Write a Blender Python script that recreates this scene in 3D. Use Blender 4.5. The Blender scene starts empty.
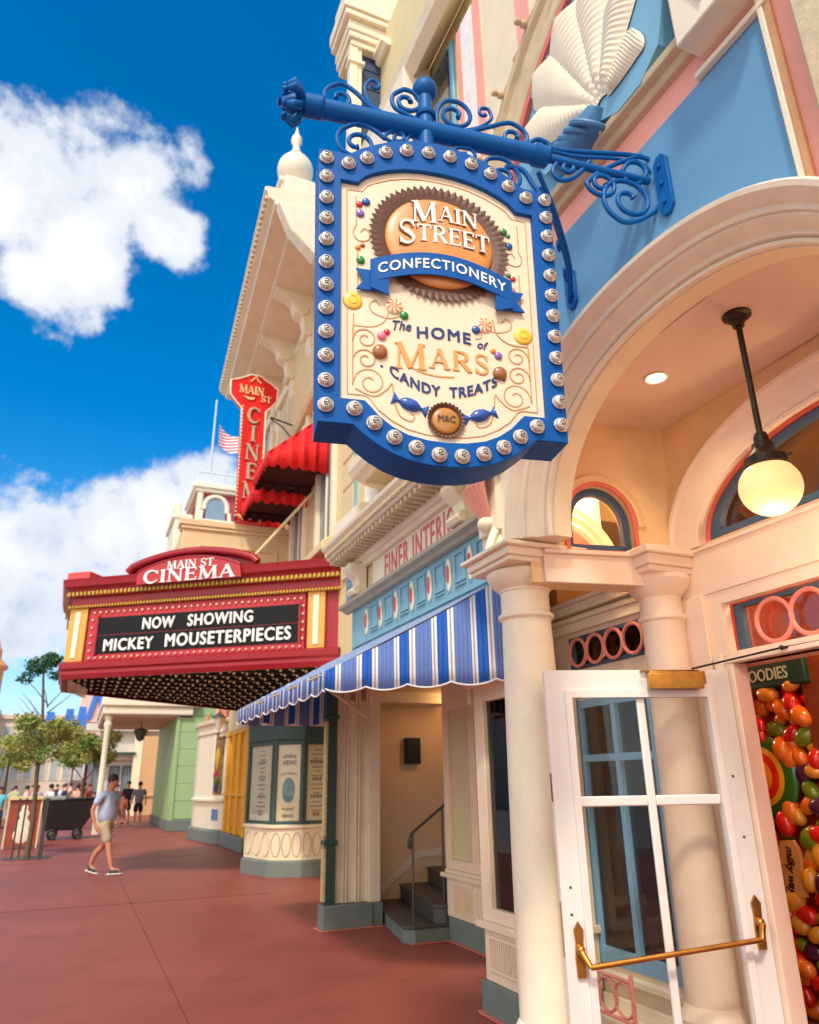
import bpy, math, random
from mathutils import Vector, Matrix
random.seed(7)
S = bpy.context.scene
COL = S.collection
V3 = Vector
R = math.radians
# ------------------------------------------------------------------ camera
EYE = V3((0, 0, 1.6))
YAW, PITCH, ROLL, FPX, WW, HH = R(23.4), R(20.1), R(-0.93), 736.0, 819, 1024
FW = V3((math.sin(YAW)*math.cos(PITCH), math.cos(YAW)*math.cos(PITCH), math.sin(PITCH)))
_r = V3((math.cos(YAW), -math.sin(YAW), 0)); _u = _r.cross(FW)
RT = _r*math.cos(ROLL) + _u*math.sin(ROLL)
UP = -_r*math.sin(ROLL) + _u*math.cos(ROLL)
cd = bpy.data.cameras.new('camera'); cam = bpy.data.objects.new('camera', cd); COL.objects.link(cam)
cam.matrix_world = Matrix(((RT.x, UP.x, -FW.x, EYE.x), (RT.y, UP.y, -FW.y, EYE.y), (RT.z, UP.z, -FW.z, EYE.z), (0, 0, 0, 1)))
cd.sensor_fit = 'VERTICAL'; cd.lens = 26.0; cd.sensor_height = 26.0*HH/FPX; cd.sensor_width = cd.sensor_height
cd.clip_start = 0.05; cd.clip_end = 6000
cd.dof.use_dof = True; cd.dof.focus_distance = 3.5; cd.dof.aperture_fstop = 2.9
S.camera = cam
S.render.resolution_x = WW; S.render.resolution_y = HH
# ------------------------------------------------------------------ light
SUN_EL, SUN_AZ = R(50), R(212)      # azimuth measured clockwise from +Y: behind and left of the camera
sd = V3((math.sin(SUN_AZ)*math.cos(SUN_EL), math.cos(SUN_AZ)*math.cos(SUN_EL), math.sin(SUN_EL)))
sl = bpy.data.lights.new('sun', 'SUN'); sl.energy = 2.1; sl.angle = R(7); sl.color = (1, .93, .82)
so = bpy.data.objects.new('sun', sl); COL.objects.link(so); so.location = (0, 0, 30)
so.rotation_euler = (-sd).to_track_quat('-Z', 'Y').to_euler()
S.view_settings.view_transform = 'Standard'; S.view_settings.look = 'None'
S.view_settings.exposure = 0.38; S.view_settings.gamma = 1.0; S.view_settings.use_curve_mapping = False

def px_ray(px, py): return FW*FPX + RT*(px-WW/2) + UP*(HH/2-py)
def wx(px, py, X): d = px_ray(px, py); return EYE + d*((X-EYE.x)/d.x)
def wy(px, py, Y): d = px_ray(px, py); return EYE + d*((Y-EYE.y)/d.y)
def wz(px, py, Z): d = px_ray(px, py); return EYE + d*((Z-EYE.z)/d.z)

w = bpy.data.worlds.new('World'); S.world = w; w.use_nodes = True
nt = w.node_tree; N = nt.nodes; L = nt.links; N.clear()
def nd(t, **k):
    n = N.new(t)
    for a, b in k.items(): setattr(n, a, b)
    return n
def mth(op, a, b=None, clamp=False):
    n = nd('ShaderNodeMath', operation=op); n.use_clamp = clamp
    for i, q in enumerate((a, b)):
        if q is None: continue
        if isinstance(q, (int, float)): n.inputs[i].default_value = q
        else: L.new(q, n.inputs[i])
    return n.outputs[0]
sky = nd('ShaderNodeTexSky', sky_type='NISHITA'); sky.sun_disc = False
sky.sun_elevation = SUN_EL; sky.sun_rotation = SUN_AZ
sky.air_density = 1.0; sky.dust_density = 0.6; sky.ozone_density = 2.0
hs = nd('ShaderNodeHueSaturation'); hs.inputs['Saturation'].default_value = 1.52; hs.inputs['Value'].default_value = 1.38
hs.inputs['Hue'].default_value = 0.499
L.new(sky.outputs[0], hs.inputs['Color'])
tc = nd('ShaderNodeTexCoord')
nrm = nd('ShaderNodeVectorMath', operation='NORMALIZE'); L.new(tc.outputs['Generated'], nrm.inputs[0])
def noise(scale, detail, rough, off=(0, 0, 0), dist=0.0):
    mp = nd('ShaderNodeMapping'); mp.inputs['Location'].default_value = off; L.new(nrm.outputs[0], mp.inputs[0])
    n = nd('ShaderNodeTexNoise'); n.inputs['Scale'].default_value = scale; n.inputs['Detail'].default_value = detail
    n.inputs['Roughness'].default_value = rough; n.inputs['Distortion'].default_value = dist
    L.new(mp.outputs[0], n.inputs['Vector']); return n.outputs['Fac']
nz = noise(7.5, 10, .56, (3.1, 0, 0), .1)
nf = noise(16, 8, .62, (0, 2, 0))
# cumulus puffs: (pixel of the photo's view turned into a direction, angular radius)
puffs = [(38, 165, .095), (92, 160, .095), (135, 180, .078), (165, 235, .06), (70, 235, .115), (5, 205, .11), (100, 275, .075), (-70, 200, .12), (25, 270, .06),
         (200, 492, .060), (160, 512, .075), (110, 535, .08), (50, 545, .08), (0, 555, .10), (-60, 560, .10), (180, 560, .08), (240, 520, .07), (-140, 540, .12),
         (20, 610, .08), (90, 605, .08), (170, 600, .07), (-500, 400, .25), (-700, 100, .3)]
tot = None
for (px, py, rr) in puffs:
    d = px_ray(px, py).normalized()
    vm = nd('ShaderNodeVectorMath', operation='DISTANCE'); L.new(nrm.outputs[0], vm.inputs[0]); vm.inputs[1].default_value = d
    f = mth('SUBTRACT', 1.0, mth('DIVIDE', vm.outputs['Value'], rr))
    tot = f if tot is None else mth('SMOOTH_MAX', tot, f)
    if tot.node.operation == 'SMOOTH_MAX': tot.node.inputs[2].default_value = .25
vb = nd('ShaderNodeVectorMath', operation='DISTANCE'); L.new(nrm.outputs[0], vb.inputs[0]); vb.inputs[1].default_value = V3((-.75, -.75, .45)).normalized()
fill_cloud = mth('MULTIPLY', mth('SUBTRACT', 1.0, mth('DIVIDE', vb.outputs['Value'], 1.15)), 1.6)     # unseen bright cloud bank added behind the camera as neutral fill
tot = mth('MAXIMUM', tot, fill_cloud)
dens = mth('ADD', tot, mth('MULTIPLY', mth('SUBTRACT', nz, .5), 2.0))
dens = mth('ADD', dens, mth('MULTIPLY', mth('SUBTRACT', nf, .5), .9))
mr = nd('ShaderNodeMapRange', interpolation_type='SMOOTHSTEP'); L.new(dens, mr.inputs[0])
mr.inputs[1].default_value = .06; mr.inputs[2].default_value = .42
# thin haze veil near the horizon with broken low cloud
sep = nd('ShaderNodeSeparateXYZ'); L.new(nrm.outputs[0], sep.inputs[0])
low = nd('ShaderNodeMapRange', interpolation_type='SMOOTHSTEP'); L.new(sep.outputs[2], low.inputs[0])
low.inputs[1].default_value = .21; low.inputs[2].default_value = -.02
nl = noise(7, 8, .6, (5, 1, 0))
lowf = mth('MULTIPLY', low.outputs[0], mth('ADD', .35, mth('MULTIPLY', nl, .6)), True)
# cloud body tone: bright tops, bluish grey bases from an offset copy of the noise
nb = noise(3.4, 6, .6, (1.0, .2, .35))
tone = nd('ShaderNodeMapRange'); L.new(mth('ADD', nb, mth('MULTIPLY', nf, .35)), tone.inputs[0])
tone.inputs[1].default_value = .52; tone.inputs[2].default_value = .78
cc = nd('ShaderNodeMix', data_type='RGBA'); L.new(tone.outputs[0], cc.inputs[0])
cc.inputs[6].default_value = (8.8, 8.8, 8.8, 1); cc.inputs[7].default_value = (3.9, 4.5, 5.6, 1)
thick = nd('ShaderNodeMapRange', interpolation_type='SMOOTHSTEP'); L.new(dens, thick.inputs[0]); thick.inputs[1].default_value = .25; thick.inputs[2].default_value = 1.0
c2 = nd('ShaderNodeMix', data_type='RGBA'); L.new(thick.outputs[0], c2.inputs[0]); c2.inputs[6].default_value = (5.6, 5.9, 6.5, 1); L.new(cc.outputs[2], c2.inputs[7])
bk_ = nd('ShaderNodeMix', data_type='RGBA'); L.new(mth('MULTIPLY', fill_cloud, 1.0, True), bk_.inputs[0]); L.new(c2.outputs[2], bk_.inputs[6]); bk_.inputs[7].default_value = (12.5, 12.0, 11.4, 1)
m0 = nd('ShaderNodeMix', data_type='RGBA'); L.new(lowf, m0.inputs[0]); L.new(hs.outputs[0], m0.inputs[6]); m0.inputs[7].default_value = (3.9, 5.2, 6.6, 1)
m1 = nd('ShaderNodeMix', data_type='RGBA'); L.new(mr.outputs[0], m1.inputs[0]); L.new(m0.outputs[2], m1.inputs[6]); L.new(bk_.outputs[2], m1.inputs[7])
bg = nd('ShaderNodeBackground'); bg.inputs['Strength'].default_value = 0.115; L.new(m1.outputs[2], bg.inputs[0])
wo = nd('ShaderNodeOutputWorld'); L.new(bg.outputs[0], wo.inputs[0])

# ------------------------------------------------------------------ materials
def lin(c):
    return tuple(((v/255)/12.92 if v/255 <= .04045 else ((v/255+.055)/1.055)**2.4) for v in c)
MATS = {}
def mat(name, rgb, rough=.5, var=.10, scale=6, bump=.15, bscale=60, metal=0, coat=0, emit=0, spec=.5, dirt=0, lo=None):
    if name in MATS: return MATS[name]
    m = bpy.data.materials.new(name); m.use_nodes = True; t = m.node_tree; n = t.nodes; l = t.links
    b = n['Principled BSDF']; c = lin(rgb)
    tcn = n.new('ShaderNodeTexCoord'); nz = n.new('ShaderNodeTexNoise'); nz.inputs['Scale'].default_value = scale
    nz.inputs['Detail'].default_value = 6; nz.inputs['Roughness'].default_value = .62
    l.new(tcn.outputs['Object'], nz.inputs['Vector'])
    mx = n.new('ShaderNodeMix'); mx.data_type = 'RGBA'
    mrr = n.new('ShaderNodeMapRange'); l.new(nz.outputs['Fac'], mrr.inputs[0]); mrr.inputs[1].default_value = .3; mrr.inputs[2].default_value = .7
    l.new(mrr.outputs[0], mx.inputs[0])
    mx.inputs[6].default_value = (*[v*(1-var) for v in c], 1); mx.inputs[7].default_value = (*[min(1, v*(1+var*.7)) for v in c], 1)
    out = mx.outputs[2]
    if dirt:
        n2 = n.new('ShaderNodeTexNoise'); n2.inputs['Scale'].default_value = scale*2.7; n2.inputs['Detail'].default_value = 8; n2.inputs['Roughness'].default_value = .75
        l.new(tcn.outputs['Object'], n2.inputs['Vector'])
        mp = n.new('ShaderNodeMapRange'); l.new(n2.outputs['Fac'], mp.inputs[0]); mp.inputs[1].default_value = .58; mp.inputs[2].default_value = .78; mp.inputs[4].default_value = dirt
        m2 = n.new('ShaderNodeMix'); m2.data_type = 'RGBA'; l.new(mp.outputs[0], m2.inputs[0]); l.new(out, m2.inputs[6]); m2.inputs[7].default_value = (*[v*.45 for v in c], 1)
        out = m2.outputs[2]
    l.new(out, b.inputs['Base Color'])
    rr = n.new('ShaderNodeMapRange'); l.new(nz.outputs['Fac'], rr.inputs[0]); rr.inputs[3].default_value = max(0, rough-.08); rr.inputs[4].default_value = min(1, rough+.1)
    l.new(rr.outputs[0], b.inputs['Roughness'])
    b.inputs['Metallic'].default_value = metal; b.inputs['Coat Weight'].default_value = coat; b.inputs['Coat Roughness'].default_value = .12
    b.inputs['Specular IOR Level'].default_value = spec
    if bump:
        nb = n.new('ShaderNodeTexNoise'); nb.inputs['Scale'].default_value = bscale; nb.inputs['Detail'].default_value = 4
        l.new(tcn.outputs['Object'], nb.inputs['Vector'])
        bp = n.new('ShaderNodeBump'); bp.inputs['Strength'].default_value = bump; bp.inputs['Distance'].default_value = .004
        l.new(nb.outputs['Fac'], bp.inputs['Height']); l.new(bp.outputs[0], b.inputs['Normal'])
    if emit: b.inputs['Emission Color'].default_value = (*c, 1); b.inputs['Emission Strength'].default_value = emit
    MATS[name] = m; return m
def glass(name, tint=(235, 240, 240), refl=.6, rough=.02):
    if name in MATS: return MATS[name]
    m = bpy.data.materials.new(name); m.use_nodes = True; t = m.node_tree; n = t.nodes; l = t.links; n.clear()
    tr = n.new('ShaderNodeBsdfTransparent'); tr.inputs[0].default_value = (*lin(tint), 1)
    gl = n.new('ShaderNodeBsdfGlossy'); gl.inputs['Roughness'].default_value = rough
    fr = n.new('ShaderNodeFresnel'); fr.inputs[0].default_value = 1.5
    mu = n.new('ShaderNodeMath'); mu.operation = 'MULTIPLY_ADD'; l.new(fr.outputs[0], mu.inputs[0]); mu.inputs[1].default_value = refl; mu.inputs[2].default_value = .02; mu.use_clamp = True
    mx = n.new('ShaderNodeMixShader'); l.new(mu.outputs[0], mx.inputs[0]); l.new(tr.outputs[0], mx.inputs[1]); l.new(gl.outputs[0], mx.inputs[2])
    o = n.new('ShaderNodeOutputMaterial'); l.new(mx.outputs[0], o.inputs[0]); MATS[name] = m; return m
CREAM = mat('cream paint', (236, 219, 186), .45, .07, 3, .25, 40, dirt=.16)
IVORY = mat('ivory trim paint', (240, 226, 198), .42, .07, 5, .22, 50, dirt=.14)
TAN = mat('weathered tan trim', (206, 184, 146), .6, .14, 7, .3, 60, dirt=.25)
SAND = mat('sand coloured wall paint', (214, 198, 150), .6, .07, 3, .15, 30, dirt=.1)
PEACH = mat('peach paint', (240, 214, 190), .45, .05, 4, .12, 50, dirt=.06)
PORCH = mat('apricot porch wall paint', (240, 202, 150), .5, .08, 3, .2, 30, dirt=.1)
CEIL = mat('porch ceiling paint', (228, 200, 182), .55, .08, 2, .15, 20, dirt=.12)
PINK = mat('salmon pink paint', (244, 168, 148), .5, .07, 3, .2, 40, dirt=.06)
CORAL = mat('coral trim paint', (226, 112, 92), .5, .06, 6, .1)
ROSE = mat('rose metal paint', (234, 142, 126), .4, .06, 8, .1)
WBLUE = mat('blue wall paint', (98, 150, 188), .5, .08, 2.2, .15, 40, dirt=.12)
LBLUE = mat('light blue trim paint', (120, 172, 200), .45, .05, 5, .1)
DBLUE = mat('slate blue window paint', (66, 92, 116), .4, .06, 6, .1)
SIDING = mat('dark blue siding', (46, 62, 92), .6, .1, 5, .2)
SBLUE = mat('sign blue enamel', (0, 86, 164), .46, .07, 4, .08, 30, spec=.2)
BBLUE = mat('bracket blue enamel', (0, 92, 162), .44, .12, 9, .2, 50, spec=.22)
WHITE = mat('white door paint', (226, 221, 216), .35, .04, 5, .12, 30, dirt=.05)
BRASS = mat('aged brass', (190, 138, 66), .3, .2, 14, .2, 90, metal=1)
GREY = mat('grey green plinth paint', (112, 122, 114), .6, .1, 5, .25, 50, dirt=.2)
BRONZE = mat('dark bronze', (62, 48, 38), .4, .15, 10, .1, metal=.6)
IRON = mat('painted grey iron', (86, 84, 78), .45, .15, 12, .1, metal=.5)
BLACK = mat('black plastic', (18, 18, 20), .45, .1, 5, .05)
DARK = mat('dark interior', (40, 32, 26), .8, .2, 2, 0)
GLASS = glass('clear window glass', (252, 252, 250), .35)
GLASSD = glass('shop window glass', (200, 205, 205), 1.0)

# ------------------------------------------------------------------ mesh tools
LOC = {}
class MB:
    def __init__(s): s.v = []; s.f = []; s.m = []; s.k = 0
    def add(s, pts, faces):
        b = len(s.v); s.v += [V3(p) for p in pts]
        for f in faces: s.f.append([b+i for i in f]); s.m.append(s.k)
        return s
    def box(s, a, b):
        x0, y0, z0 = [min(p, q) for p, q in zip(a, b)]; x1, y1, z1 = [max(p, q) for p, q in zip(a, b)]
        return s.add([(x0,y0,z0),(x1,y0,z0),(x1,y1,z0),(x0,y1,z0),(x0,y0,z1),(x1,y0,z1),(x1,y1,z1),(x0,y1,z1)],
                     [(0,3,2,1),(4,5,6,7),(0,1,5,4),(1,2,6,5),(2,3,7,6),(3,0,4,7)])
    def obox(s, o, u, v, q):
        o, u, v, q = map(V3, (o, u, v, q))
        return s.add([o, o+u, o+u+v, o+v, o+q, o+u+q, o+u+v+q, o+v+q], [(0,3,2,1),(4,5,6,7),(0,1,5,4),(1,2,6,5),(2,3,7,6),(3,0,4,7)])
    def prism(s, pts, vec):
        n = len(pts); vec = V3(vec); P = [V3(p) for p in pts]
        return s.add(P+[p+vec for p in P], [list(range(n))[::-1], list(range(n, 2*n))]+[(i, (i+1) % n, n+(i+1) % n, n+i) for i in range(n)])
    def loft(s, loops, closed=True, caps=True, ring=False):
        n = len(loops[0]); P = [p for l in loops for p in l]; F = []; m = len(loops)
        for j in range(m if ring else m-1):
            a = j*n; b = ((j+1) % m)*n
            for i in range(n if closed else n-1):
                k = (i+1) % n; F.append((a+i, a+k, b+k, b+i))
        if caps and not ring and closed: F += [list(range(n))[::-1], list(range((m-1)*n, m*n))]
        return s.add(P, F)
    def tube(s, pts, r, n=8, caps=True, ring=False, flat=1.0):
        P = [V3(p) for p in pts]; m = len(P); rr = r if isinstance(r, (list, tuple)) else [r]*m
        loops = []; prev = None
        for i in range(m):
            if ring: t = P[(i+1) % m]-P[i-1]
            else: t = P[min(i+1, m-1)]-P[max(i-1, 0)]
            t.normalize()
            if prev is None:
                a = V3((0, 0, 1)) if abs(t.z) < .9 else V3((1, 0, 0)); prev = (a-t*a.dot(t)).normalized()
            else:
                prev = prev-t*prev.dot(t); prev.normalize()
            q = t.cross(prev)
            loops.append([P[i]+(prev*math.cos(2*math.pi*k/n)*flat+q*math.sin(2*math.pi*k/n))*rr[i] for k in range(n)])
        return s.loft(loops, True, caps, ring)
    def lathe(s, prof, c, n=24, ax=(0, 0, 1), a0=0, a1=2*math.pi, caps=True):
        c = V3(c); ax = V3(ax).normalized(); e = V3((1, 0, 0)) if abs(ax.x) < .9 else V3((0, 1, 0)); e = (e-ax*e.dot(ax)).normalized(); g = ax.cross(e)
        full = abs(a1-a0-2*math.pi) < 1e-6; m = n if full else n+1
        loops = [[c+ax*h+(e*math.cos(a0+(a1-a0)*k/n)+g*math.sin(a0+(a1-a0)*k/n))*max(r, 1e-4) for k in range(m)] for r, h in prof]
        return s.loft(loops, full, caps)
    def sph(s, c, r, n=16, m=10, sc=(1, 1, 1)):
        c = V3(c); prof = [(math.sin(math.pi*i/m), -math.cos(math.pi*i/m)) for i in range(m+1)]
        loops = [[c+V3((max(a, .001)*math.cos(2*math.pi*k/n)*sc[0], max(a, .001)*math.sin(2*math.pi*k/n)*sc[1], h*sc[2]))*r for k in range(n)] for a, h in prof]
        return s.loft(loops, True, True)
    def build(s, name, mt, parent=None, smooth=35, bevel=0, kind=None):
        off = LOC.get(parent.name, V3((0, 0, 0))) if parent else V3((0, 0, 0))
        me = bpy.data.meshes.new(name); me.from_pydata([tuple(p-off) for p in s.v], [], s.f)
        for a in (mt if isinstance(mt, (list, tuple)) else [mt]): me.materials.append(a)
        if isinstance(mt, (list, tuple)): me.polygons.foreach_set('material_index', s.m)
        me.update()
        if smooth: me.shade_smooth(); me.set_sharp_from_angle(angle=R(smooth))
        o = bpy.data.objects.new(name, me); COL.objects.link(o)
        if parent: o.parent = parent; LOC[o.name] = off
        else: LOC[o.name] = V3((0, 0, 0))
        if bevel:
            b = o.modifiers.new('bevel', 'BEVEL'); b.width = bevel; b.segments = 2; b.limit_method = 'ANGLE'; b.angle_limit = R(50)
        if kind: o['kind'] = kind
        return o
def thing(name, label, cat, loc=(0, 0, 0), group=None):
    o = bpy.data.objects.new(name, None); COL.objects.link(o); o.location = loc; o.empty_display_size = .2
    o['label'] = label; o['category'] = cat
    if group: o['group'] = group
    LOC[o.name] = V3(loc); return o
def tag(o, label, cat, group=None):
    o['label'] = label; o['category'] = cat
    if group: o['group'] = group
    return o
def cat_rom(P, n=8, closed=False):
    P = [V3(p) if len(p) == 3 else V3((p[0], p[1], 0)) for p in P]; out = []; m = len(P)
    for i in range(m if closed else m-1):
        g = (lambda j: P[j % m]) if closed else (lambda j: P[max(0, min(m-1, j))])
        a, b, c, d = g(i-1), g(i), g(i+1), g(i+2)
        for k in range(n):
            t = k/n; out.append(.5*((2*b)+(c-a)*t+(2*a-5*b+4*c-d)*t*t+(3*b-a-3*c+d)*t**3))
    if not closed: out.append(P[-1])
    return out
def grab(obj):
    dg = bpy.context.evaluated_depsgraph_get(); e = obj.evaluated_get(dg); me = bpy.data.meshes.new_from_object(e); return me
def curve_mesh(loops, depth, bevel=0):
    """2-D loops (first outer, others holes) filled and extruded: z from 0 to depth"""
    cu = bpy.data.curves.new('tmp', 'CURVE'); cu.dimensions = '2D'; cu.fill_mode = 'BOTH'; cu.extrude = depth/2-bevel; cu.bevel_depth = bevel; cu.bevel_resolution = 1
    cu.offset = -bevel
    for lp in loops:
        sp = cu.splines.new('POLY'); sp.points.add(len(lp)-1); sp.use_cyclic_u = True
        for i, p in enumerate(lp): sp.points[i].co = (p[0], p[1], 0, 1)
    o = bpy.data.objects.new('tmp', cu); COL.objects.link(o); me = grab(o)
    vs = [V3((v.co.x, v.co.y, v.co.z+depth/2)) for v in me.vertices]; fs = [list(p.vertices) for p in me.polygons]
    bpy.data.objects.remove(o); bpy.data.meshes.remove(me); bpy.data.curves.remove(cu); return vs, fs
def plate(mb, loops, depth, o, u, v, bevel=0, warp=None):
    vs, fs = curve_mesh(loops, depth, bevel); o, u, v = V3(o), V3(u), V3(v); q = u.cross(v).normalized()
    P = []
    for p in vs:
        a, b = (p.x, p.y) if warp is None else warp(p.x, p.y)
        P.append(o+u*a+v*b+q*p.z)
    return mb.add(P, fs)
def ptext(mb, body, size, o, u, v, depth=.004, align='CENTER', bold=0, xs=1.0, warp=None, spacing=1.0, shear=0, subdiv=False):
    """built-in font lettering as extruded mesh in the plane (u, v)"""
    cu = bpy.data.curves.new('t', 'FONT'); cu.body = body; cu.size = size; cu.extrude = depth/2; cu.align_x = align; cu.offset = bold*size
    cu.space_character = spacing; cu.shear = shear; cu.resolution_u = 3; cu.align_y = 'BOTTOM_BASELINE'
    ob = bpy.data.objects.new('t', cu); COL.objects.link(ob); me = grab(ob)
    o, u, v = V3(o), V3(u), V3(v); q = u.cross(v).normalized(); P = []
    for vt in me.vertices:
        x, y, z = vt.co.x*xs, vt.co.y, vt.co.z+depth/2
        if warp: x, y = warp(x, y)
        P.append(o+u*x+v*y+q*z)
    mb.add(P, [list(p.vertices) for p in me.polygons]); bpy.data.objects.remove(ob); bpy.data.meshes.remove(me); bpy.data.curves.remove(cu)
    return mb
# serif capitals drawn as tapered strokes on a unit cap height
def arc(cx, cy, rx, ry, a0, a1, n=14): return [(cx+rx*math.cos(R(a0+(a1-a0)*i/n)), cy+ry*math.sin(R(a0+(a1-a0)*i/n))) for i in range(n+1)]
TK, TN = .17, .075
def ser(x, y, w=.26): return ([(x-w/2, y), (x+w/2, y)], .055)
def lens(n, a=TN, b=TK): return [a+(b-a)*math.sin(math.pi*i/(n-1)) for i in range(n)]
GL = {
 'I': (.34, [([(.17, 0), (.17, 1)], TK), ser(.17, .03, .32), ser(.17, .97, .32)]),
 'M': (1.06, [([(.14, 0), (.17, 1)], TN), ([(.17, 1), (.52, .05)], TK), ([(.52, .05), (.88, 1)], TN), ([(.88, 1), (.92, 0)], TK), ser(.14, .03), ser(.92, .03, .3), ser(.12, .97, .2), ser(.93, .97, .2)]),
 'A': (.90, [([(.12, 0), (.45, 1)], TN), ([(.43, 1), (.78, 0)], TK), ([(.24, .34), (.64, .34)], TN), ser(.12, .03), ser(.78, .03, .3)]),
 'N': (.92, [([(.15, 0), (.15, 1)], TN), ([(.15, 1), (.77, 0)], TK), ([(.77, 0), (.77, 1)], TN), ser(.15, .03), ser(.1, .97, .2), ser(.77, .97, .26)]),
 'T': (.80, [([(.4, 0), (.4, 1)], TK), ([(.03, .95), (.77, .95)], TN), ([(.05, .96), (.05, .76)], .06), ([(.75, .96), (.75, .76)], .06), ser(.4, .03, .34)]),
 'E': (.72, [([(.17, 0), (.17, 1)], TK), ([(.05, .96), (.64, .96)], TN), ([(.05, .04), (.66, .04)], TN), ([(.17, .52), (.52, .52)], TN), ([(.63, .98), (.63, .78)], .06), ([(.65, .02), (.65, .24)], .06), ([(.52, .63), (.52, .41)], .05)]),
 'R': (.86, [([(.17, 0), (.17, 1)], TK), (arc(.34, .74, .31, .24, 90, -90), lens(15)), ([(.14, .98), (.36, .98)], TN), ([(.14, .5), (.36, .5)], TN), ([(.40, .5), (.76, .02)], TK), ser(.17, .03, .32), ser(.80, .03, .16)]),
 'S': (.68, [([(.58, .80)]+arc(.34, .745, .235, .235, 45, 200, 10)+[(.22, .60), (.34, .52), (.48, .42)]+arc(.34, .26, .25, .24, 10, -150, 10)+[(.10, .22)], [.05]+lens(11, TN, .10)+[.14, .17, .16]+lens(11, .13, .09)+[.05]), ([(.585, .72), (.585, .97)], .05), ([(.09, .28), (.09, .04)], .05)]),
 'C': (.88, [([(.76, .76)]+arc(.46, .5, .37, .485, 50, 310, 22)+[(.80, .24)], [.07]+lens(23, .06, .18)+[.05]), ([(.78, .70), (.78, .97)], .05)]),
 'O': (.98, [(arc(.49, .5, .39, .475, 90, 270, 16), lens(17, .06, .18)), (arc(.49, .5, .39, .475, 90, -90, 16), lens(17, .06, .18))]),
 'D': (.92, [([(.17, 0), (.17, 1)], TK), (arc(.34, .5, .47, .47, 90, -90, 18), lens(19, .06, .18)), ([(.05, .97), (.36, .97)], .06), ([(.05, .03), (.36, .03)], .06)]),
 'F': (.68, [([(.17, 0), (.17, 1)], TK), ([(.05, .96), (.62, .96)], TN), ([(.17, .52), (.50, .52)], TN), ([(.61, .98), (.61, .78)], .06), ([(.5, .63), (.5, .41)], .05), ser(.17, .03, .32)]),
 ' ': (.4, []), '.': (.25, [([(.1, .04), (.1, .12)], .12)]),
}
_z = [0]
def stroke(mb, pts, wd, depth, fn):
    """fn(x, y, z) -> world; each stroke a small closed ribbon, tops staggered a hair so none are flush"""
    n = len(pts); W = wd if isinstance(wd, (list, tuple)) else [wd]*n; _z[0] = (_z[0]+1) % 7; d = depth+_z[0]*.00025
    A = []; B = []
    for i in range(n):
        x0, y0 = pts[max(i-1, 0)]; x1, y1 = pts[min(i+1, n-1)]; dx, dy = x1-x0, y1-y0; l = math.hypot(dx, dy) or 1; nx, ny = -dy/l, dx/l
        A.append((pts[i][0]+nx*W[i]/2, pts[i][1]+ny*W[i]/2)); B.append((pts[i][0]-nx*W[i]/2, pts[i][1]-ny*W[i]/2))
    P = [fn(x, y, 0) for x, y in A]+[fn(x, y, 0) for x, y in B]+[fn(x, y, d) for x, y in A]+[fn(x, y, d) for x, y in B]
    F = []
    for i in range(n-1):
        F += [(2*n+i, 2*n+i+1, 3*n+i+1, 3*n+i), (i, 2*n+i, 2*n+i+1, i+1), (n+i, n+i+1, 3*n+i+1, 3*n+i)]
    F += [(0, n, 3*n, 2*n), (n-1, 2*n-1, 4*n-1, 3*n-1)]
    mb.add(P, F)
def serif(mb, txt, h, o, u, v, depth=.006, align='C', track=.06, warp=None, xs=1.0, bigfirst=0):
    o, u, v = V3(o), V3(u), V3(v); q = u.cross(v).normalized()
    tw = sum((GL[c][0]+track)*(1+(bigfirst if i == 0 else 0)) for i, c in enumerate(txt))*h*xs; x0 = -tw/2 if align == 'C' else 0
    for i, c in enumerate(txt):
        k = h*(1+(bigfirst if i == 0 else 0)); y0 = -h*bigfirst*.55 if i == 0 else 0
        def fn(x, y, z, x0=x0, k=k, y0=y0):
            a, b = x0+x*k*xs, y0+y*k
            if warp: a, b = warp(a, b)
            return o+u*a+v*b+q*z
        for pts, wd in GL[c][1]:
            pp = []; ww = []
            if len(pts) == 2:
                pp = [(pts[0][0]+(pts[1][0]-pts[0][0])*t/4, pts[0][1]+(pts[1][1]-pts[0][1])*t/4) for t in range(5)]; ww = [wd if not isinstance(wd, (list, tuple)) else wd[0]]*5
            else: pp = pts; ww = wd
            stroke(mb, pp, ww, depth, lambda x, y, z: fn(x, y, z))
        x0 += (GL[c][0]+track)*k*xs
    return mb
def spiral(cx, cy, sx, sy, turns, cw=1, n=22, shrink=.22):
    """points from (sx, sy) winding in towards (cx, cy)"""
    r0 = math.hypot(sx-cx, sy-cy); a0 = math.atan2(sy-cy, sx-cx); k = int(n*turns)
    return [(cx+r0*(1-(1-shrink)*i/k)*math.cos(a0+cw*2*math.pi*turns*i/k), cy+r0*(1-(1-shrink)*i/k)*math.sin(a0+cw*2*math.pi*turns*i/k)) for i in range(k+1)]
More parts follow.
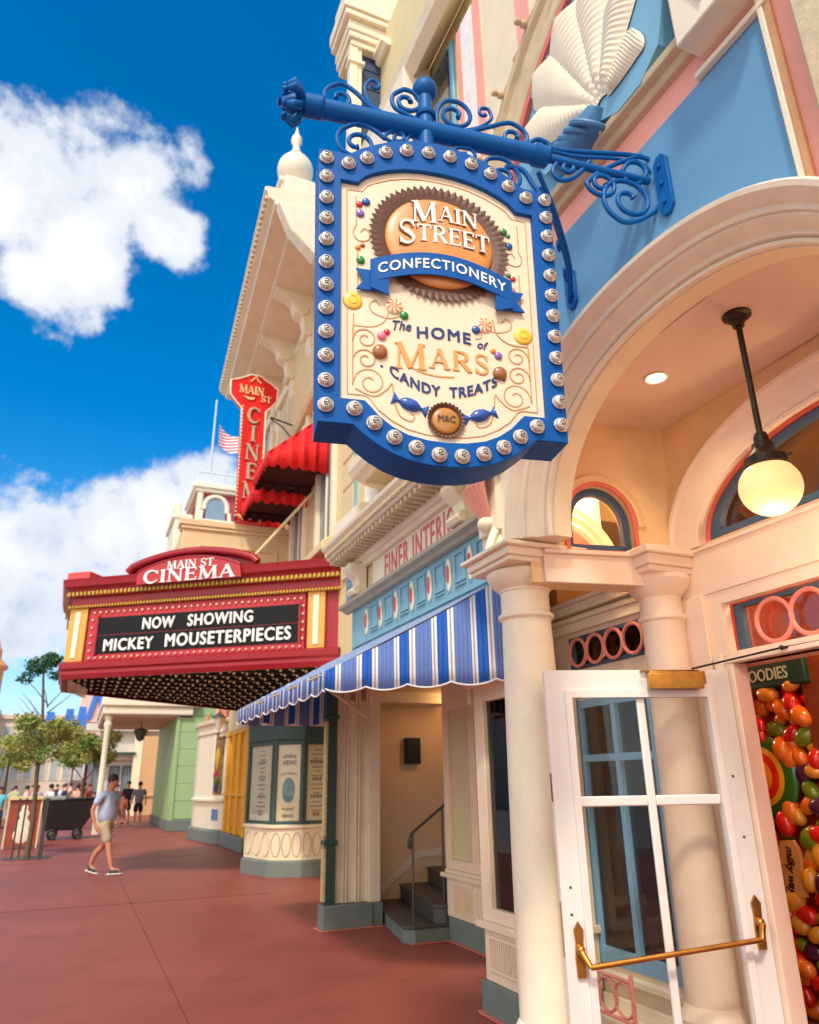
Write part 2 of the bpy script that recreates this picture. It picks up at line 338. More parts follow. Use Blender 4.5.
# ------------------------------------------------------------------ the setting's ground
gm = bpy.data.materials.new('red tinted concrete'); gm.use_nodes = True
def ground_mat(m, ca, cb, rough=.5, joints=True):
    t = m.node_tree; n = t.nodes; l = t.links; b = n['Principled BSDF']; tc_ = n.new('ShaderNodeTexCoord')
    a = n.new('ShaderNodeTexNoise'); a.inputs['Scale'].default_value = .35; a.inputs['Detail'].default_value = 8; l.new(tc_.outputs['Object'], a.inputs['Vector'])
    f = n.new('ShaderNodeTexNoise'); f.inputs['Scale'].default_value = 75; f.inputs['Detail'].default_value = 3; l.new(tc_.outputs['Object'], f.inputs['Vector'])
    mx = n.new('ShaderNodeMix'); mx.data_type = 'RGBA'; r = n.new('ShaderNodeMapRange'); l.new(a.outputs['Fac'], r.inputs[0]); r.inputs[1].default_value = .3; r.inputs[2].default_value = .7
    l.new(r.outputs[0], mx.inputs[0]); mx.inputs[6].default_value = (*lin(ca), 1); mx.inputs[7].default_value = (*lin(cb), 1)
    m2 = n.new('ShaderNodeMix'); m2.data_type = 'RGBA'; m2.blend_type = 'MULTIPLY'; m2.inputs[0].default_value = .55; l.new(mx.outputs[2], m2.inputs[6])
    r2 = n.new('ShaderNodeMapRange'); l.new(f.outputs['Fac'], r2.inputs[0]); r2.inputs[1].default_value = .3; r2.inputs[2].default_value = .7; r2.inputs[3].default_value = .25; r2.inputs[4].default_value = 1.4
    l.new(r2.outputs[0], m2.inputs[7]); 
    st = n.new('ShaderNodeTexNoise'); st.inputs['Scale'].default_value = 1.5; st.inputs['Detail'].default_value = 9; st.inputs['Roughness'].default_value = .7; l.new(tc_.outputs['Object'], st.inputs['Vector'])
    r3 = n.new('ShaderNodeMapRange'); l.new(st.outputs['Fac'], r3.inputs[0]); r3.inputs[1].default_value = .50; r3.inputs[2].default_value = .75; r3.inputs[4].default_value = .55
    m3 = n.new('ShaderNodeMix'); m3.data_type = 'RGBA'; l.new(r3.outputs[0], m3.inputs[0]); l.new(m2.outputs[2], m3.inputs[6]); m3.inputs[7].default_value = (*[v*.5 for v in lin(ca)], 1)
    l.new(m3.outputs[2], b.inputs['Base Color'])
    rr = n.new('ShaderNodeMapRange'); l.new(a.outputs['Fac'], rr.inputs[0]); rr.inputs[3].default_value = rough-.1; rr.inputs[4].default_value = rough+.12; l.new(rr.outputs[0], b.inputs['Roughness'])
    bp = n.new('ShaderNodeBump'); bp.inputs['Strength'].default_value = .25; bp.inputs['Distance'].default_value = .003; l.new(f.outputs['Fac'], bp.inputs['Height']); l.new(bp.outputs[0], b.inputs['Normal'])
ground_mat(gm, (142, 64, 52), (166, 86, 72), .48)
rm = bpy.data.materials.new('pale street asphalt'); rm.use_nodes = True; ground_mat(rm, (168, 152, 152), (186, 170, 168), .55)
m = MB(); m.add([(-900, -60, -.16), (900, -60, -.16), (900, 2500, -.16), (-900, 2500, -.16)], [(0, 1, 2, 3)]); m.build('street', rm, kind='structure')
m = MB(); m.box((-3.4, -12, -.3), (14, 75, 0)); m.build('pavement', gm, kind='structure')
kerbm = mat('kerb concrete', (196, 172, 164), .7, .1, 3, .2)
m = MB(); m.box((-3.58, -12, -.3), (-3.404, 75, .003)); m.build('kerb', kerbm, kind='structure', bevel=.02)
jm = mat('joint filler', (112, 52, 44), .8, .1, 10, 0)
m = MB()
for y in (-2, 5.2, 12.6, 20, 27.4, 36, 46): m.box((-3.39, y, -.01), (3.0, y+.010, .004))
for x in (.95,): m.box((x, -12, -.01), (x+.007, 70, .0045))
m.build('pavement_joints', jm, kind='structure')

# ------------------------------------------------------------------ confectionery building
XF, XW = 2.6, 3.6           # front plane and porch wall plane
B1 = thing('confectionery_building', 'pink, blue and cream confectionery building with a deep arched porch, nearest on the right', 'building', (XF, 2.4, 0))
def selipse(c, a, b, z0, p=2.0, n=28, t0=0, t1=180):
    out = []
    for i in range(n+1):
        t = R(t0+(t1-t0)*i/n); cc_, ss = math.cos(t), math.sin(t)
        out.append((c+a*math.copysign(abs(cc_)**(2/p), cc_), z0+b*abs(ss)**(2/p)))
    return out
# front wall with arch openings (2-D loops in y, z)
ARC = [2.52, -.58]
pts = [(-4.2, 8.6), (-4.2, 3.05)]
for c in ARC[::-1]: pts += [(y, z) for y, z in selipse(c, 1.18, .915, 3.05, 2.15)][::-1]
pts += [(4.62, 3.05), (4.62, 8.6)]
ORI = dict(u=(0, 1, 0), v=(0, 0, 1))      # u x v = +X : thickness goes inwards
def plx(mb, loops, x, depth, **k): return plate(mb, loops, depth, (x, 0, 0), (0, 1, 0), (0, 0, 1), **k)
def out_(mb, loops, x, depth, **k):        # thickness towards the street (-X)
    return plate(mb, [[(-a, b) for a, b in lp] for lp in loops], depth, (x, 0, 0), (0, -1, 0), (0, 0, 1), **k)
m = MB(); plx(m, [pts], XF, .13); m.build('front_wall', CREAM, B1)
def rect(a, b, c, d): return [(a, b), (c, b), (c, d), (a, d)]
# blue panel follows the arch hood
hood_in = selipse(2.42, 1.30, .96, 3.05, 2.0)
def hood_out(e): return selipse(2.42, 1.30+e, .96+e*.82, 3.05, 2.25, 36)
bl = [(4.12, 5.05), (4.12, 3.3)]+[p for p in hood_out(.30)[::-1] if p[1] > 3.3]+[(.72, 5.05)]
b2 = [(1.62, 5.05), (1.62, 3.6)]
blu = [(4.12, 5.05), (4.12, 3.35)]+[(y, z) for y, z in [(y_+.06, z_) for y_, z_ in hood_out(.06)] if y > 1.62 and z > 3.35]
blu += [(1.62, blu[-1][1]-.05), (1.62, 5.05)]
m = MB(); out_(m, [blu], XF, .012); m.build('blue_panel', WBLUE, B1)
m = MB(); out_(m, [rect(-4, 5.05, 4.62, 5.235)], XF, .010); out_(m, [rect(.1, 3.9, 1.56, 5.05)], XF, .014); out_(m, [rect(.1, 5.34, 1.5, 8)], XF, .012); m.build('pink_band', PINK, B1)
# trims
m = MB(); m.box((XF-.045, 1.59, 3.75), (XF, 1.62, 5.12)); m.build('panel_edge_trim', IVORY, B1, bevel=.006); m = MB(); m.box((XF-.035, 1.555, 3.75), (XF, 1.589, 5.12)); m.build('panel_edge_trim', mat('orange cream trim', (226, 168, 118), .5), B1, bevel=.006)
m = MB(); m.box((XF-.05, 1.56, 5.05), (XF-.011, 2.02, 5.085)); m.box((XF-.03, 1.56, 5.085), (XF-.011, 2.02, 5.10)); m.build('panel_top_trim', IVORY, B1, bevel=.006)
m = MB(); m.prism([(XF, -4.2, 5.235), (XF-.05, -4.2, 5.24), (XF-.07, -4.2, 5.275), (XF-.12, -4.2, 5.285), (XF-.13, -4.2, 5.33), (XF, -4.2, 5.34)], (0, 8.86, 0)); m.build('ledge', TAN, B1, smooth=0, bevel=.008)
# arch hood moulding: profile (outward x, radial e) swept round the arch
prof = [(0, -.05), (-.035, -.048), (-.04, -.02), (-.025, -.005), (-.055, .005), (-.062, .03), (-.075, .05), (-.12, .075), (-.14, .11), (-.135, .125), (-.155, .13), (-.165, .17), (-.20, .20), (-.235, .25), (-.24, .29), (-.225, .30), (-.22, .315), (0, .33)]
def hood(c, name):
    m = MB(); P0 = [(c+(y-2.42), z) for y, z in selipse(2.42, 1.21, .95, 3.05, 2.2, 44)]
    loops = []
    for i, (y, z) in enumerate(P0):
        y0, z0 = P0[max(i-1, 0)]; y1, z1 = P0[min(i+1, len(P0)-1)]; t = V3((y1-y0, z1-z0)).normalized(); ny, nz_ = t.y, -t.x
        loops.append([V3((XF+a, y+ny*e*.58, z+nz_*e*.58)) for a, e in prof])
    m.loft(loops, True, True); return m.build(name, IVORY, B1, smooth=28)
hood(2.53, 'arch_hood'); hood(-.58, 'arch_hood')
# white rosette boss where the two hoods meet
m = MB(); m.lathe([(.20, 0), (.22, .05), (.20, .10), (.15, .13), (.13, .17), (.06, .19), (.001, .19)], (XF, .97, 3.72), 24, (-1, 0, 0)); m.build('boss', IVORY, B1)
# upper wall: big round arch moulding with shell
AC, AZ = 2.30, 5.33
def ring(mb, c, z, r0, r1, x, d, a0, a1, n=48):
    lp = [(c+r1*math.cos(R(a0+(a1-a0)*i/n)), z+r1*math.sin(R(a0+(a1-a0)*i/n))) for i in range(n+1)]
    lp += [(c+r0*math.cos(R(a0+(a1-a0)*i/n)), z+r0*math.sin(R(a0+(a1-a0)*i/n))) for i in range(n+1)][::-1]
    return out_(mb, [lp], x, d)
pr2 = [(0, 0), (-.05, .0), (-.06, .03), (-.03, .05), (-.04, .30), (-.075, .33), (-.085, .38), (-.05, .42), (0, .425)]
m = MB(); loops = []
for i in range(61):
    a = R(3*i); loops.append([V3((XF-.012+x, AC+(1.66+e)*math.cos(a), AZ+.01+(1.66+e)*math.sin(a))) for x, e in pr2])
m.loft(loops); m.build('round_arch_moulding', TAN, B1, smooth=28)
m = MB(); ring(m, AC, AZ+.01, 1.60, 1.658, XF-.01, .05, 0, 180); m.build('coral_arch_bead', CORAL, B1)
m = MB(); ring(m, AC, AZ+.01, .02, 1.60, XF-.008, .01, 0, 180); m.build('tympanum', LBLUE, B1)
m = MB(); mb2 = MB()
for i in range(26):
    a = R(7*i+3.0); c = V3((XF-.10, AC+2.055*math.cos(a), AZ+.01+2.055*math.sin(a)))
    b = R(7*(i+1)+3.0); c2 = V3((XF-.085, AC+2.055*math.cos(b), AZ+.01+2.055*math.sin(b)))
    m.tube([c, (c+c2)/2+V3((.01, 0, 0)), c2], .008, 6); 
    if i % 2 == 0: mb2.lathe([(.028, 0), (.03, .03), (.018, .04), (.02, .05), (.026, .06), (.024, .09), (.001, .1)], c, 12, (-1, 0, 0))
m.build('bulb_cable', TAN, B1); mb2.build('bulb_socket_row', TAN, B1)
# scallop shell
SX = 2.47; hub = wx(604, 106, SX); hy, hz = hub.y, hub.z
tips = [(531, 138), (541, 78), (565, 18), (598, -30), (634, -22), (655, 22)]; wid = [.16, .19, .21, .21, .17, .13]
lobes = []
for (tx, ty), w_ in zip(tips, wid):
    q = wx(tx, ty, SX+.06); lobes.append((math.degrees(math.atan2(q.z-hz, q.y-hy)), math.hypot(q.y-hy, q.z-hz)*.94, w_))
bk = []
for a, L_, w_ in lobes[:-1]:
    a = R(a)
    for k in range(9):
        t = R(-80+160*k/8); lx = L_-w_+w_*1.2*math.cos(t); ly = w_*1.12*math.sin(t)
        bk.append((hy+lx*math.cos(a)-ly*math.sin(a), hz+lx*math.sin(a)+ly*math.cos(a)))
bk = sorted(bk, key=lambda p: math.atan2(p[1]-hz, p[0]-hy)); bk = [p for p in bk]
for tx, ty in ((660, -40), (662, 0), (658, 44), (640, 84), (617, 112), (600, 121), (570, 150), (545, 175)): q = wx(tx, ty, SX); bk.append((q.y, q.z))
plx(m_ := MB(), [bk], SX, XF-SX-.01); m_.build('shell_backing', LBLUE, B1, smooth=30)
m = MB()
for a, L_, w_ in lobes:
    a = R(a); nr, ns = 110, 18; loops = []
    for i in range(nr+1):
        r = .06+(L_-.10)*i/nr; tt = i/nr; wd = (.012+w_*1.12*tt**.75)*(1 if tt < .78 else math.sqrt(max(0, 1-((tt-.78)/.22)**2))+.02)
        row = []
        for j in range(ns+1):
            s_ = -1+2*j/ns; dep = .05*(1-s_*s_)*min(1, i/20)+.006+.0034*(1-s_**4)*math.sin(i*1.05+abs(s_)*4.5)
            ly = wd*s_; row.append(V3((SX-.004-dep, hy+r*math.cos(a)-ly*math.sin(a), hz+r*math.sin(a)+ly*math.cos(a))))
        loops.append(row)
    m.loft(loops, closed=False, caps=False)
m.build('scallop_shell', IVORY, B1, smooth=60)
m = MB(); q = [wx(x_, y_, SX-.02) for x_, y_ in ((596, 108), (590, 128), (578, 146), (566, 158))]; m.tube(q, [.055, .10, .13, .12], 18)
for k in range(5):
    c = q[1].lerp(q[3], k/4.0); m.tube([c+V3((-.115*math.sin(R(t)), .115*math.cos(R(t))*.8, .115*math.cos(R(t))*.7)) for t in range(-30, 211, 20)], .022, 8)
m.build('shell_turban', mat('deep blue moulding paint', (66, 122, 166), .45, .12, 6, .2), B1)
# white box with coral diamond, right of the shell
m = MB(); bq = wx(676, 48, XF-.2); BY = bq.y; BZ = bq.z; m.box((XF-.20, BY-.42, BZ), (XF, BY, 8)); m.build('pilaster_box', IVORY, B1, bevel=.012)
m = MB()
for z in (BZ+.10, BZ+.85, BZ+1.6):
    yc = BY-.2; out_(m, [[(yc, z), (yc+.14, z+.35), (yc, z+.7), (yc-.14, z+.35)], [(yc, z+.10), (yc+.07, z+.35), (yc, z+.6), (yc-.07, z+.35)][::-1]], XF-.20, .02)
m.build('coral_diamond', CORAL, B1)
m = MB(); m.box((XF-.16, 1.12, 3.95), (XF-.012, 1.40, 8)); m.build('stone_pilaster', mat('rough stone pilaster', (206, 190, 156), .85, .12, 12, 1.0, 35, dirt=.3), B1, bevel=.01)
# left end of the upper wall: pink and white stripes
m = MB(); out_(m, [rect(4.60, 3.4, 4.62, 8.6)], XF, .014); out_(m, [rect(4.16, 5.345, 4.30, 8.6)], XF, .012); out_(m, [rect(4.52, 5.345, 4.58, 8.6)], XF, .012)
out_(m, [rect(3.42, 6.95, 3.60, 8.6)], XF, .011); m.build('pink_stripe', PINK, B1)
m = MB(); out_(m, [rect(4.30, 5.345, 4.52, 8.6)], XF, .018); m.build('white_stripe', mat('white stripe paint', (240, 232, 224), .5), B1, bevel=.004)
m = MB(); m.box((XF, 4.36, 3.05), (XF+.9, 4.62, 8.6)); m.build('return_wall', CREAM, B1)
# pier capital block + cornice round the corner
m = MB(); m.box((XF-.02, 3.80, 3.055), (XF+.05, 4.60, 4.1)); m.build('spandrel_pier', IVORY, B1, bevel=.006)
# porch ceiling
CZ = 3.955
m = MB(); m.box((XF+.132, -4.2, CZ), (XW+.3, 4.36, CZ+.1)); m.build('porch_ceiling', CEIL, B1)
# porch wall with door opening, transom, fanlight
DY0, DY1, DZ = 2.02, 3.35, 2.24
fan = selipse(2.42, 1.06, .57, 3.035, 2.0, 36)
loops = [[(-4.2, 0), (DY0-.06, 0), (DY0-.06, DZ), (DY1+.08, DZ), (DY1+.08, 0), (3.80, 0), (3.80, CZ), (-4.2, CZ)], rect(1.45, 2.315, 3.41, 2.62)[::-1], fan[::-1]]
m = MB(); plx(m, [loops[0], loops[1], loops[2]], XW, .07); m.build('porch_wall', PEACH, B1)
m = MB(); m.box((XW-.012, -4, 2.70), (XW, 3.78, 2.99)); m.box((XW-.03, -4, 2.985), (XW, 3.78, 3.012)); m.box((XW-.022, -4, 2.255), (XW, 3.5, 2.30)); m.build('transom_beam', PEACH, B1, bevel=.004)
m = MB(); out_(m, [rect(1.30, 3.03, 3.74, 3.953), fan[::-1]], XW, .006); m.build('spandrel', PORCH, B1)
m = MB(); loops = []
pf = [(0, 0), (-.03, 0), (-.035, .02), (-.02, .035), (-.045, .20), (-.07, .215), (-.07, .24), (-.04, .255), (0, .26)]
F0 = selipse(2.42, 1.06, .57, 3.015, 2.0, 40)
for i, (y, z) in enumerate(F0):
    y0, z0 = F0[max(i-1, 0)]; y1, z1 = F0[min(i+1, 40)]; t = V3((y1-y0, z1-z0)).normalized()
    loops.append([V3((XW-.008+a, y+t.y*e, z-t.x*e)) for a, e in pf])
m.loft(loops); m.build('fanlight_arch', PEACH, B1, smooth=28)
def arch_loop(c, z0, a, b, n=30): return selipse(c, a, b, z0, 2, n)
m = MB(); out_(m, [arch_loop(2.42, 3.036, 1.058, .568), arch_loop(2.42, 3.05, 1.02, .53)[::-1]], XW+.08, .05); m.build('fanlight_coral_line', CORAL, B1)
m = MB(); out_(m, [arch_loop(2.42, 3.04, 1.02, .53), [(1.5, 3.10), (1.5, 3.101)]+[p for p in arch_loop(2.42, 3.10, .93, .43)][::-1]], XW+.09, .05)
for y in (1.9, 2.42, 2.9): m.box((XW+.05, y-.025, 3.07), (XW+.09, y+.025, 3.5))
fl = m.build('fanlight_frame', DBLUE, B1, bevel=.004)
m = MB(); out_(m, [arch_loop(2.42, 3.08, .96, .47)], XW+.11, .004); m.build('pane', GLASS, fl)
m = MB(); m.box((XW+.09, 1.45, 2.315), (XW+.13, 1.52, 2.62)); m.box((XW+.09, 3.34, 2.316), (XW+.13, 3.41, 2.619)); m.box((XW+.09, 1.52, 2.59), (XW+.13, 3.34, 2.62)); tf = m.build('transom_frame', DBLUE, B1, bevel=.004)
m = MB(); m.box((XW+.11, 1.5, 2.316), (XW+.114, 3.35, 2.6)); m.build('pane', GLASS, tf)
def rings(ys, z, r, x, parent, name='circle_tracery'):
    m = MB()
    for y in ys: m.tube([(x, y+r*math.cos(R(t)), z+r*math.sin(R(t))) for t in range(0, 360, 12)], .014, 8, ring=True)
    return m.build(name, ROSE, parent)
rings([3.10-.245*k for k in range(7)], 2.462, .125, XW+.07, B1)
# end wall: from the column to the porch wall, with the small arched window
ED = V3((math.sin(R(101)), math.cos(R(101)), 0)); EO = V3((XW, 3.695, 0)); EN = V3((ED.y, -ED.x, 0))   # EN points to the camera
def ep(a, z, d=0): return EO+ED*a+EN*d+V3((0, 0, z))
wf = [(-.525-.235*math.cos(R(180*i/20)), 3.20+.23*math.sin(R(180*i/20))) for i in range(21)]
hole = [(-.76-.02, 3.03)]+[(-.527+.25*-math.cos(R(180*i/20)), 3.23+.27*math.sin(R(180*i/20))) for i in range(21)]+[(-.277, 3.03)]
hole = [(-.80, 3.02)]+[(-.565-.235*math.cos(R(9*i)), 3.215+.27*math.sin(R(9*i))) for i in range(21)]+[(-.33, 3.02)]
m = MB(); plate(m, [[(-1.08, 2.79), (.0, 2.79), (.0, CZ), (-1.08, CZ)], hole[::-1]], .18, ep(0, 0, -.18), ED, (0, 0, 1)); m.build('porch_end_wall', PORCH, B1)
m = MB(); m.obox(ep(-1.0, 2.785, .002), ED*1.0, EN*.03, V3((0, 0, .19))); m.obox(ep(-1.0, 2.975, .002), ED*1.0, EN*.055, V3((0, 0, .03))); m.build('end_beam', PEACH, B1, bevel=.006)
def arch_in(e, zb): return [(-.565-.235-e*-1 if False else -.565-(.235-e), zb)]+[(-.565-(.235-e)*math.cos(R(9*i)), 3.215+(.27-e)*math.sin(R(9*i))) for i in range(21)]+[(-.565+(.235-e), zb)]
m = MB(); plate(m, [arch_in(-.03, 2.995), arch_in(.0, 3.02)[::-1]], .02, ep(0, 0, .0), ED, (0, 0, 1)); m.build('coral_window_line', CORAL, B1)
m = MB(); plate(m, [arch_in(.001, 3.021), arch_in(.05, 3.075)[::-1]], .05, ep(0, 0, -.09), ED, (0, 0, 1)); m.build('arched_window_frame', DBLUE, B1, bevel=.003)
m = MB(); lp = []
for i in range(25):
    t = R(180*i/24); lp.append([ep(-.565-(.27+e)*math.cos(t), 3.20+(.31+e)*math.sin(t), d) for e, d in ((0, 0), (.005, .02), (.03, .012), (.045, .03), (.06, .02), (.065, 0))])
m.loft(lp); m.build('arched_window_moulding', PORCH, B1, smooth=25)
m = MB(); lp = []
for i in range(25):
    t = R(180*i/24); lp.append([V3((3.05-(.40+e)*math.cos(t), 4.355-d, 3.02+(.36+e)*math.sin(t))) for e, d in ((0, 0), (.0, .03), (.03, .05), (.07, .03), (.10, .06), (.14, .02), (.17, .05), (.2, 0))])
m.loft(lp); m.build('return_arch_moulding', IVORY, B1, smooth=25)
m = MB(); lp = []
for i in range(25):
    t = R(180*i/24); lp.append([V3((3.05-(.30+e)*math.cos(t), 4.356-d, 3.02+(.26+e)*math.sin(t))) for e, d in ((0, 0), (.0, .04), (.09, .04), (.09, 0))])
m.loft(lp); m.build('return_arch_coral', CORAL, B1, smooth=25)
# columns and engaged half column
def column(x, y, r, ztop, name='column'):
    m = MB(); c = (x, y, 0)
    m.box((x-r*1.5, y-r*1.5, 0), (x+r*1.5, y+r*1.5, .12))
    k = r/.17
    P = [(.24*k, .12), (.255*k, .16), (.25*k, .21), (.215*k, .235), (.21*k, .26), (.215*k, .28), (.2*k, .30), (.185*k, .33)]
    for i in range(13):
        t = i/12; P.append((r*(1.04-.17*t**1.7), .34+(ztop-.46-.34)*t))
    q = r*.87
    P += [(q+.006, ztop-.45), (q+.022, ztop-.44), (q+.024, ztop-.42), (q+.006, ztop-.405), (q, ztop-.40), (q, ztop-.27), (q+.008, ztop-.265), (q+.012, ztop-.25), (q+.035, ztop-.235), (q+.065, ztop-.20), (q+.085, ztop-.165), (q+.088, ztop-.14), (q+.06, ztop-.12), (q+.05, ztop-.115)]
    m.lathe(P, c, 40); o = m.build(name, IVORY, B1, smooth=30)
    m = MB(); e = q+.10
    m.box((x-e, y-e, ztop-.118), (x+e, y+e, ztop-.085)); m.box((x-e-.02, y-e-.02, ztop-.085), (x+e+.02, y+e+.02, ztop-.03)); m.box((x-e-.055, y-e-.055, ztop-.03), (x+e+.055, y+e+.055, ztop))
    m.build('abacus', IVORY, o, bevel=.008); return o
column(2.63, 4.15, .185, 3.04)
column(2.66, .90, .165, 3.05)
hc = V3((3.53, 3.86, 0))
m = MB(); r = .15
P = [(.22, 0), (.22, .15), (.235, .2), (.23, .26), (.2, .285), (.195, .31), (.2, .33), (.175, .37)]+[(r*(1.03-.12*(i/8)**1.7), .4+2.1*i/8) for i in range(9)]+[(r*.95, 2.56), (r*1.05, 2.575), (r*1.05, 2.595), (r*.93, 2.61), (r*.91, 2.72), (r*1.0, 2.735), (r*1.3, 2.78), (r*1.45, 2.83), (r*1.4, 2.86)]
m.lathe(P, (3.47, 3.80, 0), 32); m.build('half_column', PEACH, B1, smooth=30)
m = MB(); m.box((3.24, 3.60, 2.86), (XW-.002, 4.03, 2.90)); m.box((3.22, 3.58, 2.90), (XW-.0015, 4.05, 2.97)); m.box((3.19, 3.55, 2.97), (XW-.001, 4.08, 3.02)); m.build('half_column_abacus', PEACH, B1, bevel=.008)
m = MB(); m.box((3.56, 3.52, 0), (XW+.05, 3.72, 2.70)); m.build('corner_pilaster', PEACH, B1, bevel=.006)
# door frame
m = MB(); m.box((XW-.05, DY1, 0), (XW+.07, DY1+.08, DZ+.005)); m.box((XW-.065, DY1+.06, 0), (XW-.052, DY1+.13, DZ+.06)); m.box((XW-.05, DY0-.06, 0), (XW+.12, DY0, DZ+.005)); m.box((XW-.06, DY0-.08, DZ), (XW+.2, DY1+.13, DZ+.03))
m.build('door_frame', PEACH, B1, bevel=.006)
# interior shell
m = MB(); 
m.add([(XW+.23, -3, .0), (7, -3, 0), (7, 3.7, 0), (XW+.23, 3.7, 0)], [(0, 1, 2, 3)]); m.box((7, -3, 0), (7.1, 5.6, 5)); m.box((XW+.23, 5.5, 0), (7, 5.6, 5)); m.box((XW+.23, -3.1, 0), (7, -3, 5)); m.box((XW+.23, -3, 4.2), (7, 5.6, 4.3))
m.build('interior_room', mat('warm shop interior', (206, 150, 92), .8, .1, 1, 0), B1)
m = MB(); m.box((XF+.3, -4.2, 4.4), (9, 4.6, 8.6)); m.build('upper_block', CREAM, B1)

# ------------------------------------------------------------------ open door
HG = V3((XW-.06, 3.385, 0)); DT = V3((2.47, 3.745, 0)); DU = (DT-HG); DW = DU.length; DU.normalize()
DN = V3((DU.y, -DU.x, 0));  DN = DN if DN.dot(EYE-HG) > 0 else -DN
D = thing('door', None, None, HG) if False else None
door = bpy.data.objects.new('door', None)
def dp(a, z, d=0): return HG+DU*a+V3((0, 0, z))+DN*d
D0, DH = .02, 2.205
rows = [(1.665, 2.06), (1.00, 1.62), (.30, .955)]; cols = [(.15, .51), (.555, .93)]
sx = DW/1.075
cols = [(a*sx, b*sx) for a, b in cols]
rows = [(1.505, 2.045), (.20, 1.45)]
def dplate(mb, loops, d0, th): 
    # u x v must give DN
    u, v = DU, V3((0, 0, 1)); o = dp(0, 0, d0)
    if u.cross(v).dot(DN) < 0: o = dp(0, 0, d0+th)
    return plate(mb, loops, th, o, u, v)
big = rect(cols[0][0], rows[1][0], cols[1][1], rows[0][1])
m = MB(); dplate(m, [rect(0, D0, DW, DH), big[::-1]], -.045, .045); DR = m.build('door', WHITE, B1, smooth=30, bevel=.003)
DR['label'] = 'white glazed door standing open on its brass push bar'
m = MB()
m.box_ = None
for (a, b) in [(cols[0][1], cols[1][0])]: m.obox(dp(a, rows[1][0], -.034), DU*(b-a), V3((0, 0, rows[0][1]-rows[1][0])), DN*.026)
for (z0, z1) in [(rows[1][1], rows[0][0])]:
    for a, b in cols: m.obox(dp(a, z0, -.033), DU*(b-a), V3((0, 0, z1-z0)), DN*.024)
m.build('glazing_bars', WHITE, DR, bevel=.008)
m = MB()
for z0, z1 in [(rows[1][0], rows[0][1])]:
    for e, d in ((.0, .012), (.018, .006)):
        dplate(m, [rect(cols[0][0]-.04+e, z0-.04+e, cols[1][1]+.04-e, z1+.04-e), rect(cols[0][0]-.005*(1 if e else 0), z0, cols[1][1], z1)[::-1]], .0005, d+.004)
m.build('glazing_bead', WHITE, DR, bevel=.003)
m = MB(); m.obox(dp(cols[0][0]-.01, rows[1][0]-.01, -.024), DU*(cols[1][1]-cols[0][0]+.02), V3((0, 0, rows[0][1]-rows[1][0]+.02)), DN*.005); m.build('pane', GLASS, DR)
# push bar
m = MB()
for a in (.06, DW-.075):
    zb = .83 if a < .5 else .73
    k = [(-.022, -.12), (.022, -.12), (.026, -.03), (.02, .04), (.026, .10), (0, .14), (-.026, .10), (-.02, .04), (-.026, -.03)]
    dplate(m, [[(a+x, zb+z+.02) for x, z in k]], .001, .018)
    m.tube([dp(a, zb+.03, .015), dp(a, zb+.02, .05), dp(a+(.03 if a < .5 else -.03), zb-.04, .085)], [.02, .017, .014], 12)
    m.sph(dp(a, zb+.03, .03), .024)
m.tube([dp(.09, .79, .085), dp(DW-.105, .69, .085)], .014, 14); m.build('push_bar', BRASS, DR, smooth=40)
m = MB(); m.obox(dp(.17, 2.115, .002), DU*.34, DN*.055, V3((0, 0, .075))); m.obox(dp(.20, 2.085, .057), DU*.33, DN*.03, V3((0, 0, .09)))
m.obox(dp(.19, 2.195, .002), DU*.36, DN*.03, V3((0, 0, .006))); m.build('closer', BRASS, DR, bevel=.006)
m = MB(); a_ = dp(.24, 2.205, .04); b_ = V3((XW-.09, 2.95, 2.265)); m.tube([a_, a_.lerp(b_, .5), b_], .006, 8); m.tube([b_, b_+V3((.05, -.02, .005)), V3((XW-.03, 2.75, 2.27))], .008, 8); m.sph(b_, .014); m.build('closer_arm', BRONZE, DR)
m = MB(); m.obox(dp(DW+.0005, .93+.55, -.036), DU*.002, DN*.026, V3((0, 0, .15))); m.build('latch_plate', IRON, DR)
m = MB(); m.obox(dp(DW+.0005, .72, -.036), DU*.002, DN*.022, V3((0, 0, .26))); m.build('lock_plate', BRASS, DR)
for a, z in ((.07+.0, 1.60), (.06, 1.28), (DW-.05, .92), (DW-.055, 1.05), ): m = MB(); m.lathe([(.008, 0), (.006, .004), (.001, .005)], dp(a, z, 0), 12, DN); m.build('screw_cap', IRON, DR)

# pale coral line painted along the foot of the plinths
PL_ = mat('coral edge line', (226, 122, 100), .7, .12, 8, .1)
m = MB()
m.box((XS_ := 2.915, 4.9, .0035), (2.948, 5.66, .010)); m.box((2.915, 5.625, .0036), (3.86, 5.65, .0101)); m.box((3.835, 5.66, .0037), (3.868, 8.03, .0102)); m.box((2.765, 9.14, .0038), (3.56, 9.172, .0103)); m.box((2.765, 9.172, .0037), (2.795, 9.42, .0102)); m.box((3.40, 8.012, .0036), (3.86, 8.042, .0101))
m.build('painted_edge_line', PL_, kind='structure')
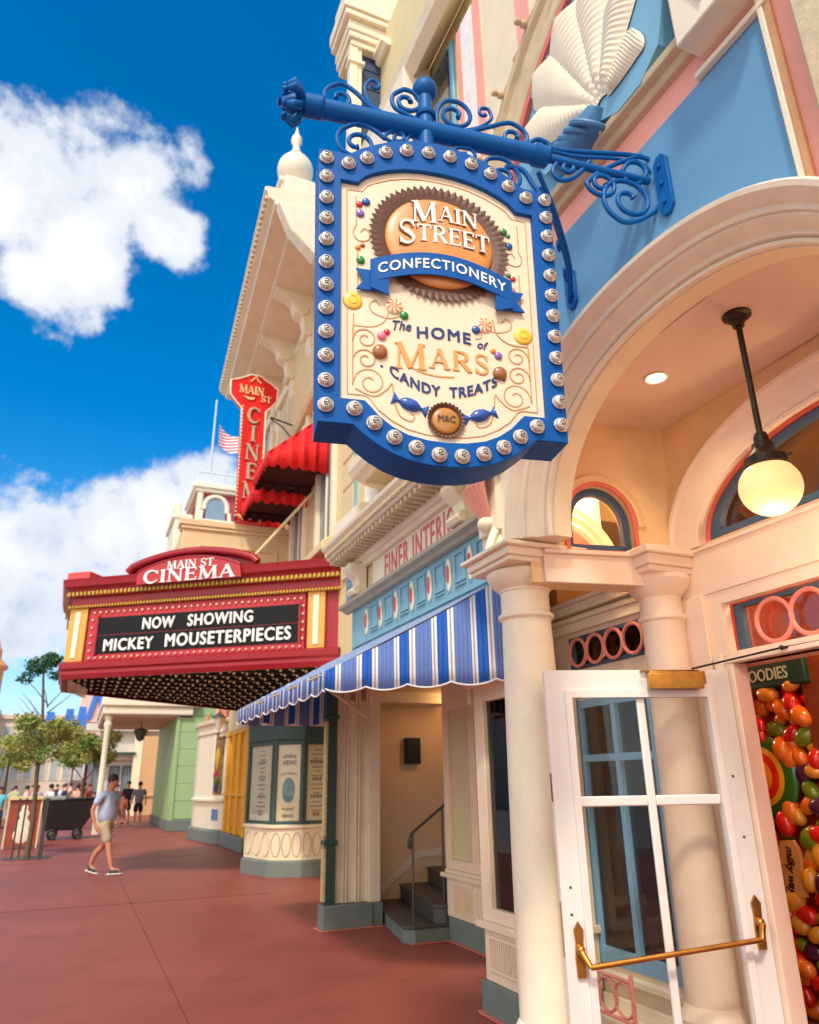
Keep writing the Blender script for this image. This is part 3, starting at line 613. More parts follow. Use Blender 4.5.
# ------------------------------------------------------------------ hanging sign
SD = V3((math.sin(R(101)), math.cos(R(101)), 0)); SN = V3((SD.y, -SD.x, 0)); SQ = V3((2.6, 2.354, 0)); SC = -1.31
def sg(U, z, d=0):
    t = (z-3.78)/.75; U2 = U*(1+.028*t); z2 = z-.030*(U/.56)*(.6+.5*t)
    return SQ+SD*(SC+U2)+V3((0, 0, z2))+SN*d
SG = thing('hanging_sign', 'large blue framed sign with silver bulbs hanging from a scrolled bracket over the pavement', 'sign', sg(0, 4.7, -.08))
def half_top(pts):   # pts for U>=0 from centre outwards ; returns full line left->right
    return [(-u, z) for u, z in pts[::-1]]+[p for p in pts if p[0] > 0]
ot = [(0, 4.682), (.08, 4.678), (.16, 4.662), (.24, 4.632), (.32, 4.590), (.39, 4.545), (.435, 4.505), (.455, 4.50), (.585, 4.50)]
ob = [(0, 2.868), (.09, 2.872), (.18, 2.888), (.26, 2.916), (.33, 2.955), (.39, 3.0), (.43, 3.035), (.585, 3.035)]
outer = half_top(ot)+[(-u, z) for u, z in half_top(ob)]
it_ = [(0, 4.490), (.08, 4.487), (.17, 4.472), (.25, 4.445), (.32, 4.41), (.36, 4.382), (.385, 4.352), (.395, 4.335), (.48, 4.335)]
ib = [(0, 2.985), (.09, 2.99), (.18, 3.008), (.25, 3.04), (.31, 3.085), (.355, 3.135), (.375, 3.155), (.485, 3.155)]
inner = half_top(it_)+[(-u, z) for u, z in half_top(ib)]
def splate(mb, loops, d0, th, bevel=0):
    vs, fs = curve_mesh(loops, th, bevel); mb.add([sg(p.x, p.y, d0+p.z) for p in vs], fs); return mb
m = MB(); splate(m, [outer], -.21, .17); m.build('sign_box', SBLUE, SG, bevel=.004)
m = MB(); splate(m, [outer, inner[::-1]], -.0395, .04, .004); m.build('sign_frame', SBLUE, SG)
PANEL = mat('cream sign panel', (236, 216, 186), .5, .05, 5, .1, 30, dirt=.06)
m = MB(); splate(m, [[(u*1.01, 3.74+(z-3.74)*1.01) for u, z in inner]], -.039, .014); m.build('sign_panel', PANEL, SG)
FD = -.024    # panel face
GOLD = mat('tan scroll paint', (200, 146, 92), .5, .08, 10, .05)
def line(mb, pts, wd, d=FD, th=.0012):
    stroke(mb, pts, wd*.8, th, lambda x, y, z: sg(x, y, d+z))
# pinstripes
m = MB()
pin = [(u*.93, 3.74+(z-3.74)*.945) for u, z in inner]
ip = half_top([(0, 4.452), (.08, 4.449), (.16, 4.435), (.24, 4.408), (.31, 4.372), (.35, 4.345), (.375, 4.305), (.45, 4.30)])+[(.45, 3.9), (.45, 3.19)]+[(-u, z) for u, z in half_top([(0, 3.02), (.09, 3.026), (.18, 3.045), (.25, 3.08), (.31, 3.125), (.35, 3.178), (.375, 3.19), (.45, 3.19)])][1:]+[(-.45, 3.9)]
for i in range(len(ip)): line(m, [ip[i], ip[(i+1) % len(ip)]], .0055)
m2_ = []
for s in (-1, 1):
    P = lambda L_: [(s*x, z) for x, z in L_]
    line(m, P([(.405, 4.27), (.405, 4.10)]+[(p.x, p.y) for p in cat_rom([(.405, 4.10), (.42, 4.05), (.395, 4.01), (.35, 4.02), (.34, 4.06), (.365, 4.085), (.385, 4.06)], 5)]), .0055)
    line(m, P([(.40, 3.96), (.40, 3.72)]), .0055)
    sp = spiral(.30, 3.60, .42, 3.565, 1.0, 1 if s else 1)
    for L_ in ([(.25, 3.67), (.27, 3.59), (.33, 3.545), (.42, 3.54)], [(.20, 3.62), (.26, 3.60), (.33, 3.62), (.345, 3.66), (.32, 3.685), (.295, 3.66)],
               [(.16, 3.55), (.19, 3.56), (.19, 3.59)], [(.42, 3.60), (.425, 3.40), (.425, 3.25)]):
        line(m, P([(p.x, p.y) for p in cat_rom(L_, 5)]), .0065)
    for cx, cz, r0 in ((.365, 3.475, .055), (.365, 3.37, .055), (.345, 3.255, .075)):
        q = spiral(cx, cz, cx+r0, cz+.01, 1.35, 1, 18, .25); line(m, P(q), .0075)
        line(m, P([(.425, cz+.06), (.425, cz-.02), (cx+r0, cz+.01)]), .006)
    q = [(p.x, p.y) for p in cat_rom([(.345+.07, 3.22), (.33, 3.19), (.27, 3.23), (.245, 3.26), (.235, 3.17), (.21, 3.105), (.16, 3.085), (.145, 3.11), (.165, 3.125)], 6)]; line(m, P(q), .0075)
m.build('gold_scrollwork', GOLD, SG)
# caramel cup
BROWN = mat('brown pleated cup', (96, 60, 42), .5, .18, 14, .2)
CARA = mat('caramel orange', (222, 146, 72), .38, .12, 5, .08, coat=.3)
CU, CV, CR = 0.0, 4.065, .268
def cup(mb, cu, cv, r0, r1, n, d0, dd):
    L_ = []
    for k, (r, d, wav) in enumerate(((r0*.97, d0, 0), (r0*1.02, d0+dd*.3, .2), ((r0+r1)/2, d0+dd*.75, .55), (r1, d0+dd, 1), (r1*.985, d0+dd*.8, 1), (r0, 0.0+FD, 0))):
        row = []
        for i in range(n*4):
            a = 2*math.pi*i/(n*4); zz = (1, 0, -1, 0)[i % 4]*wav
            row.append(sg(cu+(r+zz*(r1-r0)*.16)*math.cos(a), cv+(r+zz*(r1-r0)*.16)*math.sin(a)*.98, d+zz*dd*.22))
        L_.append(row)
    mb.loft(L_, True, False)
def dome(mb, cu, cv, r, h, d0, n=48, sq=.98):
    L_ = []
    for i in range(12):
        t = i/11; rr = r*math.sin(t*math.pi/2) if t > 0 else .0005; hh = h*(math.cos(t*math.pi/2))**.7 if t < 1 else 0
        L_.append([sg(cu+rr*math.cos(2*math.pi*k/n), cv+rr*math.sin(2*math.pi*k/n)*sq, d0+hh) for k in range(n)])
    mb.loft(L_, True, True)
m = MB(); cup(m, CU, CV, .272, .340, 62, FD, .014); m.build('pleated_cup', BROWN, SG, smooth=0)
m = MB(); dome(m, CU, CV, CR, .032, FD+.004); 
caramel = m.build('caramel_disc', CARA, SG, smooth=60)
def lw(tx, ty=0, bow=.0, tilt=-.05):   # lettering plane on the dome
    return None
LET = mat('white sign lettering', (246, 240, 230), .4, .03, 10, 0)
LSH = mat('dark lettering shadow', (110, 66, 34), .6, .05, 10, 0)
def sgtext_serif(mb, txt, h, cu, cv, d, depth, bow=0, tilt=0, bigfirst=0, xs=1, track=.05):
    tmp = MB(); serif(tmp, txt, h, (0, 0, 0), (1, 0, 0), (0, 1, 0), depth, 'C', track, None, xs, bigfirst)
    mb.add([sg(cu+p.x, cv+p.y-bow*(p.x)**2+tilt*p.x, d+p.z) for p in tmp.v], tmp.f)
def sgtext(mb, txt, size, cu, cv, d, depth, bow=0, tilt=0, bold=0, xs=1, spacing=1, shear=0):
    tmp = MB()
    for n_, (ex, ey) in enumerate(((0, 0), (bold, bold*.4), (-bold, -bold*.4), (bold*.4, -bold*.6))): ptext(tmp, txt, size, (ex*size, ey*size, 0), (1, 0, 0), (0, 1, 0), depth+.00025*n_, 'CENTER', 0, xs, None, spacing, shear)
    mb.add([sg(cu+p.x, cv+p.y-bow*(p.x)**2+tilt*p.x, d+p.z) for p in tmp.v], tmp.f)
m = MB(); sgtext_serif(m, 'MAIN', .092, .025, 4.178, FD+.034, .005, .5, 0, .38, .95); sgtext_serif(m, 'STREET', .098, .02, 4.045, FD+.034, .005, .35, 0, .42, .90); m.build('lettering', LET, SG)
m = MB(); sgtext_serif(m, 'MAIN', .092, .019, 4.172, FD+.031, .003, .5, 0, .38, .95); sgtext_serif(m, 'STREET', .098, .014, 4.039, FD+.031, .003, .35, 0, .42, .90); m.build('lettering_shadow', LSH, SG)
# ribbon
def rib(u): return 3.845+.105*math.cos(u/.34*math.pi/2)-.06*0
m = MB(); L_ = []
for i in range(31):
    u = -.345+.69*i/30; zc = 3.80+.125*math.cos(u/.35*1.25)-.02; dd = FD+.030+.014*math.cos(u/.345*1.5)
    L_.append([sg(u, zc-.062, dd), sg(u, zc+.062, dd), sg(u, zc+.062, dd+.008), sg(u, zc-.062, dd+.008)])
m.loft(L_); 
for s in (-1, 1):
    for P in ([(.345, 3.87-.015), (.345, 3.745-.015), (.26, 3.70), (.26, 3.80)], [(.26, 3.725), (.41, 3.725), (.375, 3.775), (.41, 3.835), (.335, 3.835)]):
        pts = [sg(s*a, b, FD+(.012 if len(P) == 5 else .03)) for a, b in P]; m.prism(pts if s > 0 else pts[::-1], SN*.01)
m.build('ribbon', SBLUE, SG, smooth=40)
m = MB(); tmp = MB(); ptext(tmp, 'CONFECTIONERY', .078, (0, 0, 0), (1, 0, 0), (0, 1, 0), .003, 'CENTER', .012, 1.0, None, 1.12)
for f in tmp.v:
    pass
wid = max(p.x for p in tmp.v); k = .315/wid
m.add([sg(p.x*k, 3.753+.125*math.cos(p.x*k/.35*1.25)-.001+p.y-.02+.02, FD+.0385+.014*math.cos(p.x*k/.345*1.5)+p.z) for p in tmp.v], tmp.f); m.build('ribbon_lettering', LET, SG)
# lower wording
NAVY = mat('navy lettering', (24, 52, 116), .5, .05, 8, 0); ORG = mat('orange gold lettering', (226, 158, 84), .5, .06, 8, 0)
m = MB(); sgtext(m, 'HOME', .086, .005, 3.525, FD, .004, .6, 0, .022, 1.0, 1.18); m.k = 0
sgtext(m, 'The', .072, -.20, 3.545, FD, .004, .6, .06, .006, .85, 1, .25); sgtext(m, 'of', .062, .185, 3.500, FD, .004, .0, -.15, .006, .9, 1, .35)
sgtext(m, 'CANDY  TREATS', .074, .0, 3.222, FD, .004, -1.35, 0, .026, .86, 1.1)
for s in (-1, 1): dome(m, s*.292, 3.345 if s < 0 else 3.345, .007, .004, FD, 10)
m.build('navy_lettering', NAVY, SG)
m = MB(); sgtext_serif(m, 'MARS', .105, .0, 3.365, FD, .004, .1, 0, .28, 1.05, .10)
line(m, [(p.x, p.y) for p in cat_rom([(-.16, 3.36), (-.10, 3.335), (-.02, 3.325), (.05, 3.33)], 6)], .008); m.build('orange_lettering', ORG, SG)
# small bottle-cap with monogram
m = MB(); cup(m, .0, 3.10, .068, .088, 28, FD, .016); m.build('pleated_cup', BROWN, SG, smooth=0)
m = MB(); dome(m, .0, 3.10, .066, .018, FD+.003, 32); m.build('caramel_disc', mat('bronze gold disc', (190, 128, 52), .3, .15, 6, .1, coat=.4), SG, smooth=60)
m = MB(); sgtext(m, 'M&C', .045, .0, 3.088, FD+.019, .004, 0, 0, .02, .9); m.build('monogram', BROWN, SG)
# candies
def cm(n, c): return mat(n, c, .22, .06, 20, .03, 60, coat=.6)
CC = dict(r=cm('red candy', (206, 28, 42)), b=cm('blue candy', (10, 84, 170)), g=cm('green candy', (30, 140, 54)), v=cm('violet candy', (140, 104, 184)), o=cm('orange candy', (240, 140, 40)), p=cm('pink candy', (236, 120, 140)), br=cm('caramel candy', (160, 100, 40)), y=cm('yellow candy', (244, 204, 60)), dk=cm('brown candy', (170, 80, 30)))
for u, z, r, c in [(-.39, 4.222, .017, 'r'), (-.357, 4.243, .021, 'b'), (-.386, 4.168, .021, 'v'), (-.398, 3.968, .014, 'o'), (-.376, 3.985, .012, 'dk'), (-.386, 3.898, .021, 'g'),
                   (.33, 4.21, .021, 'g'), (.355, 4.19, .012, 'g'), (.355, 4.125, .020, 'b'), (.345, 3.945, .013, 'g'), (.367, 3.928, .015, 'r'), (.357, 3.855, .019, 'p'),
                   (-.182, 3.625, .021, 'g'), (.165, 3.60, .021, 'b'), (-.29, 3.50, .022, 'p'), (-.266, 3.525, .016, 'r'), (.245, 3.495, .014, 'o'), (.27, 3.472, .020, 'v'), (-.30, 3.415, .036, 'br'), (.272, 3.375, .035, 'br')]:
    m = MB(); dome(m, u, z, r, r*.75, FD, 20, 1); m.build('candy', CC[c], SG, smooth=60)
for u, z in ((-.425, 3.668), (.40, 3.60)):
    m = MB(); dome(m, u, z, .046, .014, FD, 28, 1); o = m.build('butterscotch', CC['y'], SG, smooth=60)
    m = MB()
    for r in (.036, .020): 
        m.tube([sg(u+r*math.cos(R(t)), z+r*math.sin(R(t)), FD+(.006 if r > .03 else .013)) for t in range(0, 360, 15)], .0035, 6, ring=True)
    m.build('butterscotch_ring', CC['y'], o)
for u, z in ((-.23, 3.668), (.205, 3.632)):
    m = MB(); dome(m, u, z, .042, .014, FD, 28, 1); o = m.build('peppermint', mat('peppermint cream', (250, 226, 196), .25, .03, 9, 0, coat=.5), SG, smooth=60)
    m = MB()
    for k in range(8):
        a = k*math.pi/4; P = [(u+rr*math.cos(a+rr*14), z+rr*math.sin(a+rr*14)) for rr in (.006, .014, .022, .030, .038)]
        for i in range(4):
            r1 = .006+.008*i; hh = .0145*math.cos(math.asin(min(1, (r1+.004)/.042)))**.7
            stroke(m, [P[i], P[i+1]], .003+.0022*i, .001, lambda x, y, zz: sg(x, y, FD+.014*max(0, 1-((x-u)**2+(y-z)**2)/.042**2)**.35+zz+.0005))
    m.build('peppermint_stripe', CC['o'], o)
for u, z, rot in ((-.165, 3.165, -18), (.165, 3.145, 18)):
    m = MB(); c, s_ = math.cos(R(rot)), math.sin(R(rot))
    def q(a, b, d): return sg(u+a*c-b*s_, z+a*s_+b*c, FD+d)
    L_ = []
    for a, w_, d_ in ((-.085, .034, .004), (-.078, .028, .012), (-.056, .006, .010), (-.045, .014, .016), (-.025, .028, .024), (0, .031, .027), (.025, .028, .024), (.045, .014, .016), (.056, .006, .010), (.078, .028, .012), (.085, .034, .004)):
        L_.append([q(a, w_*math.cos(R(t)), d_*max(0, math.sin(R(t)))) for t in range(0, 360, 30)])
    m.loft(L_); m.build('wrapped_candy', CC['b'], SG, smooth=50)
# silver bulbs, one part each
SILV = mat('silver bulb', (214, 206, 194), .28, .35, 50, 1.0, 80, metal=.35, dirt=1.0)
bu = [(-.55, z) for z in (4.44, 4.325, 4.20, 4.08, 3.96, 3.835, 3.712, 3.59, 3.468, 3.348, 3.228, 3.11)]
bu += [(.55, z+.02) for z in (4.42, 4.305, 4.185, 4.065, 3.94, 3.82, 3.70, 3.58, 3.46, 3.34, 3.22, 3.10)]
bu += [(-.445, 4.43), (-.355, 4.485), (-.262, 4.545), (-.158, 4.585), (-.047, 4.60), (.062, 4.603), (.172, 4.585), (.27, 4.545), (.36, 4.485), (.45, 4.43)]
bu += [(-.423, 3.105), (-.335, 3.045), (-.246, 2.985), (-.147, 2.945), (-.043, 2.92), (.063, 2.92), (.165, 2.94), (.262, 2.98), (.345, 3.04), (.43, 3.10)]
proto = None
for i, (u, z) in enumerate(bu):
    c = sg(u, z, 0)
    if proto is None:
        m = MB(); LOCc = c
        m.lathe([(.027, .0), (.030, .004), (.031, .012), (.030, .020), (.027, .028), (.020, .033), (.010, .035), (.001, .0355)], c, 20, SN)
        m.lathe([(.0335, .006), (.036, .010), (.0335, .014)], c, 20, SN)
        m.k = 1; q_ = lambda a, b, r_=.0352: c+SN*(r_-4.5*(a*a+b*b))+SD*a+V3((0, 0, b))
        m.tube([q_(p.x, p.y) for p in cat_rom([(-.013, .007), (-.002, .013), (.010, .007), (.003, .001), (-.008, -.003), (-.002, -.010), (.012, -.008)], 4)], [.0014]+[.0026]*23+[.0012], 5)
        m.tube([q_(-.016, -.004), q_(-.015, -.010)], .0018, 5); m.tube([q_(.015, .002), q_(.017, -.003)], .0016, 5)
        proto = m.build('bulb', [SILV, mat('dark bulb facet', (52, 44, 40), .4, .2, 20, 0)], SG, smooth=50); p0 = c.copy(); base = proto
    else:
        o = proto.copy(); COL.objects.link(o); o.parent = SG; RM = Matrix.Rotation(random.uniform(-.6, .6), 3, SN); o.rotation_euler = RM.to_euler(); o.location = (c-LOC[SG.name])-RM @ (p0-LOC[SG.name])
m = MB(); 
for u, z in bu: m.lathe([(.038, .0005), (.038, .004), (.030, .005)], sg(u, z, 0), 20, SN)
m.build('bulb_collars', SBLUE, SG)
for k in range(7):
    pass
m = MB(); 
for k in range(9): m.lathe([(.005, 0), (.004, .003), (.001, .004)], sg(-.585, 3.1+.17*k, -.09), 8, -SD)
m.build('rivets', BBLUE, SG)
# ------------------------------------------------------------------ scrolled bracket
def bp(u, z, d=0): return SQ+SD*u+V3((0, 0, z))+SN*d
DD = -.09
BK = thing('sign_bracket', 'blue scrolled iron bracket fixed to the blue wall and carrying the hanging sign', 'bracket', (XF, 2.354, 4.66))
m = MB(); m.tube([bp(-1.985, 4.90, DD), bp(-1.90, 4.897, DD), bp(-1.895, 4.897, DD), bp(-1.885, 4.895, DD), bp(-.74, 4.82, DD), bp(-.735, 4.82, DD), bp(-.66, 4.81, DD), bp(-.64, 4.808, DD), bp(-.05, 4.76, DD)], [.060, .060, .066, .052, .052, .062, .058, .024, .022], 24)
m.build('arm', BBLUE, BK, smooth=30)
m = MB(); m.tube([bp(-1.343, 4.60, DD), bp(-1.343, 5.10, DD)], [.044, .038], 20); m.lathe([(.05, 4.95), (.056, 4.965), (.05, 4.98)], bp(-1.343, 0, DD), 20); m.sph(bp(-1.343, 5.15, DD), .068, 24, 16); m.build('post', BBLUE, BK, smooth=40)
m = MB(); ax = -SD
m.lathe([(.05, 0), (.058, .02), (.045, .03), (.05, .06), (.03, .10), (.02, .12), (.028, .135), (.001, .15)], bp(-1.985, 4.90, DD), 16, ax)
for k in range(7):
    a = 2*math.pi*k/7; e1 = SN*math.cos(a)+V3((0, 0, 1))*math.sin(a); o = bp(-2.0, 4.90, DD)
    m.tube([o+e1*.03, o+e1*.075+ax*.02, o+e1*.10+ax*.045, o+e1*.085+ax*.075], [.02, .026, .024, .014], 8); m.sph(o+e1*.075+ax*.09, .018, 8, 6)
m.build('finial', BBLUE, BK, smooth=50)
def z1(a, b): # enlarged photo coordinates -> (u, z) on the sign plane
    P = px_ray(270+a/2.381, 60+b/2.381); n_ = SN; t = ((SQ+V3((0, 0, 4))+SN*DD-EYE).dot(n_))/P.dot(n_); Q = EYE+P*t; return ((Q-SQ).dot(SD), Q.z)
def z2(a, b): return z1((500+a/2.567-270)*2.381, (b/2.567-60)*2.381)
def scr(ctrl, c, turns, cw, r=.0125, conv=z1, sh=.22, parts=1):
    C_ = [conv(*p) for p in ctrl]; P = [(p.x, p.y) for p in cat_rom(C_, 7)]
    if c is not None:
        cc_ = conv(*c); P += spiral(cc_[0], cc_[1], P[-1][0], P[-1][1], turns, cw, 22, sh)[1:]
    P = [P[0]]+[P[i] for i in range(1, len(P)) if math.hypot(P[i][0]-P[i-1][0], P[i][1]-P[i-1][1]) > .002]
    m = MB(); m.tube([bp(a, b, DD) for a, b in P], [r]*(len(P)-3)+[r*.9, r*1.1, r*1.3] if len(P) > 4 else r, 8); m.build('scroll', BBLUE, BK, smooth=40)
scr([(275, 130), (240, 112), (205, 78), (172, 57), (147, 62)], (166, 92), 1.2, 1)
scr([(262, 122), (235, 98), (226, 66), (240, 48)], (248, 62), .7, -1, .010)
scr([(362, 148), (325, 130), (296, 112), (292, 85), (318, 70)], (326, 100), 1.25, -1)
scr([(398, 155), (398, 120), (418, 98), (446, 100)], (438, 132), 1.3, -1)
scr([(462, 168), (500, 160), (527, 140), (520, 118)], (510, 128), .7, 1, .010)
scr([(470, 172), (520, 160), (570, 150), (603, 168)], (580, 184), 1.2, -1)
scr([(275, 188), (240, 162), (205, 152), (170, 165)], (208, 198), 1.4, 1)
scr([(320, 200), (290, 195), (274, 182), (290, 168)], (303, 184), 1.0, -1, .010)
scr([(345, 200), (325, 195), (335, 178)], (348, 190), .8, -1, .009)
scr([(430, 235), (440, 212), (468, 208)], (468, 228), 1.0, -1, .010)
scr([(505, 262), (520, 236), (560, 238), (590, 268)], (558, 280), 1.4, -1)
scr([(560, 255), (600, 262), (628, 300), (650, 330)], None, 0, 1, .014)
# wall end group
m_ = .014
scr([(75, 400), (70, 375), (95, 358), (122, 368)], (105, 378), .9, -1, m_, z2)
scr([(120, 372), (150, 385), (240, 392), (330, 398), (385, 412), (420, 455), (415, 520), (370, 560), (320, 570), (282, 545)], (332, 515), 1.5, -1, m_, z2)
scr([(230, 415), (190, 455), (155, 462), (135, 440), (150, 412)], (170, 430), 1.0, -1, m_, z2)
scr([(360, 400), (300, 420), (250, 445), (222, 470)], (262, 472), 1.5, 1, m_, z2)
scr([(313, 440), (330, 418), (358, 420), (375, 445), (355, 472), (325, 465), (313, 440)], None, 0, 1, m_, z2)
scr([(120, 385), (200, 402), (300, 408), (370, 425), (400, 470), (405, 540)], None, 0, 1, .010, z2)
# wall plates and the stay
for y, z, h in ((2.36, 4.66, .40), (3.25, 4.59, .30)):
    k = [(-.05, -h/2+.04), (-.02, -h/2), (.02, -h/2), (.05, -h/2+.04), (.05, h/2-.04), (.02, h/2), (-.02, h/2), (-.05, h/2-.04)]
    pm = MB(); pm.prism([(XF-.013, y+a, z+b) for a, b in k], (-.022, 0, 0))
    for dz in (-.12, 0, .12): pm.lathe([(.014, 0), (.014, .012), (.008, .018), (.001, .018)], (XF-.035, y, z+dz*h/.4), 6, (-1, 0, 0))
    pm.build('wall_plate', BBLUE, BK, smooth=30, bevel=.003)
pass
a0 = bp(-.72, 4.70, DD); pl = V3((XF-.03, 3.25, 4.52))
ctr = cat_rom([a0, wx(552, 205, 2.05), wx(562, 235, 2.2), wx(570, 268, 2.42), pl], 8)
m = MB(); m.tube(ctr, .014, 8); m.tube([p+V3((0, 0, -.04))+V3((-.02, 0, 0)) for p in ctr[3:]], .010, 8)
for t, r in ((.78, .055), (.55, .04)):
    c = ctr[int(len(ctr)*t)]+V3((-.03, .02, -.02)); m.tube([c+V3((r*math.cos(R(a))*.7, r*math.cos(R(a))*.7, r*math.sin(R(a))))*1 if False else c+V3((r*(1-a/700)*math.cos(R(a))*.7, r*(1-a/700)*math.cos(R(a))*.7, r*(1-a/700)*math.sin(R(a)))) for a in range(0, 500, 20)], .008, 6)
m.build('wall_stay', BBLUE, BK, smooth=40)
# ------------------------------------------------------------------ porch lamps
GLOW = mat('lit milk glass', (255, 206, 140), .3, .02, 3, 0, emit=.62)
lp = V3((3.0, 2.41, 2.93))
PL = thing('pendant_lamp', 'round milk glass globe lamp hanging on a dark bronze rod under the porch', 'lamp', (3.0, 2.41, CZ))
m = MB(); m.lathe([(.075, 0), (.075, -.012), (.055, -.02), (.05, -.035), (.032, -.05), (.03, -.075), (.001, -.076)], (3.0, 2.41, CZ), 24); m.build('ceiling_rose', BRONZE, PL)
m = MB(); m.tube([(3.0, 2.41, CZ-.06), (3.0, 2.41, 3.20)], .016, 14); m.build('rod', BRONZE, PL)
m = MB(); m.lathe([(.03, 3.24), (.036, 3.22), (.036, 3.19), (.05, 3.18), (.052, 3.15), (.075, 3.12), (.10, 3.10), (.105, 3.07), (.11, 3.055), (.09, 3.045), (.001, 3.045)], (3.0, 2.41, 0), 28)
for k in range(3):
    a = k*2.09+.4; m.tube([(3.0+.10*math.cos(a), 2.37+.10*math.sin(a), 3.06), (3.0+.125*math.cos(a), 2.37+.125*math.sin(a), 3.06)], .006, 8)
m.build('gallery', BRONZE, PL)
m = MB(); m.lathe([(.085, .115), (.112, .095)]+[(.148*math.sin(R(t)), .148*math.cos(R(t))*.97) for t in range(50, 180, 8)]+[(.001, -.1435)], (3.0, 2.41, 2.945), 36); m.build('globe', GLOW, PL, smooth=60)
ld = bpy.data.lights.new('globe_light', 'POINT'); ld.energy = 13; ld.color = (1, .72, .46); ld.shadow_soft_size = .16; lo_ = bpy.data.objects.new('globe_light', ld); COL.objects.link(lo_); lo_.parent = PL; lo_.location = V3((0, 0, 2.66-CZ))
DL = thing('recessed_downlight', 'small lit recessed downlight in the porch ceiling', 'ceiling light', (3.04, 3.10, CZ))
m = MB(); m.lathe([(.075, -.001), (.078, -.008), (.066, -.012), (.056, -.004)], (3.04, 3.10, CZ), 28); m.build('trim_ring', IVORY, DL)
m = MB(); m.lathe([(.057, -.006), (.001, -.0061)], (3.04, 3.10, CZ), 24); m.build('lens', mat('lit lens', (255, 236, 190), .3, .01, 3, 0, emit=6), DL)
ld = bpy.data.lights.new('downlight_spot', 'SPOT'); ld.energy = 20; ld.color = (1, .78, .54); ld.spot_size = R(130); ld.spot_blend = .8; ld.shadow_soft_size = .05; lo_ = bpy.data.objects.new('downlight_spot', ld); COL.objects.link(lo_); lo_.parent = DL; lo_.location = (0, 0, -.03)
# ------------------------------------------------------------------ shop with the blue frieze (X = 2.95)
XS = 2.95
B2 = thing('frieze_shop', 'cream and light blue shop front with red ovals along its frieze above the striped awning', 'building', (XS, 7, 0))
FB = mat('frieze blue paint', (126, 172, 186), .5, .08, 5, .15, dirt=.12)
m = MB(); m.box((3.9, 5.7, 0), (4.2, 8.07, 3.1)); m.box((XS+.02, 5.7, 3.05), (4.9, 8.6, 12.4)); m.box((XS+.02, 4.64, 3.6), (4.9, 5.7, 12.4)); m.build('wall', SAND, B2)
m = MB(); m.box((XS, 4.70, 3.10), (XS+.02, 8.62, 3.60)); m.build('frieze', FB, B2)
m = MB()
ov = [8.12, 7.66, 7.20, 6.76, 6.33, 5.90, 5.47, 5.04]
for i in range(len(ov)-1):
    a, b = ov[i]-.11, ov[i+1]+.11
    for (y0, y1, z0, z1) in ((b, a, 3.27, 3.29), (b, a, 3.53, 3.55), (b, b+.02, 3.29, 3.53), (a-.02, a, 3.29, 3.53), (b, a, 3.235, 3.25)): m.box((XS-.018, y0, z0), (XS, y1, z1))
m.box((XS-.02, 4.70, 3.14), (XS, 8.62, 3.16)); m.build('frieze_panel_trim', FB, B2, bevel=.003)
REDM = mat('red paint', (204, 70, 60), .45, .08, 6, .1)
for y in ov:
    m = MB(); lp = [(-y+.045*math.sin(R(t)), 3.385+.155*math.cos(R(t))) for t in range(0, 360, 12)]
    plate(m, [[(a, b) for a, b in lp][::-1]], .02, (XS-.001, 0, 0), (0, -1, 0), (0, 0, 1), bevel=.004); o = m.build('oval', IVORY, B2)
    m = MB(); lp = [(-y+.024*math.sin(R(t)), 3.39+.085*math.cos(R(t))) for t in range(0, 360, 15)]
    plate(m, [lp[::-1]], .01, (XS-.0215, 0, 0), (0, -1, 0), (0, 0, 1), bevel=.003); m.build('red_oval', REDM, o)
GT = mat('weathered grey tan trim', (176, 162, 138), .65, .14, 8, .3, 60, dirt=.3)
m = MB(); m.prism([(XS+.0, 4.66, 3.60), (XS-.06, 4.66, 3.605), (XS-.08, 4.66, 3.635), (XS-.14, 4.66, 3.65), (XS-.15, 4.66, 3.69), (XS+.02, 4.66, 3.71)], (0, 4.16, 0)); m.build('frieze_ledge', GT, B2, smooth=0, bevel=.006)
m = MB(); m.box((XS+.0, 4.7, 3.71), (XS+.02, 7.95, 4.06)); m.build('name_board', IVORY, B2)
PK = mat('faded red lettering', (214, 110, 112), .6, .1, 8, 0)
m = MB(); ptext(m, 'FINER INTERIORS', .40, (XS-.001, 6.50, 3.755), (0, -1, 0), (0, 0, 1), .006, 'CENTER', .008, .60, None, 1.15); m.build('name_lettering', PK, B2)
# scroll consoles at both ends of the name board
for y in (8.15, 5.36):
    m = MB(); P = [(0, 3.72), (-.16, 3.72), (-.19, 3.76), (-.16, 3.81), (-.10, 3.84), (-.12, 3.92), (-.20, 3.98), (-.24, 4.04), (-.22, 4.10), (0, 4.10)]
    m.prism([(XS+x, y, z) for x, z in P], (0, .22, 0))
    m.tube([(XS-.13, y-.01, 3.765), (XS-.13, y+.23, 3.765)], .05, 14); m.tube([(XS-.17, y-.01, 4.04), (XS-.17, y+.23, 4.04)], .055, 14); m.build('console', CREAM, B2, smooth=30, bevel=.006)
m = MB()
for k in range(5): m.box((XS-.002+.003*(k % 2), 8.35, 3.715+.085*k), (XS+.03, 8.95, 3.795+.085*k))
m.box((XS-.01, 8.60, 3.1), (XS+.3, 8.66, 12)); m.build('blue_siding', FB, B2, bevel=.004)
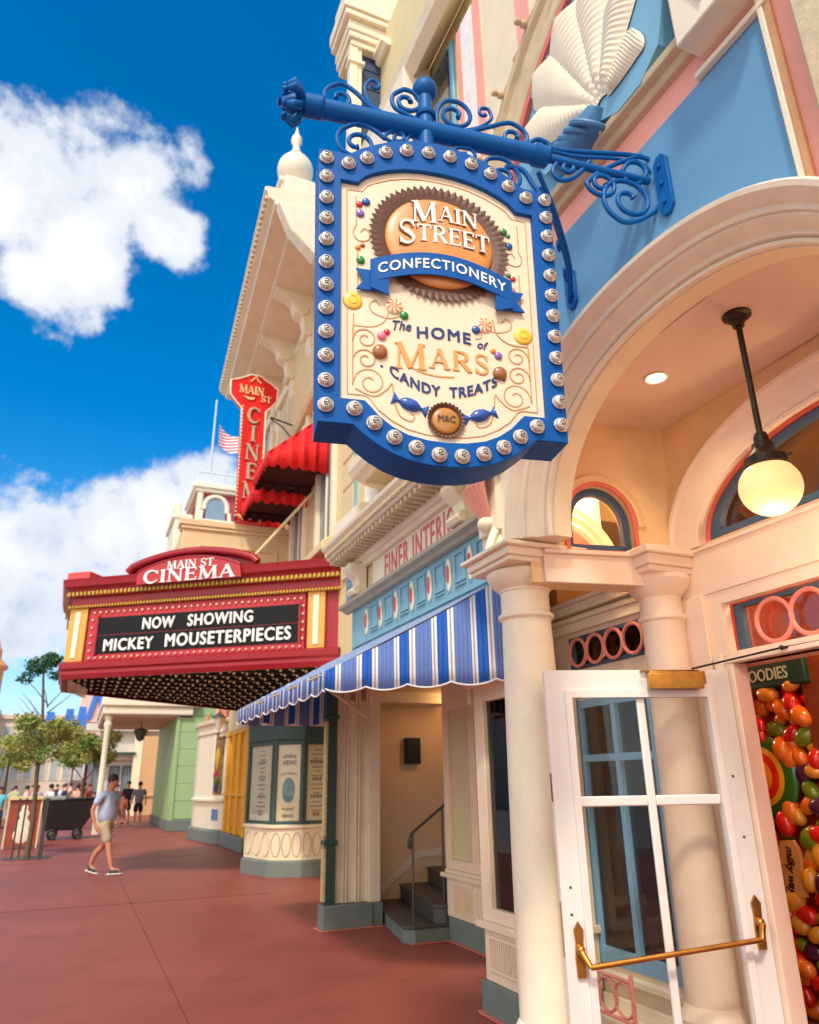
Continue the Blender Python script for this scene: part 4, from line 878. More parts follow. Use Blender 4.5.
# main cornice with dentils
m = MB(); C = [(0, 4.06), (-.05, 4.07), (-.06, 4.11), (-.10, 4.12), (-.12, 4.20), (-.34, 4.235), (-.36, 4.26), (-.37, 4.32), (-.42, 4.36), (-.43, 4.40), (0, 4.46)]
m.prism([(XS+x, 4.70, z) for x, z in C], (0, 3.98, 0)); m.build('cornice', CREAM, B2, smooth=0, bevel=.005)
m = MB()
for k in range(34): m.box((XS-.33, 4.76+k*.115, 4.165), (XS-.125, 4.76+k*.115+.055, 4.222))
m.build('modillion_course', TAN, B2, bevel=.006)
for k in range(0): pass
m = MB()
for k in range(66): m.box((XS-.405, 4.74+k*.059, 4.262), (XS-.36, 4.74+k*.059+.030, 4.30))
m.build('dentil_course', TAN, B2)
# shell console with coral husk where cornice meets the porch
m = MB(); m.tube([(XF-.06, 4.22, 3.86), (XF-.16, 4.40, 3.88), (XF-.18, 4.62, 3.86)], [.13, .15, .12], 16)
for k in range(7): a = k; m.tube([(XF-.16+.15*math.cos(R(t)), 4.28+.05*k, 3.87+.15*math.sin(R(t))) for t in range(60, 300, 20)], .014, 6)
m.build('scroll_boss', IVORY, B1)
m = MB()
for k in range(7):
    a = (k-3)*.033; m.tube([(XF-.10-.02*(3-abs(k-3)), 4.44+a, 3.73), (XF-.17-.01*(3-abs(k-3)), 4.44+a*1.3, 3.62), (XF-.11, 4.44+a*.8, 3.47), (XF-.05, 4.44+a*.3, 3.38)], [.016, .026, .02, .01], 8)
m.build('coral_husk', PINK, B1); m = MB(); m.sph((XF-.06, 4.44, 3.35), .075, 16, 10, (1, 1, .8)); m.box((XF-.06, 4.30, 3.28), (XF, 4.58, 3.8)); m.build('husk_base', IVORY, B1, bevel=.006)
# wide flared shelf of the oriel and the oriel above
m = MB(); S0 = [(XS-.02, 6.15), (XS-.30, 6.15), (XS-.30, 7.35), (XS-.02, 7.35)]
def flare(e, z): return [(XS, 5.75-e, z), (XS-.42-e, 5.95-e*.6, z), (XS-.42-e, 7.45+e*.6, z), (XS, 7.6+e, z)]
m.loft([flare(-.10, 4.80), flare(-.04, 4.86), flare(.02, 4.88), flare(.06, 4.96), flare(.07, 5.06), flare(.0, 5.09)]); m.build('oriel_base', CREAM, B2, smooth=0, bevel=.01)
m = MB(); m.add([(XS-.34, 6.2, 4.797), (XS-.34, 7.3, 4.797), (XS-.06, 7.3, 4.797), (XS-.06, 6.2, 4.797)], [(0, 1, 2, 3)]); m.build('oriel_soffit', TAN, B2)
m = MB(); m.box((XS-.36, 5.95, 5.09), (XS, 7.4, 9.8)); m.build('oriel', IVORY, B2, bevel=.01)
m = MB(); m.box((XS-.10, 7.52, 4.46), (XS+.02, 7.98, 10)); 
m.build('white_pier', IVORY, B2, bevel=.01)
m = MB(); m.prism([(XS+.01, 7.7, 4.46), (XS-.26, 7.7, 4.47), (XS-.28, 7.7, 4.70), (XS-.22, 7.7, 4.73), (XS+.01, 7.7, 4.74)], (0, 1.0, 0)); m.build('pier_plinth', IVORY, B2, bevel=.01)
# top storey seen behind the bracket: corner post, dark siding, cornices
def t4(px, py, Y=7.6): q = wy(px, py, Y); return q.x, q.z
a_ = t4(346, 150); b_ = t4(352, 45); c_ = t4(372, 60); zc = b_[1]; xl = b_[0]
m = MB(); m.box((xl-.02, 7.60, 9.2), (xl+.10, 7.75, zc)); m.box((xl+.10, 7.62, 9.2), (xl+.17, 7.75, zc)); m.box((xl-.05, 7.57, zc-.35), (xl+.2, 7.76, zc-.28)); m.build('corner_post', IVORY, B2, bevel=.01)
m = MB()
for k in range(18): m.obox((xl+.17, 7.70-.012*(k % 2), 9.3+.185*k), (.36, 0, 0), (0, .1, 0), (0, 0, .182))
m.box((xl+.5, 7.80, 9.2), (xl+.9, 7.9, zc)); m.build('dark_siding', SIDING, B2, bevel=.004)
m = MB(); x_ = xl
for (e, z0, z1) in ((.02, .0, .12), (.06, .12, .24), (.08, .24, .44), (.15, .44, .56), (.18, .56, .78), (.10, .78, 1.3)): m.box((x_-e, 7.60-e, zc+z0), (4.9, 8.2, zc+z1-.004))
m.build('upper_cornice', CREAM, B2, smooth=0, bevel=.015)
m = MB(); q = t4(402, 62, 7.45); P = [(0, 0), (.10, -.02), (.16, .10), (.15, .24), (.24, .34), (.40, .40), (.40, .5), (0, .5)]
m.prism([(q[0]-x, 7.30, q[1]+z-.3) for x, z in P][::-1], (0, .35, 0)); m.tube([(q[0]-.12, 7.27, q[1]-.22), (q[0]-.12, 7.68, q[1]-.22)], .085, 14); m.tube([(q[0]-.28, 7.27, q[1]+.08), (q[0]-.28, 7.68, q[1]+.08)], .07, 14); m.build('scroll_bracket', IVORY, B2, smooth=30, bevel=.008)
m = MB(); q0 = t4(408, 90, 7.5); m.box((q0[0], 7.5, 9), (q0[0]+.12, 7.68, zc)); m.box((q0[0]+.18, 7.55, 9), (q0[0]+.24, 7.68, zc)); m.build('window_trim', CREAM, B2, bevel=.01)
m = MB(); P0 = wx(398, 112, 2.75); P1 = wx(448, 2, 2.75)
m.prism([(2.72, 4.8, P0.z-.05), (2.60, 4.8, P0.z+.05), (2.56, 4.8, P0.z+.20), (2.66, 4.8, P0.z+.26), (2.97, 4.8, P0.z+.28)], (0, 2.6, 0)); m.build('eave', CREAM, B2, smooth=0, bevel=.01)
m = MB(); m.box((2.93, 5.35, 8.2), (2.965, 5.95, 9.6)); fr = m.build('window', LBLUE, B2, bevel=.01); m = MB(); m.box((2.90, 5.42, 8.3), (2.925, 5.88, 9.5)); m.build('pane', GLASSD, fr)
# near bay window
m = MB(); m.box((XS, 4.98, 0), (3.59, 5.62, .215)); m.box((3.90-.03, 5.62, 0), (3.95, 8.06, .24)); m.build('plinth', GREY, B2, bevel=.01)
PEA = mat('pinkish cream shopfront paint', (236, 212, 180), .42, .06, 4, .12, dirt=.08)
m = MB()
m.box((XS+.03, 5.0, .215), (3.59, 5.59, .56)); m.box((XS-.02, 4.96, .56), (3.59, 5.64, .61))
m.box((XS+.02, 5.44, .61), (XS+.14, 5.59, 2.32)); m.box((XS+.02, 5.0, .61), (XS+.10, 5.44, .70)); m.box((XS+.03, 5.0, .70), (XS+.09, 5.06, 2.32)); m.box((XS+.025, 5.003, 2.2), (3.585, 5.586, 2.33)); m.box((XS-.03, 4.96, 2.32), (3.2, 5.64, 2.65)); m.box((3.50, 5.0, .61), (3.58, 5.06, 2.2))
m.build('bay_frame', PEA, B2, bevel=.006)
m = MB(); m.box((XS+.012, 5.06, .29), (XS+.028, 5.50, .31)); m.box((XS+.012, 5.06, .50), (XS+.028, 5.50, .52)); m.box((XS+.012, 5.48, .31), (XS+.028, 5.50, .50))
for k in range(13): m.box((XS+.012, 5.07+.031*k, .312), (XS+.026, 5.082+.031*k, .498))
m.build('slatted_panel', PEA, B2)
m = MB(); m.box((XS+.06, 5.05, .70), (XS+.066, 5.44, 2.2)); m.build('pane', GLASSD, B2)
m = MB()
for (z0, z1, x) in ((.24, .62, 3.86), (.66, .70, 3.84)): m.box((x, 5.62, z0), (3.99, 8.06, z1))
m.box((3.80, 5.62, .62), (3.99, 8.10, .665))
for (y0, y1) in ((7.92, 8.06), (7.28, 7.42), (6.5, 6.62), (5.64, 5.75)): m.box((3.855, y0, .70), (3.99, y1, 3.0))
m.box((3.857, 5.7, .70), (3.98, 8.0, .80)); m.box((3.856, 5.7, 2.36), (3.98, 8.0, 3.0)); m.box((XS+.02, 5.645, 2.2), (3.98, 5.70, 3.0)); m.build('recess_frame', PEA, B2, bevel=.006)
m = MB(); 
for k in range(12): m.box((3.845, 7.46+.036*k, .31), (3.86, 7.472+.036*k, .55))
m.box((3.845, 7.44, .28), (3.86, 7.9, .30)); m.box((3.845, 7.44, .56), (3.86, 7.9, .58)); m.build('recess_slatted_panel', PEA, B2)
m = MB(); m.box((3.91, 5.7, .8), (3.915, 7.95, 2.6)); m.build('recess_pane', GLASSD, B2)
m = MB(); m.box((4.3, 4.6, 0), (4.36, 8.05, 2.6)); m.build('interior_back', mat('dim interior', (120, 88, 58), .8, .4, 2, 0), B2)
AL = thing('alcove_fill_lamp', 'added unseen fill lamp above the alcove behind the nearest column', 'ceiling light', (3.1, 4.12, 3.93)); m = MB(); m.lathe([(.07, .03), (.075, .0), (.055, -.004), (.001, -.004)], (3.1, 4.12, 3.93), 16); m.build('lens', mat('lit lens', (255, 236, 190)), AL)
ald = bpy.data.lights.new('alcove_fill_light', 'POINT'); ald.energy = 22; ald.color = (1, .90, .76); ald.shadow_soft_size = .07; alo = bpy.data.objects.new('alcove_fill_light', ald); COL.objects.link(alo); alo.parent = AL; alo.location = (0, 0, -.1)  # unseen lamp added to brighten the dark alcove
# storefront under the porch end (X = 3.6)
m = MB(); 
plx(m, [rect(3.72, 0, 5.70, 3.0), rect(4.10, 2.42, 5.06, 2.68)[::-1], rect(4.12, .38, 5.06, 2.18)[::-1]], 3.61, .1); m.build('side_storefront', PEA, B2)
m = MB(); 
for x, z0, z1 in ((3.58, 2.72, 2.80), (3.56, 2.80, 2.84), (3.53, 2.86, 2.93), (3.50, 2.93, 2.96), (3.55, .30, .345), (3.57, 0, .2)): m.box((x, 3.8, z0), (3.612, 5.66, z1))
m.build('side_storefront_mouldings', IVORY, B2, bevel=.006)
m = MB(); plx(m, [rect(4.10, 2.42, 5.06, 2.68), rect(4.13, 2.45, 5.02, 2.65)[::-1]], 3.60, .05); m.build('side_transom_frame', DBLUE, B2, bevel=.004)
rings([4.93-.225*k for k in range(4)], 2.55, .108, 3.585, B2)
m = MB(); plx(m, [rect(4.12, .38, 5.06, 2.18), rect(4.20, .48, 4.56, 1.72)[::-1], rect(4.61, .48, 4.98, 1.72)[::-1], rect(4.20, 1.77, 4.56, 2.12)[::-1], rect(4.61, 1.77, 4.98, 2.12)[::-1]], 3.595, .05); m.build('side_window', LBLUE, B2, bevel=.004)
m = MB(); m.box((3.63, 4.12, .4), (3.634, 5.05, 2.68)); m.build('side_pane', GLASSD, B2)
m = MB(); m.box((3.72, 4.80, .4), (3.78, 4.86, 2.2)); m.box((3.66, 5.04, .38), (4.2, 5.08, 2.7)); m.build('display_post', mat('golden oak', (200, 140, 74), .5, .15, 8, .2), B2)
m = MB(); m.box((3.40, 4.15, 0), (3.57, 5.3, .12)); m.build('side_plinth', IVORY, B2, bevel=.01)
# candies behind the side window (one display)
CW = thing('window_candy_display', 'tall jar column of red, orange and green candies behind the light blue side window', 'display', (3.85, 4.45, .4))
cset = [cm('red candy', (206, 28, 42)), cm('orange candy', (240, 140, 40)), cm('green candy', (30, 140, 54)), cm('brown candy', (170, 80, 30))]
m = MB(); m.box((3.8, 4.2, .38), (3.86, 4.6, 2.3)); m.build('board', mat('dark brown board', (70, 44, 28), .6, .2, 5, .1), CW)
random.seed(5); proto_c = {}
k = 0
for z in [i*.085 for i in range(5, 24)]:
    for y in (4.26, 4.36, 4.46):
        c = random.choice([0, 0, 1, 0, 2, 3]); yy, zz = y+random.uniform(-.02, .02), z+random.uniform(-.02, .02)
        if c not in proto_c:
            m = MB(); m.sph((3.77, yy, zz), .05, 14, 8, (.6, 1, .85)); proto_c[c] = (m.build('candy', cset[c], CW), V3((3.77, yy, zz)))
        else:
            o = proto_c[c][0].copy(); COL.objects.link(o); o.parent = CW; o.location = V3((3.77, yy, zz))-proto_c[c][1]
SL_ = thing('window_fill_lamp', 'added warm fill lamp behind the light blue side window', 'lamp', (3.98, 4.72, 2.45)); m = MB(); m.lathe([(.04, .06), (.06, 0), (.05, -.03), (.001, -.04)], (3.98, 4.72, 2.45), 14); m.build('shade', mat('lit lens', (255, 236, 190)), SL_)
sl2 = bpy.data.lights.new('window_fill_light', 'POINT'); sl2.energy = 9; sl2.color = (1, .70, .42); sl2.shadow_soft_size = .06; so2 = bpy.data.objects.new('window_fill_light', sl2); COL.objects.link(so2); so2.parent = SL_; so2.location = (0, 0, -.09)  # lamp added to lift the dark interior behind the side window
BD = thing('bay_display', 'red and blue candy display behind the nearest slim shop window', 'display', (3.3, 5.25, .7))
m = MB(); m.box((3.15, 5.08, .70), (3.5, 5.42, .76)); m.build('shelf', PEA, BD); m = MB(); m.lathe([(.10, .76), (.12, .9), (.05, 1.2), (.04, 1.3)], (3.25, 5.25, 0), 16); m.build('stand', IVORY, BD)
for i_, (z_, c_) in enumerate(((1.35, 'red candy'), (1.5, 'blue candy'), (1.65, 'red candy'), (1.78, 'peppermint cream'))):
    for a_ in range(5):
        m = MB(); m.sph((3.22+.09*math.cos(a_*1.26+i_), 5.25+.09*math.sin(a_*1.26+i_), z_), .055, 12, 8); m.build('wrapped_sweet', MATS[c_], BD)
# pink circle railing
RL = thing('circle_railing', 'low coral pink iron railing of linked circles seen through the open glass door', 'railing', (3.30, 4.6, 0))
p0, p1 = V3((3.28, 4.95, 0)), V3((3.28, 4.28, 0)); m = MB()
for z in (.20, .42): m.tube([p0+V3((0, 0, z)), p1+V3((0, 0, z))], .011, 8)
m.build('rail', ROSE, RL)
m = MB(); m.tube([p1, p1+V3((0, 0, .46))], .013, 8); m.build('post', ROSE, RL); m = MB(); m.tube([p0, p0+V3((0, 0, .46))], .013, 8); m.build('post', ROSE, RL)
m = MB()
for i in range(4):
    c = p0.lerp(p1, (i+.5)/4); m.tube([c+V3((0, .095*math.cos(R(t)), .31+.095*math.sin(R(t)))) for t in range(0, 360, 20)], .010, 6, ring=True)
m.build('circles', ROSE, RL)
# steps in the recessed entry
STP = mat('dark slate step', (70, 68, 66), .5, .2, 5, .3, dirt=.2)
ST = thing('entrance_steps', 'three dark slate steps rising into the recessed doorway under the striped awning', 'steps', (3.7, 8.6, 0))
def st_poly(x0, xl): return [(x0, 8.14), (x0+.10, 8.05), (4.0, 8.05), (7.2, 8.12), (7.2, 9.98), (xl, 9.98)]
m = MB(); 
for i, (x0, z0, z1) in enumerate(((3.36, 0, .165), (3.72, .165, .34), (4.12, .34, .52))):
    P = st_poly(x0, x0+.36)
    mm = MB(); mm.prism([(a+.02, b+.02 if b < 8.5 else b, z0) for a, b in P], (0, 0, z1-z0-.03)); s = mm.build('step', GREY if i == 0 else STP, ST, smooth=0)
    mm = MB(); mm.prism([(a-(.0), b, z1-.03) for a, b in P], (0, 0, .03)); mm.build('tread', STP, s, smooth=0, bevel=.008)
# recess walls
RW = mat('recess wall paint', (226, 190, 146), .55, .07, 2.5, .15, dirt=.1)
m = MB(); m.box((3.42, 9.98, 0), (7.4, 10.1, 3.0)); m.build('recess_wall', RW, B2)
m = MB(); m.prism([(3.72, 9.965, .16), (3.72, 9.965, .24), (4.36, 9.965, .72), (5.6, 9.965, .80), (5.6, 9.965, .72), (4.38, 9.965, .64)], (0, .014, 0)); m.build('stair_skirting', PEA, B2, smooth=0)
m = MB(); m.box((7.3, 8.0, 0), (7.4, 10, 3.0)); m.build('recess_end_wall', RW, B2); m = MB(); m.box((XS+.1, 8.10, 2.75), (7.4, 10.05, 2.82)); m.build('recess_ceiling', PORCH, B2)
rl = bpy.data.lights.new('entry_lamp', 'POINT'); rl.energy = 7; rl.color = (1, .58, .26); rl.shadow_soft_size = .08; rlo = bpy.data.objects.new('entry_lamp', rl); COL.objects.link(rlo)
EL = thing('entry_lamp', 'small lit ceiling lamp inside the recessed entry above the steps', 'lamp', (4.75, 9.2, 2.75)); m = MB(); m.lathe([(.07, 0), (.075, -.02), (.001, -.03)], (4.75, 9.2, 2.749), 16); m.build('diffuser', mat('lit lens', (255, 236, 190)), EL); rlo.parent = EL; rlo.location = (0, 0, -.12)
m = MB(); a = wy(404, 738, 9.97); b = wy(419, 764, 9.97); m.box((a.x, 9.90, b.z), (b.x, 9.977, a.z)); m.box((a.x+.02, 9.895, b.z+.03), (b.x-.02, 9.90, a.z-.03)); tag(m.build('wall_speaker', BLACK, None, bevel=.008), 'small black box mounted on the recess wall above the steps', 'speaker')
# handrail
HR = thing('handrail', 'thin grey iron handrail with two posts beside the slate steps', 'handrail', (3.75, 8.22, 0))
m = MB(); P = cat_rom([(3.50, 8.22, .93), (3.485, 8.22, .98), (3.52, 8.22, 1.05), (3.66, 8.22, 1.15), (3.92, 8.22, 1.33), (4.18, 8.22, 1.50), (4.20, 8.22, 1.56)], 5); m.tube(P, .016, 10)
m.tube([(3.50+.025*math.cos(R(t)), 8.22, .94+.035*math.sin(R(t))) for t in range(0, 360, 30)], .012, 8, ring=True); m.build('rail', IRON, HR)
for x, z0, z1 in ((3.53, .165, 1.05), (3.90, .34, 1.31)):
    m = MB(); m.tube([(x, 8.22, z0), (x, 8.22, z1)], .012, 10); m.lathe([(.035, 0), (.03, .008), (.014, .015)], (x, 8.22, z0), 14); m.build('post', IRON, HR)
# pilaster at the far side of the recess
B3 = thing('bay_window_shop', 'cream shop with dark green framed bay window and grey green pilaster below the striped awning', 'building', (3.6, 12, 0))
DG = mat('dark green frame paint', (48, 78, 72), .42, .1, 6, .12, dirt=.1)
m = MB(); m.box((2.80, 9.18, 0), (3.42, 9.40, .26)); m.box((3.36, 9.21, 0), (3.56, 10.0, .255)); m.build('plinth', GREY, B3, bevel=.012)
m = MB(); m.box((2.83, 9.20, .26), (2.95, 9.30, 2.75)); m.box((2.80, 9.17, .90), (2.97, 9.32, .95)); m.box((2.80, 9.17, 2.35), (2.97, 9.32, 2.40)); m.build('green_pilaster', DG, B3, bevel=.008)
m = MB(); m.box((2.80, 9.20, .30), (2.829, 9.29, .86)); m.box((2.80, 9.20, 1.0), (2.829, 9.29, 2.32)); 
for k in range(22): m.sph((2.815, 9.195, 1.03+.059*k), .016, 8, 6)
m.build('beaded_strip', mat('gilt cream bead', (214, 190, 130), .5), B3)
m = MB(); m.box((2.95, 9.30, .26), (3.42, 9.42, 2.6))
for x in (2.97, 3.06, 3.10, 3.22, 3.26, 3.36): m.box((x, 9.275, .26), (x+.028, 9.30, 3.0))
m.box((3.385, 9.23, .255), (3.535, 9.98, 3.0)); m.build('pilaster_panel', CREAM, B3, bevel=.008)
m = MB(); m.box((4.75, 10.1, 0), (4.85, 14.6, 3.0)); m.build('return_wall', CREAM, B3)
m = MB(); m.box((3.0, 9.44, 2.6), (4.7, 13.9, 2.75)); m.build('fascia', CREAM, B3, bevel=.01)
# bay window: faceted plan
bp_ = [(3.62, 16.6), (3.18, 15.75), (3.45, 14.70), (3.97, 14.42), (4.55, 14.50)]
def bay(e, z): return [(x-e*(.9 if i < 3 else .2), y-e*(.3 if i < 2 else .9), z) for i, (x, y) in enumerate(bp_)]+[(4.55, 16.6, z)]
m = MB(); m.loft([bay(.06, 0), bay(.06, .24), bay(.02, .27), bay(.0, .27)]); m.build('bay_plinth', GREY, B3, smooth=0, bevel=.012)
m = MB(); m.loft([bay(0, .27), bay(0, .80), bay(.05, .82), bay(.05, .87), bay(.0, .88)]); m.build('bay_base', CREAM, B3, smooth=0, bevel=.008)
m = MB(); m.loft([bay(.0, 2.36), bay(.03, 2.40), bay(.03, 2.72)]); m.build('bay_head', DG, B3, smooth=0, bevel=.01)
m = MB()
segs = []
for i in range(4):
    a, b = V3((*bp_[i], 0)), V3((*bp_[i+1], 0)); d = (b-a).normalized(); n_ = V3((d.y, -d.x, 0)); n_ = n_ if n_.dot(V3((-1, -1, 0))) > 0 else -n_
    segs.append((a, b, d, n_))
    for q_ in (a, b-d*.07): m.obox(q_+V3((0, 0, .88))-n_*.06, d*.07, n_*.075, V3((0, 0, 1.5)))
    m.obox(a+V3((0, 0, .88))-n_*.05, d*(b-a).length, n_*.055, V3((0, 0, .06))); m.obox(a+V3((0, 0, 2.30))-n_*.05, d*(b-a).length, n_*.055, V3((0, 0, .08)))
m.build('window_frame', DG, B3, bevel=.006)
POST = mat('printed cream poster', (244, 228, 184), .6, .08, 3, 0)
INK = mat('poster ink', (74, 62, 46), .7, .1, 3, 0)
for i in range(4):
    a, b, d, n_ = segs[i]; L_ = (b-a).length; m = MB(); o0 = a+d*.07-n_*.045
    m.obox(o0+V3((0, 0, .94)), d*(L_-.14), n_*.006, V3((0, 0, 1.36))); po = m.build('poster', POST, B3)
    m = MB(); c = a+d*L_/2-n_*.0385; u = d; 
    if u.cross(V3((0, 0, 1))).dot(n_) < 0: u = -d
    z = V3((0, 0, 1)); kx = min(1, (L_-.16)/.5)
    if i == 2:
        ptext(m, 'GENERAL', .085, c+z*2.06, u, z, .002, 'CENTER', .03, .9*kx, lambda x, y: (x, y-.6*x*x)); ptext(m, 'NEWS', .12, c+z*1.93, u, z, .002, 'CENTER', .03, .9*kx)
        ptext(m, 'PHOTOGRAPHY', .055, c+z*1.76, u, z, .002, 'CENTER', .03, .9*kx, lambda x, y: (x, y-1.2*x*x)); ptext(m, 'SERVICE', .075, c+z*1.0, u, z, .002, 'CENTER', .03, .9*kx); ptext(m, 'WORKSHOP', .055, c+z*1.12, u, z, .002, 'CENTER', .03, .9*kx, lambda x, y: (x, y+1.2*x*x))
        m.build('poster_lettering', INK, po); m = MB(); plate(m, [[(.145*kx*math.cos(R(t)), .225*math.sin(R(t))) for t in range(0, 360, 12)]], .004, c+z*1.48, u, z); m.build('poster_portrait', mat('teal print', (70, 128, 140), .5, .45, 7, 0), po)
    else:
        for j in range(16):
            w_ = (.08+.11*((j*37) % 5)/5)*kx; hh = .022 if j % 4 else .06; x_ = -w_
            while x_ < w_: m.obox(c+z*(1.02+.078*j)+u*x_, u*(hh*.45), n_*.002, V3((0, 0, hh))); x_ += hh*.8
        m.build('poster_lettering', INK, po)
    m = MB(); m.obox(a+d*.07+V3((0, 0, .94))-n_*.02, d*(L_-.14), n_*.004, V3((0, 0, 1.36))); m.build('pane', GLASS, B3)
    m = MB()
    for j in range(3):
        cc_ = a+d*(L_*(j+.5)/3); u = d
        m.tube([cc_+n_*.004+u*(.42*L_/3*math.cos(R(t)))+V3((0, 0, .54+.20*math.sin(R(t)))) for t in range(0, 360, 18)], .012, 6, ring=True)
    m.build('oval_moulding', TAN, B3)
# ------------------------------------------------------------------ striped awning
AW = thing('striped_awning', 'blue and white striped awning with scalloped valance over the recessed shop entrance', 'awning', (2.3, 7.2, 2.3))
AB = mat('royal blue canvas', (10, 84, 176), .7, .08, 30, .3, 200); AS = mat('slate blue canvas', (92, 116, 176), .7, .08, 30, .3, 200); AWH = mat('off white canvas', (226, 218, 212), .75, .05, 30, .3, 200); AG = mat('grey canvas stripe', (150, 150, 158), .75, .05, 30, .3, 200)
ALB = mat('slate canvas sheen', (142, 182, 226), .7, .08, 30, .3, 200)  # slate stripe made paler: sheen painted into the canopy top
AMATS = [AB, AWH, AG, AS, ALB]
PER = .325; PAT = [(0, .27, 0), (.27, .33, 1), (.33, .365, 2), (.365, .43, 1), (.43, .86, 3), (.86, .905, 1), (.905, .94, 2), (.94, 1.0, 1)]
def sl(L_, off=0):
    out = []; k = 0; s = -off
    while s < L_:
        for a, b, c in PAT:
            x0, x1 = max(0, s+a*PER), min(L_, s+b*PER)
            if x1 > x0+1e-5:
                n = max(1, int((x1-x0)/.03)+0)
                for i in range(n): out.append((x0+(x1-x0)*i/n, x0+(x1-x0)*(i+1)/n, c))
        s += PER
    return out
cA = V3((1.80, 5.96, 0)); wA = V3((2.945, 4.90, 0)); cF = V3((1.77, 9.62, 0)); wF = V3((2.94, 9.62, 0)); ZB, ZC, ZT = 2.29, 2.475, 3.12
def scal(s, p=.36): return .035*abs(math.sin(math.pi*s/p))**.8
def panel(mb, p, q, ztopf, off, pat=True, wav=0):
    L_ = (q-p).length; d = (q-p).normalized(); nn = V3((d.y, -d.x, 0))
    for a, b, c in sl(L_, off):
        mb.k = c
        P0, P1 = p+d*a, p+d*b; w0 = nn*(wav*math.sin(a*9)); w1 = nn*(wav*math.sin(b*9)); z0, z1 = ZB+.035-scal(a), ZB+.035-scal(b); zm0 = zm1 = ZB+.13
        P0 = P0+w0; P1 = P1+w1
        mb.add([P0+V3((0, 0, z0)), P1+V3((0, 0, z1)), P1+V3((0, 0, zm1)), P0+V3((0, 0, zm0)), P1+V3((0, 0, max(zm1, ztopf(b/L_)))), P0+V3((0, 0, max(zm0, ztopf(a/L_))))], [(0, 1, 2, 3), (3, 2, 4, 5)])
m = MB(); panel(m, cA, wA, lambda t: ZC+(ZT-ZC)*t-.03*math.sin(math.pi*t), 0, wav=.006); o = m.build('near_side', AMATS, AW, smooth=30)
so_ = o.modifiers.new('th', 'SOLIDIFY'); so_.thickness = .004
m = MB(); panel(m, cF, wF, lambda t: ZC+(ZT-ZC)*t, 0, wav=.006); o = m.build('far_side', AMATS, AW, smooth=30); o.modifiers.new('th', 'SOLIDIFY').thickness = .004
m = MB(); panel(m, cF, cA, lambda t: ZC, .1, wav=.006); o = m.build('valance', AMATS, AW, smooth=30); o.modifiers.new('th', 'SOLIDIFY').thickness = .004
m = MB(); L_ = (cF-cA).length; cmap = {0: 0, 1: 1, 2: 2, 3: 4}
for a, b, c in sl(L_, .1):
    t0, t1 = a/L_, b/L_; m.k = cmap[c]; rows_ = []
    for j in range(7):
        s = j/6; sag = .012*math.sin(math.pi*s)
        rows_.append((cF.lerp(cA, t0).lerp(wF.lerp(wA, t0), s)+V3((0, 0, ZC+(ZT-ZC)*s-sag)), cF.lerp(cA, t1).lerp(wF.lerp(wA, t1), s)+V3((0, 0, ZC+(ZT-ZC)*s-sag))))
    for j in range(6): m.add([rows_[j][0], rows_[j][1], rows_[j+1][1], rows_[j+1][0]], [(0, 1, 2, 3)])
o = m.build('canopy', AMATS, AW, smooth=30); o.modifiers.new('th', 'SOLIDIFY').thickness = .004
m = MB()
for p, q in ((cA, wA), (cF, wF)):
    m.tube([p+V3((.04, .09, ZB+.12)), q+V3((0, .09, ZB+.12))], .014, 8)
m.tube([cA+V3((0.01, 0, ZC-.02)), cF+V3((.01, 0, ZC-.02))], .014, 8); m.tube([cA+V3((.02, .05, ZB+.05)), V3((2.35, 6.5, 2.16))], .014, 8); m.build('frame', TAN, AW)
m = MB()
for p, q in ((cF, cA), (cA, wA)):
    L_ = (q-p).length; d = (q-p).normalized(); n = int(L_/.03); m.tube([p+d*(L_*i/n)+V3((d.y, -d.x, 0))*(.006*math.sin(L_*i/n*9)+.003)+V3((0, 0, ZB+.034-scal(L_*i/n))) for i in range(n+1)], .007, 6)
m.build('white_piping', AWH, AW)
# ------------------------------------------------------------------ cinema building
XC = 3.9
B4 = thing('cinema_building', 'tall cream cinema building with bracketed roof cornice, ball finial and quoined corner', 'building', (XC, 14, 0))
CTAN = mat('cinema cream wall', (222, 200, 150), .6, .07, 2, .15, dirt=.1)
m = MB(); m.box((XC, 11.4, 3.0), (9, 22.5, 12.2)); m.box((XC+.3, 10.2, 3.0), (9, 11.4, 10)); m.build('wall', CTAN, B4)
m = MB(); m.box((XC+.6, 10.15, 0), (9, 24, 3.0)); m.build('lower_wall', CREAM, B4)
m = MB()
for k in range(14):
    z = 4.9+.56*k; m.box((XC-.05, 11.36, z), (XC+.42, 12.0, z+.52)); m.box((XC-.04, 11.37, z+.52), (XC+.4, 11.98, z+.56))
m.build('quoins', CTAN, B4, bevel=.02)
# tall windows with moulded surrounds
for y in (13.05, 15.1, 17.0, 18.9):
    for z in (5.9, 9.2) if y < 16 else (8.6,):
        m = MB(); m.box((XC-.10, y-.62, z-.1), (XC, y-.45, z+2.4)); m.box((XC-.10, y+.45, z-.1), (XC, y+.62, z+2.4)); m.box((XC-.16, y-.70, z+2.4), (XC, y+.70, z+2.65)); m.box((XC-.18, y-.7, z-.22), (XC, y+.7, z-.1)); m.box((XC-.06, y-.45, z-.1), (XC, y+.45, z+.0)); m.box((XC-.05, y-.03, z), (XC, y+.03, z+2.4))
        w_ = m.build('window', IVORY, B4, bevel=.015); m = MB(); m.box((XC-.02, y-.45, z), (XC-.01, y+.45, z+2.4)); m.build('pane', mat('dim upstairs glass', (120, 130, 134), .15, .2, 2, 0), w_)
# sloping shelf above the marquee
m = MB(); m.prism([(XC, 12.2, 5.5), (XC-.35, 12.2, 5.55), (XC-.35, 12.2, 5.7), (XC, 12.2, 5.95)], (0, 7, 0)); m.build('sill_course', CTAN, B4, smooth=0, bevel=.02)
